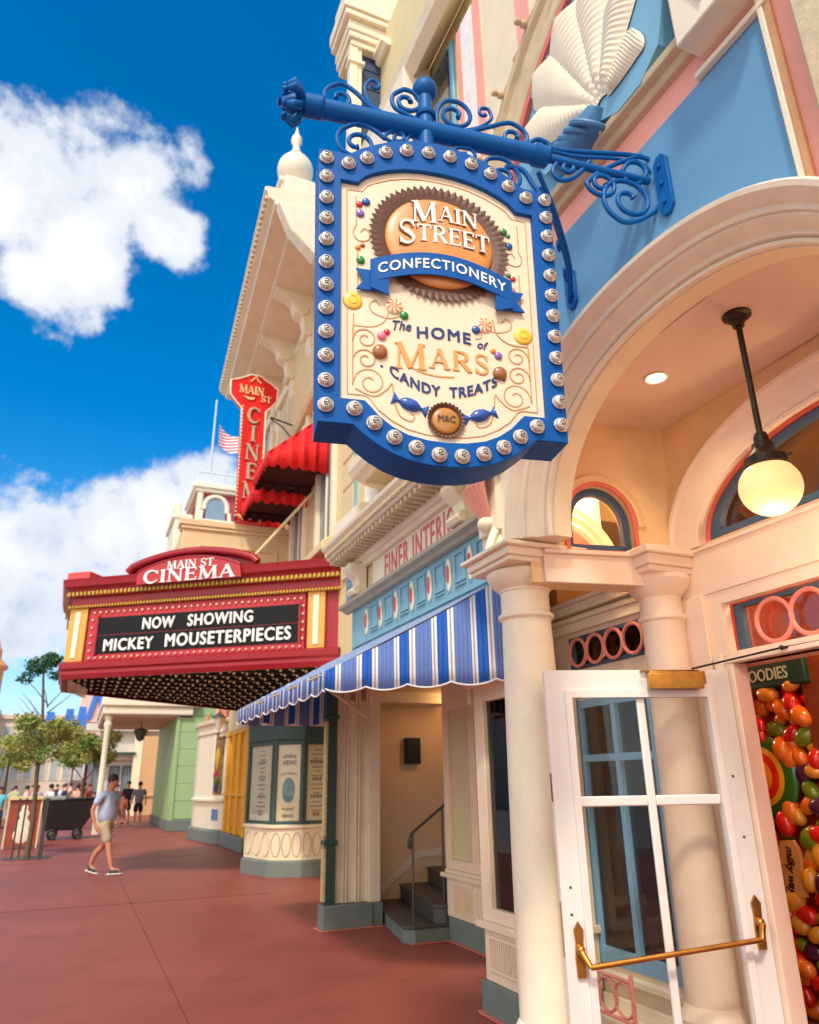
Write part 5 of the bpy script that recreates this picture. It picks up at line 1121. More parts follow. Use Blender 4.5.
# roof cornice on brackets
c0, c1 = V3((2.0, 11.5, 12.56)), V3((2.48, 19.7, 12.56)); cd_ = (c1-c0).normalized(); cn = V3((-cd_.y, cd_.x, 0)); L_ = (c1-c0).length
def cp(s, e, z): return c0+cd_*s-cn*e+V3((0, 0, z-12.56))
PR = [(1.85, 12.0), (.62, 12.12), (.60, 12.20), (.22, 12.22), (.20, 12.30), (.08, 12.36), (.06, 12.48), (0, 12.52), (0, 12.60), (.06, 12.62), (1.9, 12.75)]
m = MB(); m.loft([[cp(s, e, z) for e, z in PR] for s in (-.02, L_)]); m.build('roof_cornice', CREAM, B4, smooth=0, bevel=.02)
m = MB()
for k in range(46): m.obox(cp(.05+.178*k, .02, 12.37), cd_*.09, -cn*.10, V3((0, 0, .09)))
m.build('dentil_course', TAN, B4)
def bracket(s):
    P = [(.66, 12.13), (.66, 12.0), (.85, 11.93), (1.05, 11.80), (1.12, 11.55), (1.28, 11.45), (1.34, 11.15), (1.42, 11.0), (1.46, 10.7), (1.56, 10.45), (1.9, 10.35), (1.9, 12.1)]
    m = MB(); m.prism([cp(s, e, z) for e, z in P], cd_*.34); m.tube([cp(s-.03, 1.28, 11.62), cp(s+.37, 1.28, 11.62)], .15, 14); m.tube([cp(s-.03, 1.42, 11.08), cp(s+.37, 1.42, 11.08)], .11, 14)
    return m.build('roof_bracket', CREAM, B4, smooth=30, bevel=.015)
for s in (.35, 2.35, 4.35, 6.4, 8.0): bracket(s)
m = MB(); m.loft([[cp(s, e, z) for e, z in [(1.55, 9.4), (1.50, 9.5), (1.52, 12.05), (2.2, 12.05), (2.2, 9.4)]] for s in (0, L_)]); m.build('frieze_board', CTAN, B4, smooth=0)
m = MB(); fx, fy = 2.72, 12.1; m.box((fx-.34, fy-.34, 12.7), (fx+.5, fy+.34, 13.1)); m.box((fx-.40, fy-.40, 13.1), (fx+.6, fy+.40, 13.2))
m.lathe([(.26, 13.2), (.24, 13.28), (.14, 13.34), (.16, 13.4)]+[(.38*math.sin(R(t)), 13.80-.40*math.cos(R(t))) for t in range(25, 160, 9)]+[(.12, 14.2), (.15, 14.26), (.09, 14.34), (.07, 14.5), (.12, 14.6), (.11, 14.72), (.05, 14.82), (.02, 15.0), (.001, 15.05)], (fx, fy, 0), 28); m.build('finial', IVORY, B4, smooth=35)
m = MB(); m.box((2.4, 11.52, 12.6), (5, 11.9, 13.1)); m.prism([(2.25, 11.3, 12.2), (2.5, 11.3, 11.6), (3.0, 11.3, 11.1), (3.3, 11.3, 11.1), (3.3, 11.3, 12.2)], (0, .3, 0)); m.build('end_scroll', IVORY, B4, bevel=.03)
# panelled screen wall above the marquee
m = MB(); m.box((1.50, 16.0, 4.9), (4.3, 16.3, 6.98)); m.box((1.42, 15.92, 6.98), (4.3, 16.36, 7.12)); m.box((1.46, 15.95, 6.90), (4.3, 16.33, 6.98)); m.build('screen_wall', mat('screen wall cream', (226, 198, 152), .6, .06, 2, .15), B4, bevel=.015)
m = MB(); 
for a, b, c, d in ((1.85, 4.9, 1.91, 6.58), (3.55, 4.9, 3.61, 6.58), (1.91, 6.52, 3.55, 6.58)): m.box((a, 15.965, b), (c, 15.998, d))
m.build('screen_panel_trim', CTAN, B4, bevel=.01)
m = MB(); m.box((4.0, 16.3, 4.9), (4.3, 20, 6.98)); m.box((1.50, 16.3, 4.9), (1.8, 20, 6.9)); m.build('screen_return', CTAN, B4)
# ------------------------------------------------------------------ red awnings
RC = mat('bright red canvas', (232, 20, 22), .6, .12, 25, .3, 120); RC2 = mat('light red canvas rib', (236, 70, 60), .6, .1, 20, .2)
RDK = mat('dark red lining', (60, 8, 12), .8, .1, 10, 0)  # dark red stands in for shade on the underside and far side
def red_awning(y0, y1, z0, z1, x1, lab):
    A_ = thing('window_awning', lab, 'awning', (XC, (y0+y1)/2, z0), 'red awnings on the cinema front')
    def side(y, nm, mt_):
        m = MB(); n = 40; L_ = XC-x1
        for i in range(n):
            a, b = i/n, (i+1)/n; m.k = 0
            X0, X1 = x1+L_*a, x1+L_*b; wv = lambda t: .03*math.sin(t*n*.78); zt = lambda t: z0+.22+(z1-z0-.22)*t; zb = lambda t: z0-.07*abs(math.sin(t*math.pi*6))
            m.add([(X0, y+wv(a), zb(a)), (X1, y+wv(b), zb(b)), (X1, y+wv(b), zt(b)), (X0, y+wv(a), zt(a))], [(0, 1, 2, 3)])
        o = m.build(nm, mt_, A_, smooth=40); o.modifiers.new('th', 'SOLIDIFY').thickness = .01
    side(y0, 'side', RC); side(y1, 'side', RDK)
    m = MB(); m.add([(x1+.02, y0+.02, z0+.12), (XC, y0+.02, z0+.12), (XC, y1-.02, z0+.12), (x1+.02, y1-.02, z0+.12)], [(0, 1, 2, 3)]); m.build('shading', RDK, A_)
    m = MB(); n = 44
    for i in range(n):
        a, b = i/n, (i+1)/n; wv = lambda t: .022*math.sin(t*n*.8); Y0, Y1 = y0+(y1-y0)*a, y0+(y1-y0)*b; zb = lambda t: z0-.07*abs(math.sin(t*math.pi*7))
        m.add([(x1+wv(a), Y0, zb(a)), (x1+wv(b), Y1, zb(b)), (x1+wv(b), Y1, z0+.22), (x1+wv(a), Y0, z0+.22), (XC, Y1, z1), (XC, Y0, z1)], [(0, 1, 2, 3), (3, 2, 4, 5)])
    o = m.build('canopy', RC, A_, smooth=40); o.modifiers.new('th', 'SOLIDIFY').thickness = .01
    m = MB(); m.tube([(x1+.03, y0+.05, z0+.08), (XC, y0+.05, z0+.08)], .02, 6); m.tube([(x1, y1, z0+.08), (XC, y1, z0+.08)], .02, 6); m.tube([(x1, y0, z0+.1), (x1, y1, z0+.1)], .02, 6); m.build('frame', IRON, A_)
red_awning(13.0, 14.3, 7.42, 8.75, 2.66, 'nearest red scalloped awning, the one highest in the photo, on the cinema front')
red_awning(14.5, 15.7, 7.22, 8.35, 2.70, 'middle red scalloped awning, just below the nearest one')
red_awning(16.6, 18.0, 7.2, 8.1, 2.8, 'farthest red awning, mostly hidden behind the middle red awning')
# ------------------------------------------------------------------ vertical blade sign
VS = thing('blade_sign', 'tall red vertical sign spelling the cinema name beside the red awnings', 'sign', (2.85, 15.7, 8.9))
SR = mat('sign red enamel', (224, 14, 18), .4, .08, 3, .05, coat=.2)
out = [(2.58, 7.14), (3.13, 7.14), (3.13, 9.98), (3.28, 10.16), (3.38, 10.30), (3.40, 10.62), (3.26, 10.74), (3.06, 10.85), (2.96, 10.92), (2.72, 10.92), (2.62, 10.85), (2.42, 10.74), (2.26, 10.68), (2.26, 10.32), (2.38, 10.16), (2.55, 9.98)]
m = MB(); plate(m, [out], .14, (0, 15.96, 0), (1, 0, 0), (0, 0, 1), bevel=.01); m.build('sign_body', SR, VS)
m = MB(); n = len(out)
m.tube([(a, 15.81, b) for a, b in out], .022, 8, ring=True); m.build('edge_trim', IVORY, VS)
BG = mat('weathered gilt lettering', (186, 180, 150), .5, .2, 12, .1, metal=.3)
m = MB()
for ch, z in zip('CINEMA', (9.62, 9.14, 8.66, 8.18, 7.70, 7.24)): serif(m, ch, .40, (2.845+.01*(9.72-z), 15.81, z), (1, 0, 0), (0, 0, 1), .05, 'C', 0, None, .9)
m.build('lettering', BG, VS)
m = MB(); plate(m, [[(-.03+2.83+x, 10.28+z-.0) for x, z in [(-.24, .03), (-.05, .0), (.05, .02), (.0, -.05), (-.12, -.05)]]], .03, (0, 15.81, 0), (1, 0, 0), (0, 0, 1))
serif(m, 'MAIN', .22, (2.76, 15.81, 10.38), (1, 0, 0), (0, 0, 1), .03, 'C', .02, None, .82); serif(m, 'ST', .17, (3.12, 15.81, 10.22), (1, 0, 0), (0, 0, 1), .03, 'C', .02)
m.tube([(2.72, 15.80, 10.72), (2.80, 15.80, 10.80), (2.84, 15.80, 10.90), (2.90, 15.80, 10.78), (2.98, 15.80, 10.72)], .02, 6); m.tube([(2.60, 15.80, 7.30), (2.74, 15.80, 7.22), (2.92, 15.80, 7.26), (3.02, 15.80, 7.33)], [.03, .05, .05, .01], 8)
m.build('neon_lettering', mat('pale gold lettering', (250, 214, 150), .4, .05, 5, 0), VS)
m = MB()
for k in range(30): m.sph((2.545, 15.6, 7.2+.094*k), .022, 8, 6)
m.build('edge_bulbs', IVORY, VS)
m = MB(); m.tube([(3.2, 15.6, 9.75), (XC, 15.6, 9.6)], .025, 6); m.tube([(3.2, 15.6, 9.72), (3.5, 15.6, 9.55), (XC, 15.6, 9.1)], .02, 6); m.build('stay', IRON, VS)
# ------------------------------------------------------------------ marquee
MA_, MB_ = V3((3.84, 12.25, 0)), V3((-.65, 15.55, 0)); MU = (MA_-MB_).normalized(); MW = (MA_-MB_).length; MN = V3((MU.y, -MU.x, 0))
MQ = thing('cinema_marquee', 'big red angled cinema marquee with black letter board and gold trim over the pavement', 'marquee', (1.6, 14.5, 4.4))
MR = mat('marquee red paint', (158, 22, 34), .4, .10, 3, .12, dirt=.12); MRL = mat('marquee light red', (206, 74, 74), .45, .08, 4, .1); MG = mat('marquee gold', (196, 150, 66), .45, .2, 12, .3, metal=.35); MY = mat('marquee ochre paint', (224, 166, 78), .5, .08, 4, .15)
def mf(a, z, d=0): return MB_+MU*a+MN*d+V3((0, 0, z))
def mbx(mb, a0, a1, z0, z1, d0, d1): return mb.obox(mf(a0, z0, d0), MU*(a1-a0), MN*(d1-d0), V3((0, 0, z1-z0)))
# plan loop of the whole marquee: slanted near face, short front, slanted far face
plan = [(3.95, 12.17), tuple((V3((-.65, 15.55, 0))+(V3((3.84, 12.25, 0))-V3((-.65, 15.55, 0))).normalized()*.30).xy), (-.45, 17.5), (3.95, 21.0)]
def ploop(e, z):
    n = len(plan); o_ = []
    P = [V3((*p, 0)) for p in plan]
    d = [(P[i+1]-P[i]).normalized() for i in range(n-1)]; nn = [V3((-q.y, q.x, 0)) if False else V3((q.y, -q.x, 0)) for q in d]
    nn = [-q if q.dot(V3((-1, 0, 0))) < 0 else q for q in nn]
    nn[0] = MN
    o_.append(P[0]+nn[0]*e)
    for i in (1, 2):
        b = (nn[i-1]+nn[i]).normalized(); o_.append(P[i]+b*(e/max(.5, b.dot(nn[i]))))
    o_.append(P[3]+nn[2]*e)
    return [q+V3((0, 0, z)) for q in o_]
m = MB()
def band(prof, name, mt, caps=True, bot=True):
    m = MB(); L_ = [ploop(e, z) for e, z in prof]; k = 4
    # open strip around three faces
    for j in range(len(L_)-1):
        m.add(L_[j]+L_[j+1], [(i, i+1, k+i+1, k+i) for i in range(3)])
    m.add(L_[-1], [(3, 2, 1, 0)]) if bot else None
    return m.build(name, mt, MQ, smooth=25)
band([(-.02, 3.66), (-.02, 5.2)], 'body', MR)
band([(-.02, 4.86), (.06, 4.88), (.06, 5.0), (.12, 5.03)], 'frieze_band', MR, bot=False)
band([(-.02, 5.10), (.14, 5.10), (.17, 5.16), (.24, 5.20), (.26, 5.28), (.28, 5.34), (.0, 5.38)], 'cornice', MR)
band([(-.02, 3.48), (.06, 3.48), (.10, 3.56), (.10, 3.62), (.14, 3.66), (.15, 3.76), (.04, 3.80), (-.02, 3.80)], 'base_band', MR, bot=False)
m = MB()
for e, z, r, st in ((.155, 5.07, .034, .085), (.10, 4.83, .022, .06)):
    L_ = ploop(e, z); 
    for i in range(3):
        a, b = L_[i], L_[i+1]; n = int((b-a).length/st)
        if i == 2: n = n//2
        for k in range(n):
            p = a.lerp(b, (k+.5)/n); q = (b-a).normalized(); m.obox(p-q*st*.32+V3((0, 0, -r)), q*st*.64, V3((q.y, -q.x, 0))*(-.03 if V3((q.y, -q.x, 0)).dot(V3((-1, 0, 0))) < 0 else .03), V3((0, 0, 2*r)))
m.build('gold_moulding', MG, MQ)
band([(-.02, 5.035), (.13, 5.035), (.135, 5.10), (-.02, 5.105)], 'gold_band', MG); band([(-.02, 4.81), (.07, 4.81), (.075, 4.85), (-.02, 4.855)], 'gold_band', MG)
# letter board
m = MB(); mbx(m, .66, 5.03, 3.80, 4.80, -.01, .03); m.build('bulb_frame', mat('bulb frame red', (190, 36, 48), .4), MQ, bevel=.008)
m = MB(); mbx(m, .90, 4.92, 3.92, 4.60, .031, .05); m.build('letter_board', mat('black letter board', (20, 22, 24), .6, .15, 3, .05, spec=.25), MQ)
m = MB(); mbx(m, .90, 4.92, 4.255, 4.263, .051, .056); mbx(m, .86, .90, 3.88, 4.64, .031, .07); mbx(m, 4.92, 4.96, 3.88, 4.64, .031, .07); m.build('board_rail', MR, MQ)
ML = mat('white marquee letters', (246, 244, 236), .4, .03, 5, 0)
m = MB()
def fit(txt, a0, a1, z0, z1, d, bold=.030, th=.02):
    t = MB()
    for n_, (ex, ey) in enumerate(((0, 0), (bold*.9, 0), (-bold*.9, 0), (0, bold*.7), (0, -bold*.7))): ptext(t, txt, 1, (ex, ey, 0), (1, 0, 0), (0, 1, 0), th+.002*n_, 'LEFT', 0, 1, None, 1.10)
    x0, x1 = min(p.x for p in t.v), max(p.x for p in t.v); y0, y1 = min(p.y for p in t.v), max(p.y for p in t.v)
    m.add([mf(a0+(p.x-x0)/(x1-x0)*(a1-a0), z0+(p.y-y0)/(y1-y0)*(z1-z0), d+p.z) for p in t.v], t.f)
fit('NOW', 1.84, 2.50, 4.32, 4.54, .052); fit('SHOWING', 2.76, 4.05, 4.325, 4.545, .052); fit('MICKEY', 1.07, 2.10, 3.955, 4.18, .052); fit('MOUSETERPIECES', 2.34, 4.79, 3.97, 4.21, .052)
m.build('board_lettering', ML, MQ)
BULB = mat('marquee bulb', (240, 190, 170), .2, .1, 20, 0, coat=.5)
fb = []
for k in range(34): fb += [(.78+k*.1265, 4.70), (.78+k*.1265, 3.845)]
for k in range(5): fb += [(.76, 3.98+k*.145), (4.995, 3.98+k*.145)]
pb = None
for a, z in fb:
    if pb is None: m = MB(); m.sph(mf(a, z, .045), .026, 10, 7); pb = (m.build('bulb', BULB, MQ), mf(a, z, .045))
    else: o = pb[0].copy(); COL.objects.link(o); o.parent = MQ; o.location = mf(a, z, .045)-pb[1]
# pilasters
for a0, a1 in ((.24, .62), (5.08, 5.40)):
    m = MB(); mbx(m, a0, a1, 3.80, 4.81, -.01, .045); p_ = m.build('pilaster', MY, MQ, bevel=.008)
    m = MB(); c = (a0+a1)/2; mbx(m, c-.055, c+.055, 3.86, 4.74, .046, .065); m.build('pilaster_panel', IVORY, p_, bevel=.006)
m = MB(); m.obox(mf(5.42, 3.80, -.04), MU*.26+MN*-.10, V3((.1, .2, 0)), V3((0, 0, 1.01))); m.build('end_pilaster', MY, MQ, bevel=.01)
m = MB(); L_ = ploop(-.01, 0); fa, fb_ = L_[1], L_[2]; q = (fb_-fa).normalized(); m.obox(fa+q*.1+V3((-.03, 0, 3.8)), q*1.9, V3((.02, 0, 0)), V3((0, 0, 1.0))); m.build('front_panel', MY, MQ)
# arched crest
arcp = [(1.50, 5.20), (1.50, 5.40), (1.60, 5.50)]+[(1.62+2.4*i/24, 5.50+.22*math.sin(math.pi*i/24)**.8) for i in range(1, 24)]+[(4.04, 5.50), (4.14, 5.40), (4.14, 5.20)]
m = MB(); plate(m, [arcp[::-1]], .14, mf(0, 0, .0), MU, (0, 0, 1)); m.build('crest', MR, MQ, smooth=25)
m = MB(); inn = [(1.76, 5.12)]+[(1.78+2.06*i/24, 5.36+.22*math.sin(math.pi*i/24)**.8) for i in range(25)]+[(3.88, 5.12)]
plate(m, [inn[::-1]], .03, mf(0, 0, .275), MU, (0, 0, 1)); m.build('crest_panel', mat('crest panel red', (184, 44, 50), .45, .08, 4, .1), MQ, smooth=25)
m = MB(); edge = [mf(a, z, .20) for a, z in arcp[1:-1]]; m.tube(edge, .075, 10, flat=1.0); m.tube([mf(a, z, .29) for a, z in inn[1:-1]], .028, 8); m.build('crest_moulding', MR, MQ, smooth=40)
m = MB(); serif(m, 'MAIN ST', .15, mf(2.86, 5.365, .306), MU, (0, 0, 1), .02, 'C', .03, None, 1.2); serif(m, 'CINEMA', .24, mf(2.85, 5.125, .306), MU, (0, 0, 1), .02, 'C', .06, None, 1.5); m.build('crest_lettering', ML, MQ)
m = MB(); mbx(m, .08, .58, 5.36, 5.54, -.4, .08); m.build('corner_block', MRL, MQ, bevel=.02)
# soffit with bulbs
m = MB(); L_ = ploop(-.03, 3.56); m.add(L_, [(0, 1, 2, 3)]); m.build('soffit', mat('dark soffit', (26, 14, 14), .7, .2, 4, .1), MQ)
SB = mat('soffit bulb', (226, 190, 140), .3, .1, 30, 0, emit=.12, coat=.3)
P = [V3(q) for q in L_]
def inside(x, y):
    a, b, c, d = P
    if x < min(b.x, c.x)+.1 or x > 3.85: return False
    t = (x-b.x)/(a.x-b.x); ylo = b.y+(a.y-b.y)*t; t = (x-c.x)/(d.x-c.x); yhi = c.y+(d.y-c.y)*t; return ylo+.12 < y < yhi-.12
spots = []
y = 12.5; r_ = 0
while y < 21:
    x = -.3+(.12 if r_ % 2 else 0)
    while x < 3.8:
        if inside(x, y): spots.append((x, y))
        x += .24
    y += (.22, .42)[r_ % 2]; r_ += 1
spots.sort(key=lambda p: p[0]**2+p[1]**2)
m = MB(); m.sph((spots[0][0], spots[0][1], 3.53), .028, 8, 5); b0 = m.build('soffit_bulb', SB, MQ)
for x, y in spots[1:96]:
    o = b0.copy(); COL.objects.link(o); o.parent = MQ; o.location = (x-spots[0][0], y-spots[0][1], 0)
m = MB()
for x, y in spots[96:]: m.sph((x, y, 3.53), .028, 6, 4)
m.build('soffit_bulb', SB, MQ, kind='stuff')
m = MB()
yy = 12.3
while yy < 20.8:
    a, b, c, d = P; t = (yy-b.y)/(a.y-b.y); xl = max(b.x+(a.x-b.x)*t if yy < b.y else -.2, -.2); t2 = (yy-c.y)/(d.y-c.y); xl = max(xl, c.x+(d.x-c.x)*t2+.1) if yy > c.y else xl
    m.box((xl+.15, yy-.05, 3.50), (3.85, yy+.02, 3.558)); yy += .64
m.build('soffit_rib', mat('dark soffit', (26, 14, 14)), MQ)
m = MB()
for k in range(22): 
    a, b = ploop(-.03, 3.56)[1], ploop(-.03, 3.56)[2]
for i in range(3):
    a, b = ploop(-.03, 3.5)[i], ploop(-.03, 3.5)[i+1]; a2, b2 = ploop(-.42, 3.33)[i], ploop(-.42, 3.33)[i+1]; n = int((b-a).length/.09)
    for k in range(n):
        t0, t1 = k/n, (k+.6)/n
        if i == 0 and k > 3 or i == 2: continue
        m.add([a.lerp(b, t0), a.lerp(b, t1), a2.lerp(b2, t1), a2.lerp(b2, t0)], [(0, 1, 2, 3)])
        m.add([a.lerp(b, t1)+V3((0, 0, .01)), a.lerp(b, (k+1)/n)+V3((0, 0, .01)), a2.lerp(b2, (k+1)/n)+V3((0, 0, .02)), a2.lerp(b2, t1)+V3((0, 0, .02))], [(0, 1, 2, 3)])
m.build('fluted_cove', TAN, MQ)
# stay rod
m = MB(); m.tube([wx(318, 487, 3.9), V3((2.35, 14.0, 5.35))], .032, 8); tag(m.build('stay_rod', CTAN), 'pale tension rod running from the cinema wall down to the marquee top', 'rod')
# ------------------------------------------------------------------ yellow front and cream bay with lantern
B5 = thing('yellow_shop', 'narrow bright yellow shop front beyond the dark green bay window', 'building', (4.2, 21, 0))
YL = mat('yellow paint', (240, 176, 44), .45, .08, 4, .12)
m = MB(); m.box((4.05, 19.8, .35), (6, 22.9, 4.2)); 
for y in (20.0, 20.9, 21.8, 22.6): m.box((3.95, y, .35), (4.1, y+.22, 4.2))
m.box((3.93, 19.78, 2.9), (6, 22.95, 3.05)); m.box((3.93, 19.78, 1.3), (6, 22.95, 1.36)); m.box((3.95, 19.80, .35), (4.5, 20.0, 4.2)); m.build('wall', YL, B5, bevel=.02)
m = MB(); m.box((3.9, 19.75, 0), (6, 22.95, .35)); m.build('plinth', GREY, B5, bevel=.02)
m = MB(); m.box((3.985, 20.25, .5), (4.04, 20.88, 1.2)); m.box((3.985, 21.15, .5), (4.04, 21.78, 1.2)); m.build('panel', mat('orange panel paint', (236, 140, 30), .5), B5, bevel=.01)
B6 = thing('cream_bay', 'rounded cream display bay with a narrow window and blue panel, left of the yellow shop', 'building', (3.9, 24.6, 0))
q6 = [(4.3, 27.4), (3.62, 26.6), (3.55, 25.6), (3.75, 24.0), (4.0, 23.1), (5.2, 23.0)]
def l6(e, z): return [(x-e, y-e*.6, z) for x, y in q6]+[(5.2, 27.4, z)]
m = MB(); m.loft([l6(.12, 0), l6(.12, .34), l6(.04, .38)]); m.build('plinth', GREY, B6, smooth=0, bevel=.02)
m = MB(); m.loft([l6(0, .36), l6(0, 1.10), l6(.08, 1.13), l6(.08, 1.2), l6(0, 1.22), l6(0, 3.05), l6(.05, 3.08), l6(.05, 3.3), l6(.14, 3.36), l6(.16, 3.45), l6(0, 3.5)]); m.build('wall', IVORY, B6, smooth=0, bevel=.015)
d = (V3((4.0, 23.1, 0))-V3((3.75, 24.0, 0))); n_ = V3((d.y, -d.x, 0)).normalized(); n_ = n_ if n_.x < 0 else -n_
m = MB(); m.obox(V3((3.75, 24.0, 1.32))+d*.22+n_*.004, d*.6, n_*.02, V3((0, 0, 1.65))); w_ = m.build('window', mat('display window scene', (150, 110, 60), .3, .5, 3, 0), B6)
for z, h, c in ((2.2, .7, (206, 160, 40)), (1.75, .35, (180, 50, 70)), (1.45, .35, (60, 80, 130)), (1.6, .3, (70, 110, 60))):
    m = MB(); m.sph(V3((3.75, 24.0, z+.1))+d*(.40+.1*math.sin(z*9))+n_*.03, .16, 10, 8, (.5, .9, h/.32)); m.build('display_doll', mat('doll %d %d' % (c[0], c[2]), c), w_)
m = MB(); m.obox(V3((3.75, 24.0, .62))+d*.2+n_*.004, d*.45, n_*.01, V3((0, 0, .3))); m.build('blue_panel', mat('muted blue panel', (100, 134, 176), .5), B6)
m = MB(); 
for y, x in ((25.4, 3.72), (24.2, 3.98), (23.5, 4.1)): m.tube([(x, y, 3.5), (x, y, 3.62), (x+.02, y, 3.8)], [.03, .05, .005], 6)
m.build('roof_spikes', CORAL, B6)
m = MB()
for x, y in ((4.2, 24.6), (4.35, 23.9), (4.5, 23.3), (4.1, 25.2)): m.tube([(x, y, 3.5), (x-.05, y, 4.0), (x+.1, y, 4.5), (x-.1, y, 5.2)], [.12, .16, .14, .2], 10)
m.build('pink_drapery', PINK, B6); m = MB(); m.box((4.5, 23.0, 3.5), (6, 27.4, 6)); m.box((3.7, 23.2, 4.5), (6, 27.3, 4.75)); m.build('upper_wall', CTAN, B6, bevel=.02)
LN = thing('wall_lantern', 'clear glass lantern on an iron arm at the corner of the cream bay', 'lantern', (3.78, 22.9, 3.3))
m = MB(); m.lathe([(.03, -.28), (.10, -.05), (.17, .12), (.18, .14)], (3.68, 22.9, 3.3), 8); m.build('glass', mat('frosted lantern glass', (226, 220, 204), .2), LN, smooth=0)
m = MB(); m.lathe([(.2, .14), (.19, .18), (.08, .26), (.03, .34), (.001, .42)], (3.68, 22.9, 3.3), 8); m.lathe([(.05, -.34), (.04, -.27)], (3.68, 22.9, 3.3), 8); m.tube([(3.68, 22.9, 2.95), (3.75, 22.95, 2.85), (3.95, 23.05, 2.9)], .018, 6)
for s in (-1, 1): m.tube([(3.68+.17*s, 22.9, 3.44), (3.68+.25*s, 22.9, 3.5), (3.68+.22*s, 22.9, 3.6)], .012, 6)
m.build('ironwork', IRON, LN)
# ------------------------------------------------------------------ green clapboard shop with porch
B7 = thing('green_shop', 'pale green panelled shop with a white porch on a slim post, far down the pavement', 'building', (3.4, 31, 0))
GN = mat('pale green paint', (160, 190, 132), .5, .06, 2, .12)
m = MB()
for k in range(8): m.box((3.42-.012*(k % 2), 30.6, .42+.62*k), (6, 30.9, .42+.62*(k+1)-.02))
m.box((3.44, 30.62, .4), (6, 31.5, 5.6)); m.box((3.32, 30.55, .35), (3.46, 30.9, 4.3)); m.box((3.36, 31.5, .35), (3.5, 38, 4.3)); m.build('wall', GN, B7, bevel=.01)
m = MB(); m.box((3.28, 30.5, 0), (6, 31.0, .40)); m.box((3.3, 31, 0), (3.5, 38, .38)); m.build('plinth', GREY, B7, bevel=.02)
m = MB(); m.box((.62, 30.4, 4.12), (3.9, 38, 4.42)); m.box((.55, 30.3, 4.42), (4.15, 38.2, 4.75)); m.build('porch_roof', IVORY, B7, bevel=.05)
m = MB(); m.box((.7, 30.6, 4.06), (3.9, 38, 4.12)); m.build('porch_ceiling', mat('porch ceiling beige', (206, 172, 140), .6), B7)
m = MB(); m.box((.74, 30.55, 0), (.98, 30.8, .9)); m.lathe([(.13, .9), (.11, 1.0), (.10, 3.6), (.14, 3.7), (.15, 3.8), (.11, 3.85), (.14, 4.0), (.16, 4.1)], (.86, 30.68, 0), 16); m.build('post', IVORY, B7)
m = MB()
for k in range(18): m.lathe([(.03, 4.75), (.06, 4.9), (.03, 5.05), (.05, 5.15)], (.75+.19*k, 30.45, 0), 8)
m.box((.6, 30.35, 5.15), (4.1, 30.55, 5.25)); m.build('balustrade', IVORY, B7)
HL = thing('porch_lantern', 'dark iron lantern hanging below the white porch ceiling of the green shop', 'lantern', (2.2, 33, 4.06)); m = MB(); m.tube([(2.2, 33, 4.06), (2.2, 33, 3.8)], .02, 6); m.lathe([(.05, 3.82), (.28, 3.72), (.22, 3.6), (.14, 3.35), (.02, 3.28)], (2.2, 33, 0), 8); m.build('lantern_body', IRON, HL)
# beyond the green shop
B8 = thing('far_white_front', 'white ornamented shop front with a tan door bay seen under the far porch', 'building', (3.2, 47, 0))
m = MB(); m.box((1.0, 48, 0), (12, 49, 5.6)); m.box((.3, 47.6, 3.0), (4, 48, 3.35)); m.box((.2, 47.5, 4.6), (8, 48, 5.0)); m.build('wall', mat('pale grey white paint', (214, 206, 196), .6, .1, 1, .1), B8, bevel=.03)
m = MB(); m.box((3.3, 47.2, 0), (4.9, 48, 4.3)); m.box((3.25, 47.1, 1.0), (4.9, 48, 1.15)); m.build('door_bay', mat('tan door bay', (206, 164, 122), .6, .08, 1, .1), B8, bevel=.03)
m = MB(); m.box((2.9, 47.15, 0), (3.35, 48, 4.6)); m.build('pier', IVORY, B8, bevel=.03)
for x in (.8, 1.7, 2.4):
    m = MB(); m.box((x, 47.9, 1.2), (x+.55, 48.0, 2.7)); f = m.build('window', DBLUE, B8); m = MB(); m.box((x+.08, 47.85, 1.3), (x+.47, 47.9, 2.6)); m.build('pane', mat('dim upstairs glass', (120, 130, 134)), f)
m = MB(); m.box((.6, 47.0, 3.3), (3.0, 47.9, 3.42)); m.build('small_canopy', DG, B8)
B9 = thing('far_row', 'row of pale shop fronts continuing far along the right of the street', 'building', (5, 60, 0))
m = MB(); m.box((4.6, 31.6, 0), (12, 47, 8.2)); m.build('wall', mat('far row cream', (222, 204, 176), .6), B9)
# ------------------------------------------------------------------ candy display inside the doorway
CD = thing('candy_display', 'wall display of big glossy candies with a rainbow swirl and tag, just inside the doorway', 'display', (4.25, 2.9, 0))
WD = mat('red brown wood', (132, 58, 28), .4, .2, 9, .2)
XD = 4.3
def dq(px, py, o=0): return wx(px, py, XD-o)
m = MB(); m.box((XD, 1.6, .0), (XD+.1, 4.6, 2.9)); m.build('back_board', mat('deep red backing', (196, 56, 22), .5, .2, 6, .1), CD)
a = dq(812, 690); m = MB(); m.box((XD-.12, a.y-.32, .0), (XD-.0, a.y-.02, 2.9)); b = dq(800, 1012); m.box((XD-.14, 1.6, b.z-.18), (XD-.002, 4.6, b.z)); m.build('wood_frame', WD, CD, bevel=.01)
random.seed(11); pc = {}; cn_ = ['r', 'r', 'o', 'g2', 'o', 'r', 'y2', 'pl', 'y2', 'g2', 'r', 'o', 'g2', 'br2']
CX = dict(r=cm('big red candy', (222, 30, 22)), o=cm('big orange candy', (240, 120, 30)), g2=cm('big olive candy', (116, 140, 34)), y2=cm('big amber candy', (236, 160, 50)), pl=cm('big plum candy', (80, 34, 62)), br2=cm('big brown candy', (120, 60, 24)))
rows_n = 0
c_rb = dq(778, 776); c_tag = dq(806, 868)
zz = b.z+.05
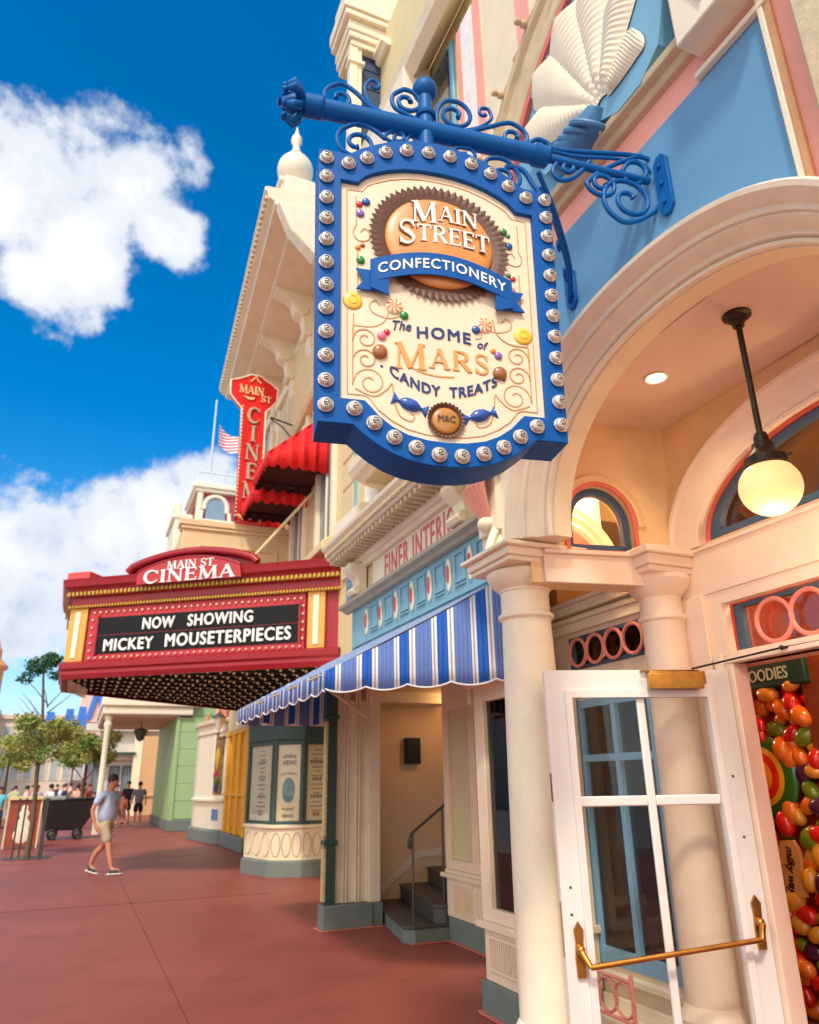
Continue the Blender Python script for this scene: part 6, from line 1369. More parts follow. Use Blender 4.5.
while zz < 2.75:
    yy = a.y-.02+(.06 if rows_n % 2 else 0)
    while yy < 4.0:
        y_, z_ = yy+random.uniform(-.035, .035), zz+random.uniform(-.035, .035)
        if math.hypot((y_-c_rb.y)/.9, z_-c_rb.z) > .22 and not (abs(y_-c_tag.y) < .09 and abs(z_-c_tag.z) < .16) and z_ < dq(790, 682).z-.03 and yy < dq(752, 800).y+.15:
            c = random.choice(cn_); s_ = .045+.012*random.random()
            if c not in pc: m = MB(); m.sph((XD-.05, y_, z_), .066, 18, 12, (.8, 1.18, .82)); o = m.build('candy', CX[c], CD, smooth=60); pc[c] = (o, V3((XD-.05, y_, z_)))
            else:
                src = pc[c][1]; o = pc[c][0].copy(); COL.objects.link(o); o.parent = CD; k_ = random.uniform(.72, 1.15)
                P0 = V3((XD-.05-random.uniform(0, .08), y_, z_)); L0 = LOC[CD.name]; rt_ = random.uniform(0, 3.14); RM = Matrix.Rotation(rt_, 3, 'X'); o.scale = (k_, k_, k_); o.rotation_euler = (rt_, 0, 0); o.location = (P0-L0)-RM @ ((src-L0)*k_)
        yy += .095
    zz += .088; rows_n += 1
for r, c, nm in ((.27, (40, 106, 34), 'green'), (.215, (240, 176, 40), 'yellow'), (.185, (230, 44, 20), 'red'), (.12, (244, 140, 36), 'orange'), (.075, (20, 60, 90), 'blue')):
    m = MB(); m.lathe([(.001, .0), (r*.86, .0), (r, .012), (r*.97, .03+(.27-r)*.12), (r*.8, .045+(.27-r)*.14), (.001, .05+(.27-r)*.15)], (XD-.09, c_rb.y+.02, c_rb.z), 36, (-1, 0, 0)); m.build('swirl_ring', cm('swirl '+nm, c), CD, smooth=50)
m = MB(); tg = [(-.075, -.15), (.06, -.17), (.085, .10), (.05, .16), (-.05, .17), (-.085, .11)]
out_(m, [[(c_tag.y+x, c_tag.z+z) for x, z in tg]], XD-.10, .03, bevel=.006); tgo = m.build('tag_board', mat('kraft orange tag', (232, 160, 80), .5, .08, 8, .1), CD)
m = MB(); ptext(m, 'milky way', .075, (XD-.133, c_tag.y+.02, c_tag.z), (0, .12, -1), (0, -1, -.12), .003, 'CENTER', .02, .9, None, 1, .3); m.add([], [])
m.v = [p for p in m.v]; m.build('tag_lettering', mat('dark tag ink', (50, 30, 20), .6), tgo)
h0 = dq(758, 692); h1 = dq(812, 672)
m = MB(); m.box((XD-.16, a.y-.1, h0.z-.0), (XD-.03, h0.y+.1, h0.z+.17)); m.build('header_board', mat('dark green header', (14, 62, 48), .45, .1, 6, .1), CD, bevel=.008)
m = MB(); ptext(m, 'GOODIES', .11, (XD-.162, (h0.y+a.y)/2, h0.z+.045), (0, -1, 0), (0, 0, 1), .004, 'CENTER', .01, .8); m.build('header_lettering', mat('pale green lettering', (196, 214, 186), .5), CD)
il = bpy.data.lights.new('shop_fill_light', 'POINT'); il.energy = 34; il.color = (1, .66, .36); il.shadow_soft_size = .12  # fill lamp added to brighten the candies inside the doorway
IL = thing('shop_fill_lamp', 'added warm fill lamp inside the candy shop doorway', 'lamp', (3.95, 2.55, 3.1)); m = MB(); m.lathe([(.05, .08), (.12, .0), (.10, -.05), (.001, -.07)], (3.95, 2.55, 3.1), 20); m.build('shade', GLOW, IL); ilo = bpy.data.objects.new('shop_fill_light', il); COL.objects.link(ilo); ilo.parent = IL; ilo.location = (0, 0, -.15)
# ------------------------------------------------------------------ people
def skin(verts, edges, rad, sub=1):
    me = bpy.data.meshes.new('t'); me.from_pydata([tuple(v) for v in verts], edges, []); o = bpy.data.objects.new('t', me); COL.objects.link(o)
    md = o.modifiers.new('s', 'SKIN'); md.use_smooth_shade = True
    for i, r in enumerate(rad):
        rr = r if isinstance(r, tuple) else (r, r); me.skin_vertices[0].data[i].radius = rr
    me.skin_vertices[0].data[0].use_root = True
    sb = o.modifiers.new('ss', 'SUBSURF'); sb.levels = sub; sb.render_levels = sub
    g = grab(o); vs = [v.co.copy() for v in g.vertices]; fs = [list(p.vertices) for p in g.polygons]; bpy.data.objects.remove(o); bpy.data.meshes.remove(g); bpy.data.meshes.remove(me); return vs, fs
def person(x, y, head, label, shirt, pants, hair=(50, 36, 26), skinc=(206, 150, 120), h=1.75, pose='walk', shoes=(60, 70, 62), shorts=True, dress=False, detail=False, group=None, face=(0, 0), bag=None, z=0, swing=1.0, plump=1.0):
    T = thing('person', label, 'person', (x, y, z), group); wd_ = 1+(plump-1)*.75; k = h/1.75; ca, sa = math.cos(head), math.sin(head)
    def W(p): # local: x right, y forward
        return V3((x+(p[0]*ca+p[1]*sa)*k, y+(-p[0]*sa+p[1]*ca)*k, z+p[2]*k))
    if pose == 'walk':
        f = .30*swing
        LG = [((.095, 0, .92), (.10, f*.75, .50), (.10, f*1.25, .10), (.11, f*1.25+.20, .07)), ((-.095, 0, .92), (-.10, -f*.35, .49), (-.10, -f*1.35, .14), (-.11, -f*1.35+.16, .03))]
        AR = [((.20, 0, 1.42), (.27, -.10, 1.13), (.26, -.02, .90), (.25, .04, .80)), ((-.20, 0, 1.42), (-.27, -.02, 1.13), (-.22, .16, .95), (-.19, .25, .88))]
    elif pose == 'sit':
        LG = [((.10, 0, .50), (.12, .42, .50), (.12, .44, .08), (.12, .60, .04)), ((-.10, 0, .50), (-.12, .42, .50), (-.12, .44, .08), (-.12, .60, .04))]
        AR = [((.20, 0, 1.0), (.25, .1, .75), (.2, .3, .62), (.18, .36, .6)), ((-.20, 0, 1.0), (-.25, .1, .75), (-.2, .3, .62), (-.18, .36, .6))]
    else:
        LG = [((.095, 0, .92), (.11, .03, .50), (.12, .0, .09), (.13, .18, .04)), ((-.095, 0, .92), (-.10, .0, .50), (-.11, -.04, .09), (-.12, .14, .04))]
        AR = [((.20, 0, 1.42), (.25, -.03, 1.13), (.26, .04, .88), (.26, .07, .80)), ((-.20, 0, 1.42), (-.26, .02, 1.13), (-.24, .12, .92), (-.2, .2, .9))]
    dz = -.42 if pose == 'sit' else 0
    AR = [tuple((p[0]*wd_, p[1], p[2]) for p in A_) for A_ in AR]
    V = [(0, 0, .96+dz), (0, .0, 1.16+dz), (0, .0, 1.36+dz), (0, .01, 1.47+dz), (face[0]*.3, .03+face[1]*.3, 1.56+dz), (face[0]*.6, .045+face[1], 1.63+dz), (face[0]*.6, .03+face[1], 1.70+dz)]
    Rr = [(.15*plump, .11*plump), (.145*plump, .105*plump), (.16, .10), .060, .066, (.084, .104), (.080, .096)]; E = [(0, 1), (1, 2), (2, 3), (3, 4), (4, 5), (5, 6)]
    for L_ in LG:
        i = len(V); V += [L_[0], L_[1], ((L_[1][0]+L_[2][0])/2, (L_[1][1]+L_[2][1])/2-.02, (L_[1][2]+L_[2][2])/2+.05), L_[2], L_[3]]; Rr += [.088, .058, .058, .038, .032]; E += [(0, i), (i, i+1), (i+1, i+2), (i+2, i+3), (i+3, i+4)]
    for A_ in AR:
        i = len(V); V += list(A_); Rr += [.055, .042, .030, .032]; E += [(2, i), (i, i+1), (i+1, i+2), (i+2, i+3)]
        if detail:
            hx, hy, hz_ = A_[3]; fx, fy, fz = [A_[3][q]-A_[2][q] for q in range(3)]; l = math.sqrt(fx*fx+fy*fy+fz*fz); fx, fy, fz = fx/l, fy/l, fz/l
            for q, (oo, ln) in enumerate(((-.03, .06), (-.01, .075), (.012, .07), (.03, .055))):
                j = len(V); V += [(hx+oo*.3, hy+oo+fy*.03, hz_+fz*.03), (hx+oo*.3, hy+oo+fy*ln*.7, hz_+fz*ln*.9), (hx+oo*.3-.01, hy+oo+fy*ln+.012, hz_+fz*ln*1.2)]; Rr += [.010, .009, .007]; E += [(i+3, j), (j, j+1), (j+1, j+2)]
            j = len(V); s_ = 1 if A_[0][0] > 0 else -1; V += [(hx-s_*.02, hy+.045, hz_+.01), (hx-s_*.03, hy+.065, hz_-.03)]; Rr += [.011, .009]; E += [(i+3, j), (j, j+1)]
    vs, fs = skin([W(p) for p in V], E, [tuple(q*k for q in r) if isinstance(r, tuple) else r*k for r in Rr], 2 if detail else 1)
    m = MB(); m.add(vs, fs); m.build('body', mat('skin %d' % skinc[0], skinc, .5, .06, 8, 0), T, smooth=80)
    hc = W((face[0]*.6, .03+face[1], 1.665+dz))
    m = MB(); m.sph(W((face[0]*.6, .012+face[1], 1.695+dz)), .112*k, 14, 9, (.92, 1.02, .85)); m.build('hair', mat('hair %d' % hair[0], hair, .7, .2, 40, .3), T, smooth=60)
    if detail:
        m = MB(); fx, fy = sa, ca
        def hp(a, b, c): return W((face[0]*.6+a, .045+face[1]+b, 1.64+dz+c))
        m.tube([hp(0, .092, .03), hp(0, .112, -.005), hp(0, .09, -.012)], [.008, .015, .010], 8)
        for s_ in (-1, 1): m.sph(hp(.084*s_, .0, .0), .024, 8, 6, (.5, .8, 1.2))
        m.build('face_features', mat('skin %d' % skinc[0], skinc), T); m = MB()
        for s_ in (-1, 1): m.sph(hp(.030*s_, .082, .028), .009, 8, 6); m.tube([hp(.018*s_, .088, .047), hp(.045*s_, .078, .048)], .005, 6)
        m.tube([hp(-.022, .088, -.04), hp(0, .094, -.042), hp(.022, .088, -.04)], .005, 6); m.build('eyes_and_mouth', mat('dark features', (60, 36, 30), .5), T)
    # shirt
    V = [(0, 0, .84+dz), (0, .01, 1.12+dz), (0, .0, 1.36+dz), (0, .0, 1.455+dz)]; Rr = [(.178*plump, .135*plump), (.168*plump, .13*plump), (.185, .12), (.085, .08)]; E = [(0, 1), (1, 2), (2, 3)]
    for A_ in AR:
        i = len(V); e_ = [A_[0][q]*.3+A_[1][q]*.7 for q in range(3)]; V += [(A_[0][0]*.95, A_[0][1], A_[0][2]-.01), tuple(e_)]; Rr += [.078, .068]; E += [(2, i), (i, i+1)]
    if dress: V.append((0, 0, .60)); Rr.append((.24, .2)); E.append((0, len(V)-1))
    vs, fs = skin([W(p) for p in V], E, [tuple(q*k for q in r) if isinstance(r, tuple) else r*k for r in Rr], 2)
    m = MB(); m.add(vs, fs); m.build('shirt' if not dress else 'dress', mat('cloth %d %d %d' % shirt, shirt, .8, .10, 12, .6, 25), T, smooth=80)
    if not dress:
        V = [(0, 0, .93+dz), (0, 0, 1.0+dz)]; Rr = [(.15*min(plump, 1.12), .12*min(plump, 1.12)), (.155*plump, .125*plump)]; E = [(0, 1)]
        for L_ in LG:
            i = len(V); t = .95 if shorts else 1; kn = tuple(L_[0][q]+(L_[1][q]-L_[0][q])*t for q in range(3)); V += [(L_[0][0], L_[0][1], L_[0][2]-.04), kn]; Rr += [.118, .098]; E += [(0, i), (i, i+1)]
            if not shorts: V.append(L_[2]); Rr.append(.06); E.append((i+1, i+2))
        vs, fs = skin([W(p) for p in V], E, [tuple(q*k for q in r) if isinstance(r, tuple) else r*k for r in Rr], 2)
        m = MB(); m.add(vs, fs); m.build('shorts' if shorts else 'trousers', mat('cloth %d %d %d' % pants, pants, .8, .10, 12, .6, 25), T, smooth=80)
    for i, L_ in enumerate(LG):
        a_, t_ = L_[2], L_[3]; V = [(a_[0], a_[1]-.045, a_[2]-.045), (a_[0], a_[1], a_[2]+.02), (a_[0]*.4+t_[0]*.6, a_[1]*.4+t_[1]*.6, (a_[2]-.04)*.4+t_[2]*.6), t_]
        vs, fs = skin([W(p) for p in V], [(0, 1), (0, 2), (2, 3)], [.045*k, .052*k, .048*k, .042*k], 1); m = MB(); m.add(vs, fs); sh_ = m.build('shoe', mat('shoe %d' % shoes[0], shoes, .6, .1, 10, .1), T, smooth=80)
        if detail:
            m = MB(); lo = V3(W((a_[0], a_[1]-.07, a_[2]-.085))); hi = V3(W((t_[0], t_[1]+.035, t_[2]-.038))); m.tube([lo, lo.lerp(hi, .5), hi], [.045, .05, .042], 10, flat=.35); m.build('sole', WHITE, sh_, smooth=60)
    return T
MX, MY_ = .66, 16.9
person(MX, MY_, R(128), 'man in light blue grey T-shirt, khaki shorts and dark trainers walking across the pavement', (176, 190, 216), (186, 166, 136), (52, 40, 34), (196, 128, 98), h=1.80, pose='walk', detail=True, face=(0, .03), swing=.8, plump=1.3, shoes=(52, 62, 54))
person(2.62, 36.0, R(5), 'person in grey T-shirt and black shorts seen from behind under the far porch', (128, 118, 132), (24, 24, 28), h=1.74, pose='stand', plump=1.15, shoes=(226, 214, 206))
person(1.95, 35.5, R(20), 'child in coral pink clothes walking beside the grey shirted adult', (232, 128, 106), (214, 140, 120), (60, 44, 36), h=1.3, pose='walk', shoes=(230, 222, 214))
person(1.75, 37.4, R(170), 'woman in coral top facing this way behind the walking man', (228, 110, 84), (220, 150, 130), (90, 60, 40), h=1.65, pose='stand')
person(2.3, 38.5, R(200), 'person in black T-shirt standing behind the grey shirted person', (22, 24, 34), (40, 44, 60), h=1.78, pose='stand')
person(.15, 39, R(10), 'person in peach top near the slim white porch post', (226, 176, 156), (150, 120, 100), h=1.68, pose='stand')
random.seed(21)
crowd = [(-4.6, 33, (30, 40, 60), (28, 36, 62), 'crowd member in navy top at the far left edge of the street', 1.72), (-3.9, 35, (44, 38, 40), (50, 46, 50), 'crowd member in charcoal shirt, second from the left edge', 1.75),
 (-2.6, 34, (96, 196, 216), (60, 70, 90), 'crowd member in bright turquoise top left of the slim tree', 1.62), (-3.3, 40, (170, 90, 80), (60, 60, 70), 'crowd member in brick red shirt left of the turquoise top', 1.7),
 (-.9, 36, (224, 224, 232), (110, 110, 130), 'crowd member in white shirt above the black cart', 1.70), (-1.6, 41, (206, 190, 196), (80, 70, 80), 'crowd member in pale mauve shirt behind the slim tree', 1.68),
 (-.2, 44, (120, 90, 70), (50, 46, 44), 'crowd member in brown shirt right of the white shirt', 1.8), (.5, 46, (52, 56, 44), (44, 48, 40), 'crowd member in dark olive clothes near the far hedge', 1.78),
 (-5.5, 46, (190, 186, 190), (60, 70, 90), 'crowd member in light grey at the far left behind the navy top', 1.7), (-2.2, 50, (210, 120, 110), (90, 90, 100), 'distant crowd member in salmon shirt', 1.7),
 (-1.0, 54, (60, 60, 74), (60, 60, 70), 'distant crowd member in dark slate shirt', 1.74), (-3.6, 56, (226, 216, 206), (120, 110, 100), 'distant crowd member in cream shirt', 1.7),
 (-4.2, 38, (214, 214, 220), (60, 64, 80), 'crowd member in white top right behind the charcoal shirt', 1.7), (-3.0, 37, (60, 50, 54), (40, 40, 44), 'crowd member in dark plum shirt beside the turquoise top', 1.76),
 (-1.9, 38, (236, 196, 190), (90, 80, 90), 'crowd member in blush pink top left of the white shirt', 1.66), (-.4, 39.5, (70, 90, 130), (50, 50, 60), 'crowd member in denim blue shirt just right of the white shirt', 1.74),
 (.7, 42, (150, 60, 56), (50, 46, 50), 'crowd member in dark red shirt left of the white post', 1.72), (-5.2, 41, (120, 100, 90), (60, 60, 60), 'crowd member in taupe shirt at the far left behind the navy top', 1.73),
 (-2.9, 47, (200, 200, 150), (80, 80, 70), 'distant crowd member in pale yellow green top', 1.68), (-.6, 49, (236, 236, 240), (100, 100, 120), 'distant crowd member in bright white top', 1.7), (.2, 50, (40, 44, 60), (40, 44, 50), 'distant crowd member in midnight blue top', 1.77), (-4.0, 49, (176, 90, 110), (70, 60, 70), 'distant crowd member in rose top', 1.65),
 (1.1, 52, (70, 62, 60), (60, 56, 54), 'distant crowd member in dark brown near the white front', 1.75), (-4.9, 60, (160, 170, 190), (70, 76, 90), 'distant crowd member in pale blue shirt', 1.72)]
for i, (x, y, s_, p_, lab, hh) in enumerate(crowd):
    person(x, y, random.uniform(0, 6.28), lab, s_, p_, random.choice([(40, 30, 26), (90, 64, 44), (30, 26, 24)]), random.choice([(206, 150, 120), (180, 120, 90), (226, 176, 150)]), h=hh, pose=random.choice(['stand', 'walk']), shorts=i % 2 == 0, group='crowd in the street', z=-.16 if x < -3.58 else 0)
# ------------------------------------------------------------------ trees, guards, sandwich board, cart
BARK = mat('tree bark', (104, 86, 64), .85, .2, 10, .8, 20); LF = mat('leaf green', (110, 140, 62), .6, .45, 6, 0); LF2 = mat('olive leaf', (160, 164, 80), .6, .4, 5, 0); LF3 = mat('deep leaf green', (44, 96, 54), .6, .4, 6, 0)
def leaves(mb, c, r, n, sz, sc=(1, 1, .7)):
    c = V3(c)
    for _ in range(n):
        while True:
            p = V3((random.uniform(-1, 1), random.uniform(-1, 1), random.uniform(-1, 1)))
            if .15 < p.length < 1: break
        p = V3((p.x*sc[0], p.y*sc[1], p.z*sc[2]))*r*random.uniform(.75, 1.08)
        a = V3((random.gauss(0, 1), random.gauss(0, 1), random.gauss(0, 1))).normalized(); b = a.cross(V3((random.gauss(0, 1), random.gauss(0, 1), random.gauss(0, 1)))).normalized(); s_ = sz*random.uniform(.6, 1.3); q = c+p
        mb.add([q-a*s_, q+b*s_*.45, q+a*s_, q-b*s_*.45], [(0, 1, 2, 3)])
def tree(x, y, lab, trunk, clumps, limbs, r=.05, mats=None, sz=.05):
    T = thing('street_tree', lab, 'tree', (x, y, 0))
    m = MB(); m.tube(trunk, [r*(1-.7*i/(len(trunk)-1)) for i in range(len(trunk))], 10)
    for L_ in limbs: m.tube(L_, [r*.25, r*.15, r*.05][:len(L_)], 6)
    m.build('trunk', BARK, T, smooth=60)
    for mt_ in set(c[3] for c in clumps):
        m = MB()
        for c, rr, n, mm in clumps:
            if mm == mt_: leaves(m, c, rr, n, sz)
        m.build('crown', mt_, T, smooth=0)
    return T
tx, ty = -.86, 21.6; random.seed(3)
cl = [((-1.25, ty, 4.55), .36, 620, LF3), ((-.95, ty+.1, 4.75), .30, 480, LF3), ((-1.5, ty, 4.25), .22, 160, LF3), ((-.8, ty, 4.35), .2, 140, LF3)]
for _ in range(20): cl.append(((tx+random.uniform(-.85, .75), ty+random.uniform(-.7, .7), 2.75+random.uniform(-.38, .42)), .34, 260, LF2 if random.random() < .75 else LF))
limbs = []
for i in range(14):
    a = random.uniform(0, 6.28); z0 = random.uniform(2.0, 3.6); limbs.append([(tx-.02*(z0-2), ty, z0), (tx+.35*math.cos(a), ty+.35*math.sin(a), z0+.35), (tx+.75*math.cos(a), ty+.7*math.sin(a), z0+.75)])
tree(tx, ty, 'slim young street tree with a dark green top tuft and olive lower crown', [(tx, ty, 0), (tx+.02, ty, .9), (tx-.05, ty, 1.9), (tx-.08, ty, 3.0), (tx-.2, ty, 4.0), (tx-.28, ty, 4.6)], cl, limbs, .068)
t2x, t2y = .30, 33.8; cl = [((t2x+random.uniform(-.95, .85), t2y+random.uniform(-.8, .8), 3.0+random.uniform(-.45, .5)), .46, 260, LF2 if random.random() < .5 else LF) for _ in range(22)]
tree(t2x, t2y, 'bushy round street tree behind the slim one, beside the white porch', [(t2x, t2y, 0), (t2x, t2y, 1.4), (t2x+.05, t2y, 2.6), (t2x, t2y, 3.2)], cl, [[(t2x, t2y, 1.8), (t2x+.4, t2y, 2.3), (t2x+.8, t2y, 2.8)], [(t2x, t2y, 1.8), (t2x-.4, t2y, 2.3), (t2x-.8, t2y, 2.9)]], .09, sz=.075)
t3x, t3y = -3.2, 44; cl = [((t3x+random.uniform(-1.3, 1.3), t3y+random.uniform(-1, 1), 3.2+random.uniform(-.6, .7)), .5, 120, LF2) for _ in range(18)]
tree(t3x, t3y, 'distant olive green street tree at the left edge of the photo', [(t3x, t3y, 0), (t3x, t3y, 2), (t3x, t3y, 3.4)], cl, [], .1, sz=.11)
TG = thing('tree_guard', 'low iron guard of thin posts round the foot of the slim tree', 'tree guard', (tx, ty, 0))
for dx, dy in ((-.33, 0), (.30, .12), (.26, -.2), (-.2, .3)):
    m = MB(); m.tube([(tx+dx, ty+dy, 0), (tx+dx, ty+dy, 1.3)], .022, 8); m.sph((tx+dx, ty+dy, 1.32), .035, 8, 6); m.build('post', IRON, TG)
m = MB(); m.lathe([(.55, .004), (.55, .012), (.001, .012)], (tx, ty, 0), 24); m.build('tree_grate', IRON, TG)
SBD = thing('sandwich_board', 'red sandwich board with cream illustration standing left of the slim tree', 'sign', (-1.15, 25.5, 0))
c = V3((-1.2, 25.0, 0)); m = MB(); m.obox((-1.62, 25.0, .05), (.80, .0, 0), (0, .06, 0), (0, .06, 1.25)); m.obox((-1.62, 25.45, .05), (.80, 0, 0), (0, .05, 0), (0, -.3, 1.25)); m.build('panel', mat('brick red board', (150, 66, 44), .5, .1, 4, .1), SBD, bevel=.01)
m = MB(); m.obox((-1.66, 24.98, 1.27), (.88, 0, 0), (0, .12, 0), (0, 0, .10)); 
m.obox((-1.67, 24.985, .0), (.05, 0, 0), (0, .06, 0), (0, .06, 1.3)); m.obox((-.83, 24.985, .0), (.05, 0, 0), (0, .06, 0), (0, .06, 1.3)); m.build('frame', CTAN, SBD, bevel=.01)
m = MB(); 
for z_, w_ in ((.3, .22), (.42, .15), (.55, .19), (.72, .10), (.85, .13), (1.0, .09)): m.lathe([(w_, 0), (w_*.8, .01), (.001, .012)], (-1.22, 24.985+.05*z_, z_+.05), 14, (0, -1, 0))
m.build('illustration', IVORY, SBD)
CT = thing('black_cart', 'black wheeled cart with slanting tub standing right of the slim tree', 'cart', (-.2, 28.5, 0))
m = MB(); m.loft([[(-.75, 28.2, .28), (.35, 28.2, .28), (.35, 29.0, .28), (-.75, 29.0, .28)], [(-.85, 28.1, .7), (.62, 28.1, .7), (.62, 29.1, .7), (-.85, 29.1, .7)], [(-.9, 28.0, 1.2), (.85, 28.0, 1.2), (.85, 29.2, 1.2), (-.9, 29.2, 1.2)]]); m.build('tub', mat('black cart body', (34, 34, 38), .4, .2, 4, .1), CT, smooth=0, bevel=.04)
m = MB(); m.box((-.95, 27.95, 1.2), (-.2, 29.25, 1.32)); m.build('grey_lid', mat('grey lid', (140, 146, 140), .5), CT, bevel=.03); m = MB(); m.box((-.2, 27.95, 1.2), (.95, 29.25, 1.27)); m.build('lid', BLACK, CT, bevel=.03)
for x_ in (-.5, .25):
    for y_ in (28.15, 28.95):
        m = MB(); m.tube([(x_+.13*math.cos(R(t)), y_, .17+.13*math.sin(R(t))) for t in range(0, 360, 20)], .035, 8, ring=True); w_ = m.build('wheel', BLACK, CT); m = MB(); m.lathe([(.09, -.01), (.03, -.03), (.001, -.03)], (x_, y_, .17), 12, (0, 1, 0)); m.build('rim', IRON, w_)
# ------------------------------------------------------------------ far end of the street
def facade(name, lab, x0, x1, y, h, c, wins, wc=(176, 178, 176), roof=None, thick=8, nm_w='window'):
    T = thing(name, lab, 'building', ((x0+x1)/2, y, -.16)); m = MB(); m.box((x0, y, -.2), (x1, y+thick, h)); m.box((x0-.2, y-.3, h), (x1+.2, y+thick, h+.5)); m.box((x0-.1, y-.15, h*.5), (x1+.1, y, h*.5+.3)); m.build('wall', mat('facade %d %d %d' % c, c, .7, .1, .6, .1), T, bevel=.05)
    for (a, b, w_, hh) in wins:
        m = MB(); m.box((a-w_/2-.12, y-.10, b-.12), (a+w_/2+.12, y-.001, b+hh+.12)); f = m.build(nm_w, IVORY, T); m = MB(); m.box((a-w_/2, y-.14, b), (a+w_/2, y-.11, b+hh)); m.build('pane', mat('far glass %d' % wc[0], wc, .2, .2, .8, 0), f)
    if roof:
        m = MB(); xm = (x0+x1)/2; m.prism([(x0-.3, y-.4, h+.5), (x1+.3, y-.4, h+.5), (xm, y-.4, h+.5+roof[0])], (0, thick+.5, 0)); m.build('roof', mat('roof %d' % roof[1][0], roof[1], .6, .15, 1, .2), T)
    return T
T = facade('pink_building', 'pink building with bright blue angled shapes, far off at the left behind the trees', -.6, 6.5, 95, 17, (240, 190, 180), [(1.6, 3.0, 1.0, 2), (3.2, 3.0, 1.0, 2), (4.8, 3.0, 1, 2)])
BL2 = mat('bright blue banner', (60, 124, 214), .6, .08, 2, 0)
for a, b in ((.15, 2.0), (1.75, 2.0)):
    m = MB(); s_ = 1 if a < 1 else -1; m.prism([(a, 94.8, 8.8), (a+.5, 94.8, 8.8), (a+.5+s_*.75, 94.8, 12.4), (a+s_*.75, 94.8, 12.4)], (0, -.12, 0)); m.build('blue_shape', BL2, T, smooth=0)
m = MB(); m.box((4.0, 94.6, 7.0), (5.0, 94.85, 8.5)); m.build('blue_shape', BL2, T)
T = facade('pale_building', 'long pale building with blue awnings, far off at the left end of the street', -9.0, -.7, 88, 8.2, (228, 206, 184), [(-8.2+1.2*i, 6.0, .55, 1.5) for i in range(8)]+[(-8.2+1.2*i, 2.4, .7, 1.6) for i in range(8)])
for x_ in (-3.2, -1.4, -.2):
    m = MB(); m.prism([(x_-.5, 87.5, 7.6), (x_+.5, 87.5, 7.6), (x_+.35, 87.5, 9.0+(x_+3)*.2), (x_-.35, 87.5, 9.0+(x_+3)*.2)], (0, -.1, 0)); m.build('blue_awning', BL2, T, smooth=0)
T = facade('white_building', 'white building with an orange topped turret at the left edge of the photo', -17, -8.0, 80, 8.5, (226, 218, 206), [(-15+1.5*i, 5.0, .8, 1.6) for i in range(5)])
m = MB(); m.lathe([(.9, 8), (.9, 12.2), (1.2, 12.4), (1.25, 12.7), (.7, 13.2), (.5, 13.4), (.5, 14.2), (.3, 14.6), (.05, 15.4)], (-8.6, 82, 0), 12); m.build('turret', mat('orange turret paint', (226, 150, 96), .6), T, smooth=0)
HB = thing('blue_banner', 'blue vertical banner on a pole at the extreme left edge', 'banner', (-5.9, 52, -.16)); m = MB(); m.box((-6.0, 52, 1.6), (-5.35, 52.04, 5.6)); m.build('cloth', BL2, HB); m = MB(); m.tube([(-6.05, 52.02, -.16), (-6.05, 52.02, 6)], .05, 8); m.build('pole', IRON, HB)
# clock-tower hall with red mansard and flag pole
TH = thing('mansard_tower', 'distant cream tower with red mansard roof, oval dormer and white balustrade', 'building', (9.5, 70, 0))
TY = 70.0
def ty_(px, py, Y=TY): q = wy(px, py, Y); return (q.x, q.z)
m = MB(); x0, zt = ty_(190, 548); m.box((x0-.3, TY, -.2), (x0+7.5, TY+7, zt)); xb, zb_ = ty_(181, 520); m.box((xb-.6, TY-.4, 20.0), (x0-.2, TY+6, zb_)); xb2, zb2 = ty_(181, 503); m.box((xb2-.5, TY-.2, zb_), (xb2+.1, TY+6, zb2)); m.box((xb2-.7, TY-.5, zb_), (xb2+1.2, TY+6, zb_+.5)); m.build('wall', CREAM, TH, bevel=.08)
a_, b_, c_, d_ = ty_(194, 545), ty_(201, 491), ty_(262, 491), ty_(266, 545); m = MB(); m.prism([(a_[0], TY, a_[1]), (d_[0], TY, d_[1]), (c_[0], TY, c_[1]), (b_[0], TY, b_[1])], (0, 7, 0)); m.build('roof', mat('mansard red slate', (178, 60, 58), .6, .15, 2, .3), TH, smooth=0)
cx, cz = ty_(215.5, 509); m = MB(); m.tube([(cx+1.12*math.cos(R(t)), TY-.1, cz+.0+1.25*math.sin(R(t))) for t in range(-20, 201, 15)], .24, 10); m.box((cx-1.8, TY-.5, cz-1.9), (cx+1.8, TY, cz-1.3)); m.tube([(cx-1.4, TY-.2, cz-1.3), (cx-1.3, TY-.2, cz-.4)], .2, 8); m.tube([(cx+1.4, TY-.2, cz-1.3), (cx+1.3, TY-.2, cz-.4)], .2, 8); m.sph((cx, TY-.2, cz+2.3), .42, 10, 8)
m.tube([(a_[0], TY-.1, a_[1]), (b_[0], TY-.1, b_[1])], .3, 8); dm = m.build('dormer_surround', IVORY, TH)
m = MB(); m.lathe([(.95, 0), (.001, .01)], (cx, TY-.15, cz), 24, (0, -1, 0)); m.box((cx-.95, TY-.16, cz-1.3), (cx+.95, TY-.14, cz)); m.build('pane', mat('grey blue glass', (128, 150, 166), .2), dm)
m = MB(); e0, e1 = ty_(197, 492), ty_(266, 492); m.box((e0[0]-.2, TY-.5, e0[1]), (e1[0]+.5, TY+7, e0[1]+.35)); m.box((e0[0]-.4, TY-.7, e0[1]+.35), (e1[0]+.5, TY+7, e0[1]+.9)); m.build('roof_cornice', IVORY, TH, bevel=.08)
m = MB(); z0 = e0[1]+.9; n = 26
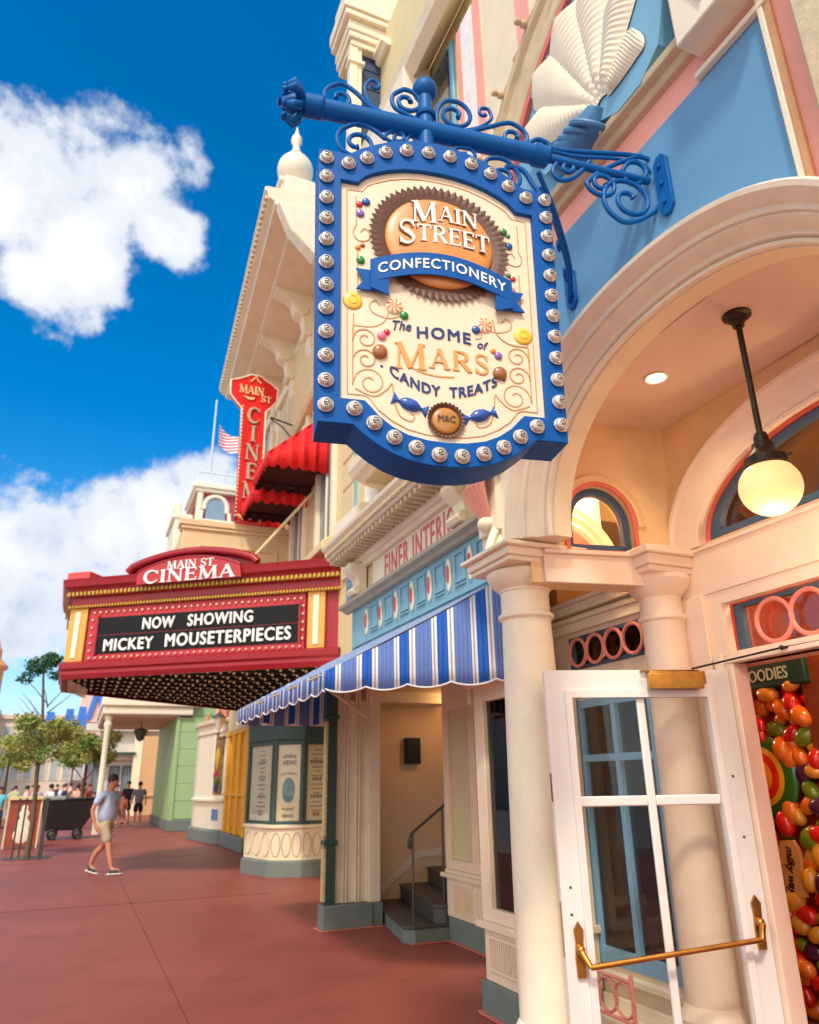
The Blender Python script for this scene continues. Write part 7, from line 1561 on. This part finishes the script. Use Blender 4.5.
for k in range(n): m.tube([(e0[0]+(e1[0]-e0[0])*k/(n-1), TY-.4, z0), (e0[0]+(e1[0]-e0[0])*k/(n-1), TY-.4, z0+1.1)], .07, 6)
m.box((e0[0]-.1, TY-.5, z0+1.1), (e1[0]+.3, TY-.3, z0+1.25)); m.build('balustrade', mat('pale balustrade', (214, 228, 228), .6), TH)
FP = thing('flagpole', 'thin pale flagpole rising from the distant red roofed tower', 'flagpole', (cx, TY+2, z0)); ft = wy(217, 400, TY+2); m = MB(); m.tube([(ft.x-.1, TY+2, z0-.3), (ft.x, TY+2, ft.z)], [.14, .09], 8); m.build('pole', mat('pale pole', (198, 204, 210), .4), FP)
FGm = bpy.data.materials.new('striped flag'); FGm.use_nodes = True
t_ = FGm.node_tree; wv_ = t_.nodes.new('ShaderNodeTexWave'); wv_.bands_direction = 'Z'; wv_.inputs['Scale'].default_value = .9; tcx = t_.nodes.new('ShaderNodeTexCoord'); t_.links.new(tcx.outputs['Object'], wv_.inputs['Vector']); rp = t_.nodes.new('ShaderNodeValToRGB'); rp.color_ramp.interpolation = 'CONSTANT'; rp.color_ramp.elements[0].color = (.55, .03, .05, 1); rp.color_ramp.elements[1].position = .5; rp.color_ramp.elements[1].color = (.8, .74, .74, 1); t_.links.new(wv_.outputs['Fac'], rp.inputs[0]); t_.links.new(rp.outputs[0], t_.nodes['Principled BSDF'].inputs['Base Color'])
m = MB(); rows_ = []
for i in range(13):
    t = i/12; rows_.append([V3((ft.x+.5+3.6*t, TY+2+.35*math.sin(t*7), wy(222, 425, TY+2).z-2.0*t-.3*math.sin(t*5)-2.2*s_*(1-.25*t))) for s_ in (0, .2, .4, .6, .8, 1)])
m.loft(rows_, closed=False, caps=False); tag(m.build('flag', FGm, None), 'red and white striped flag hanging beside the distant flagpole', 'flag')
# left side of the street, mostly outside the frame
T = facade('opposite_row', 'row of cream buildings closing the far left side of the street', -40, -20, 40, 9, (222, 206, 184), [(-38+3*i, 5, 1.2, 2) for i in range(6)], thick=40)
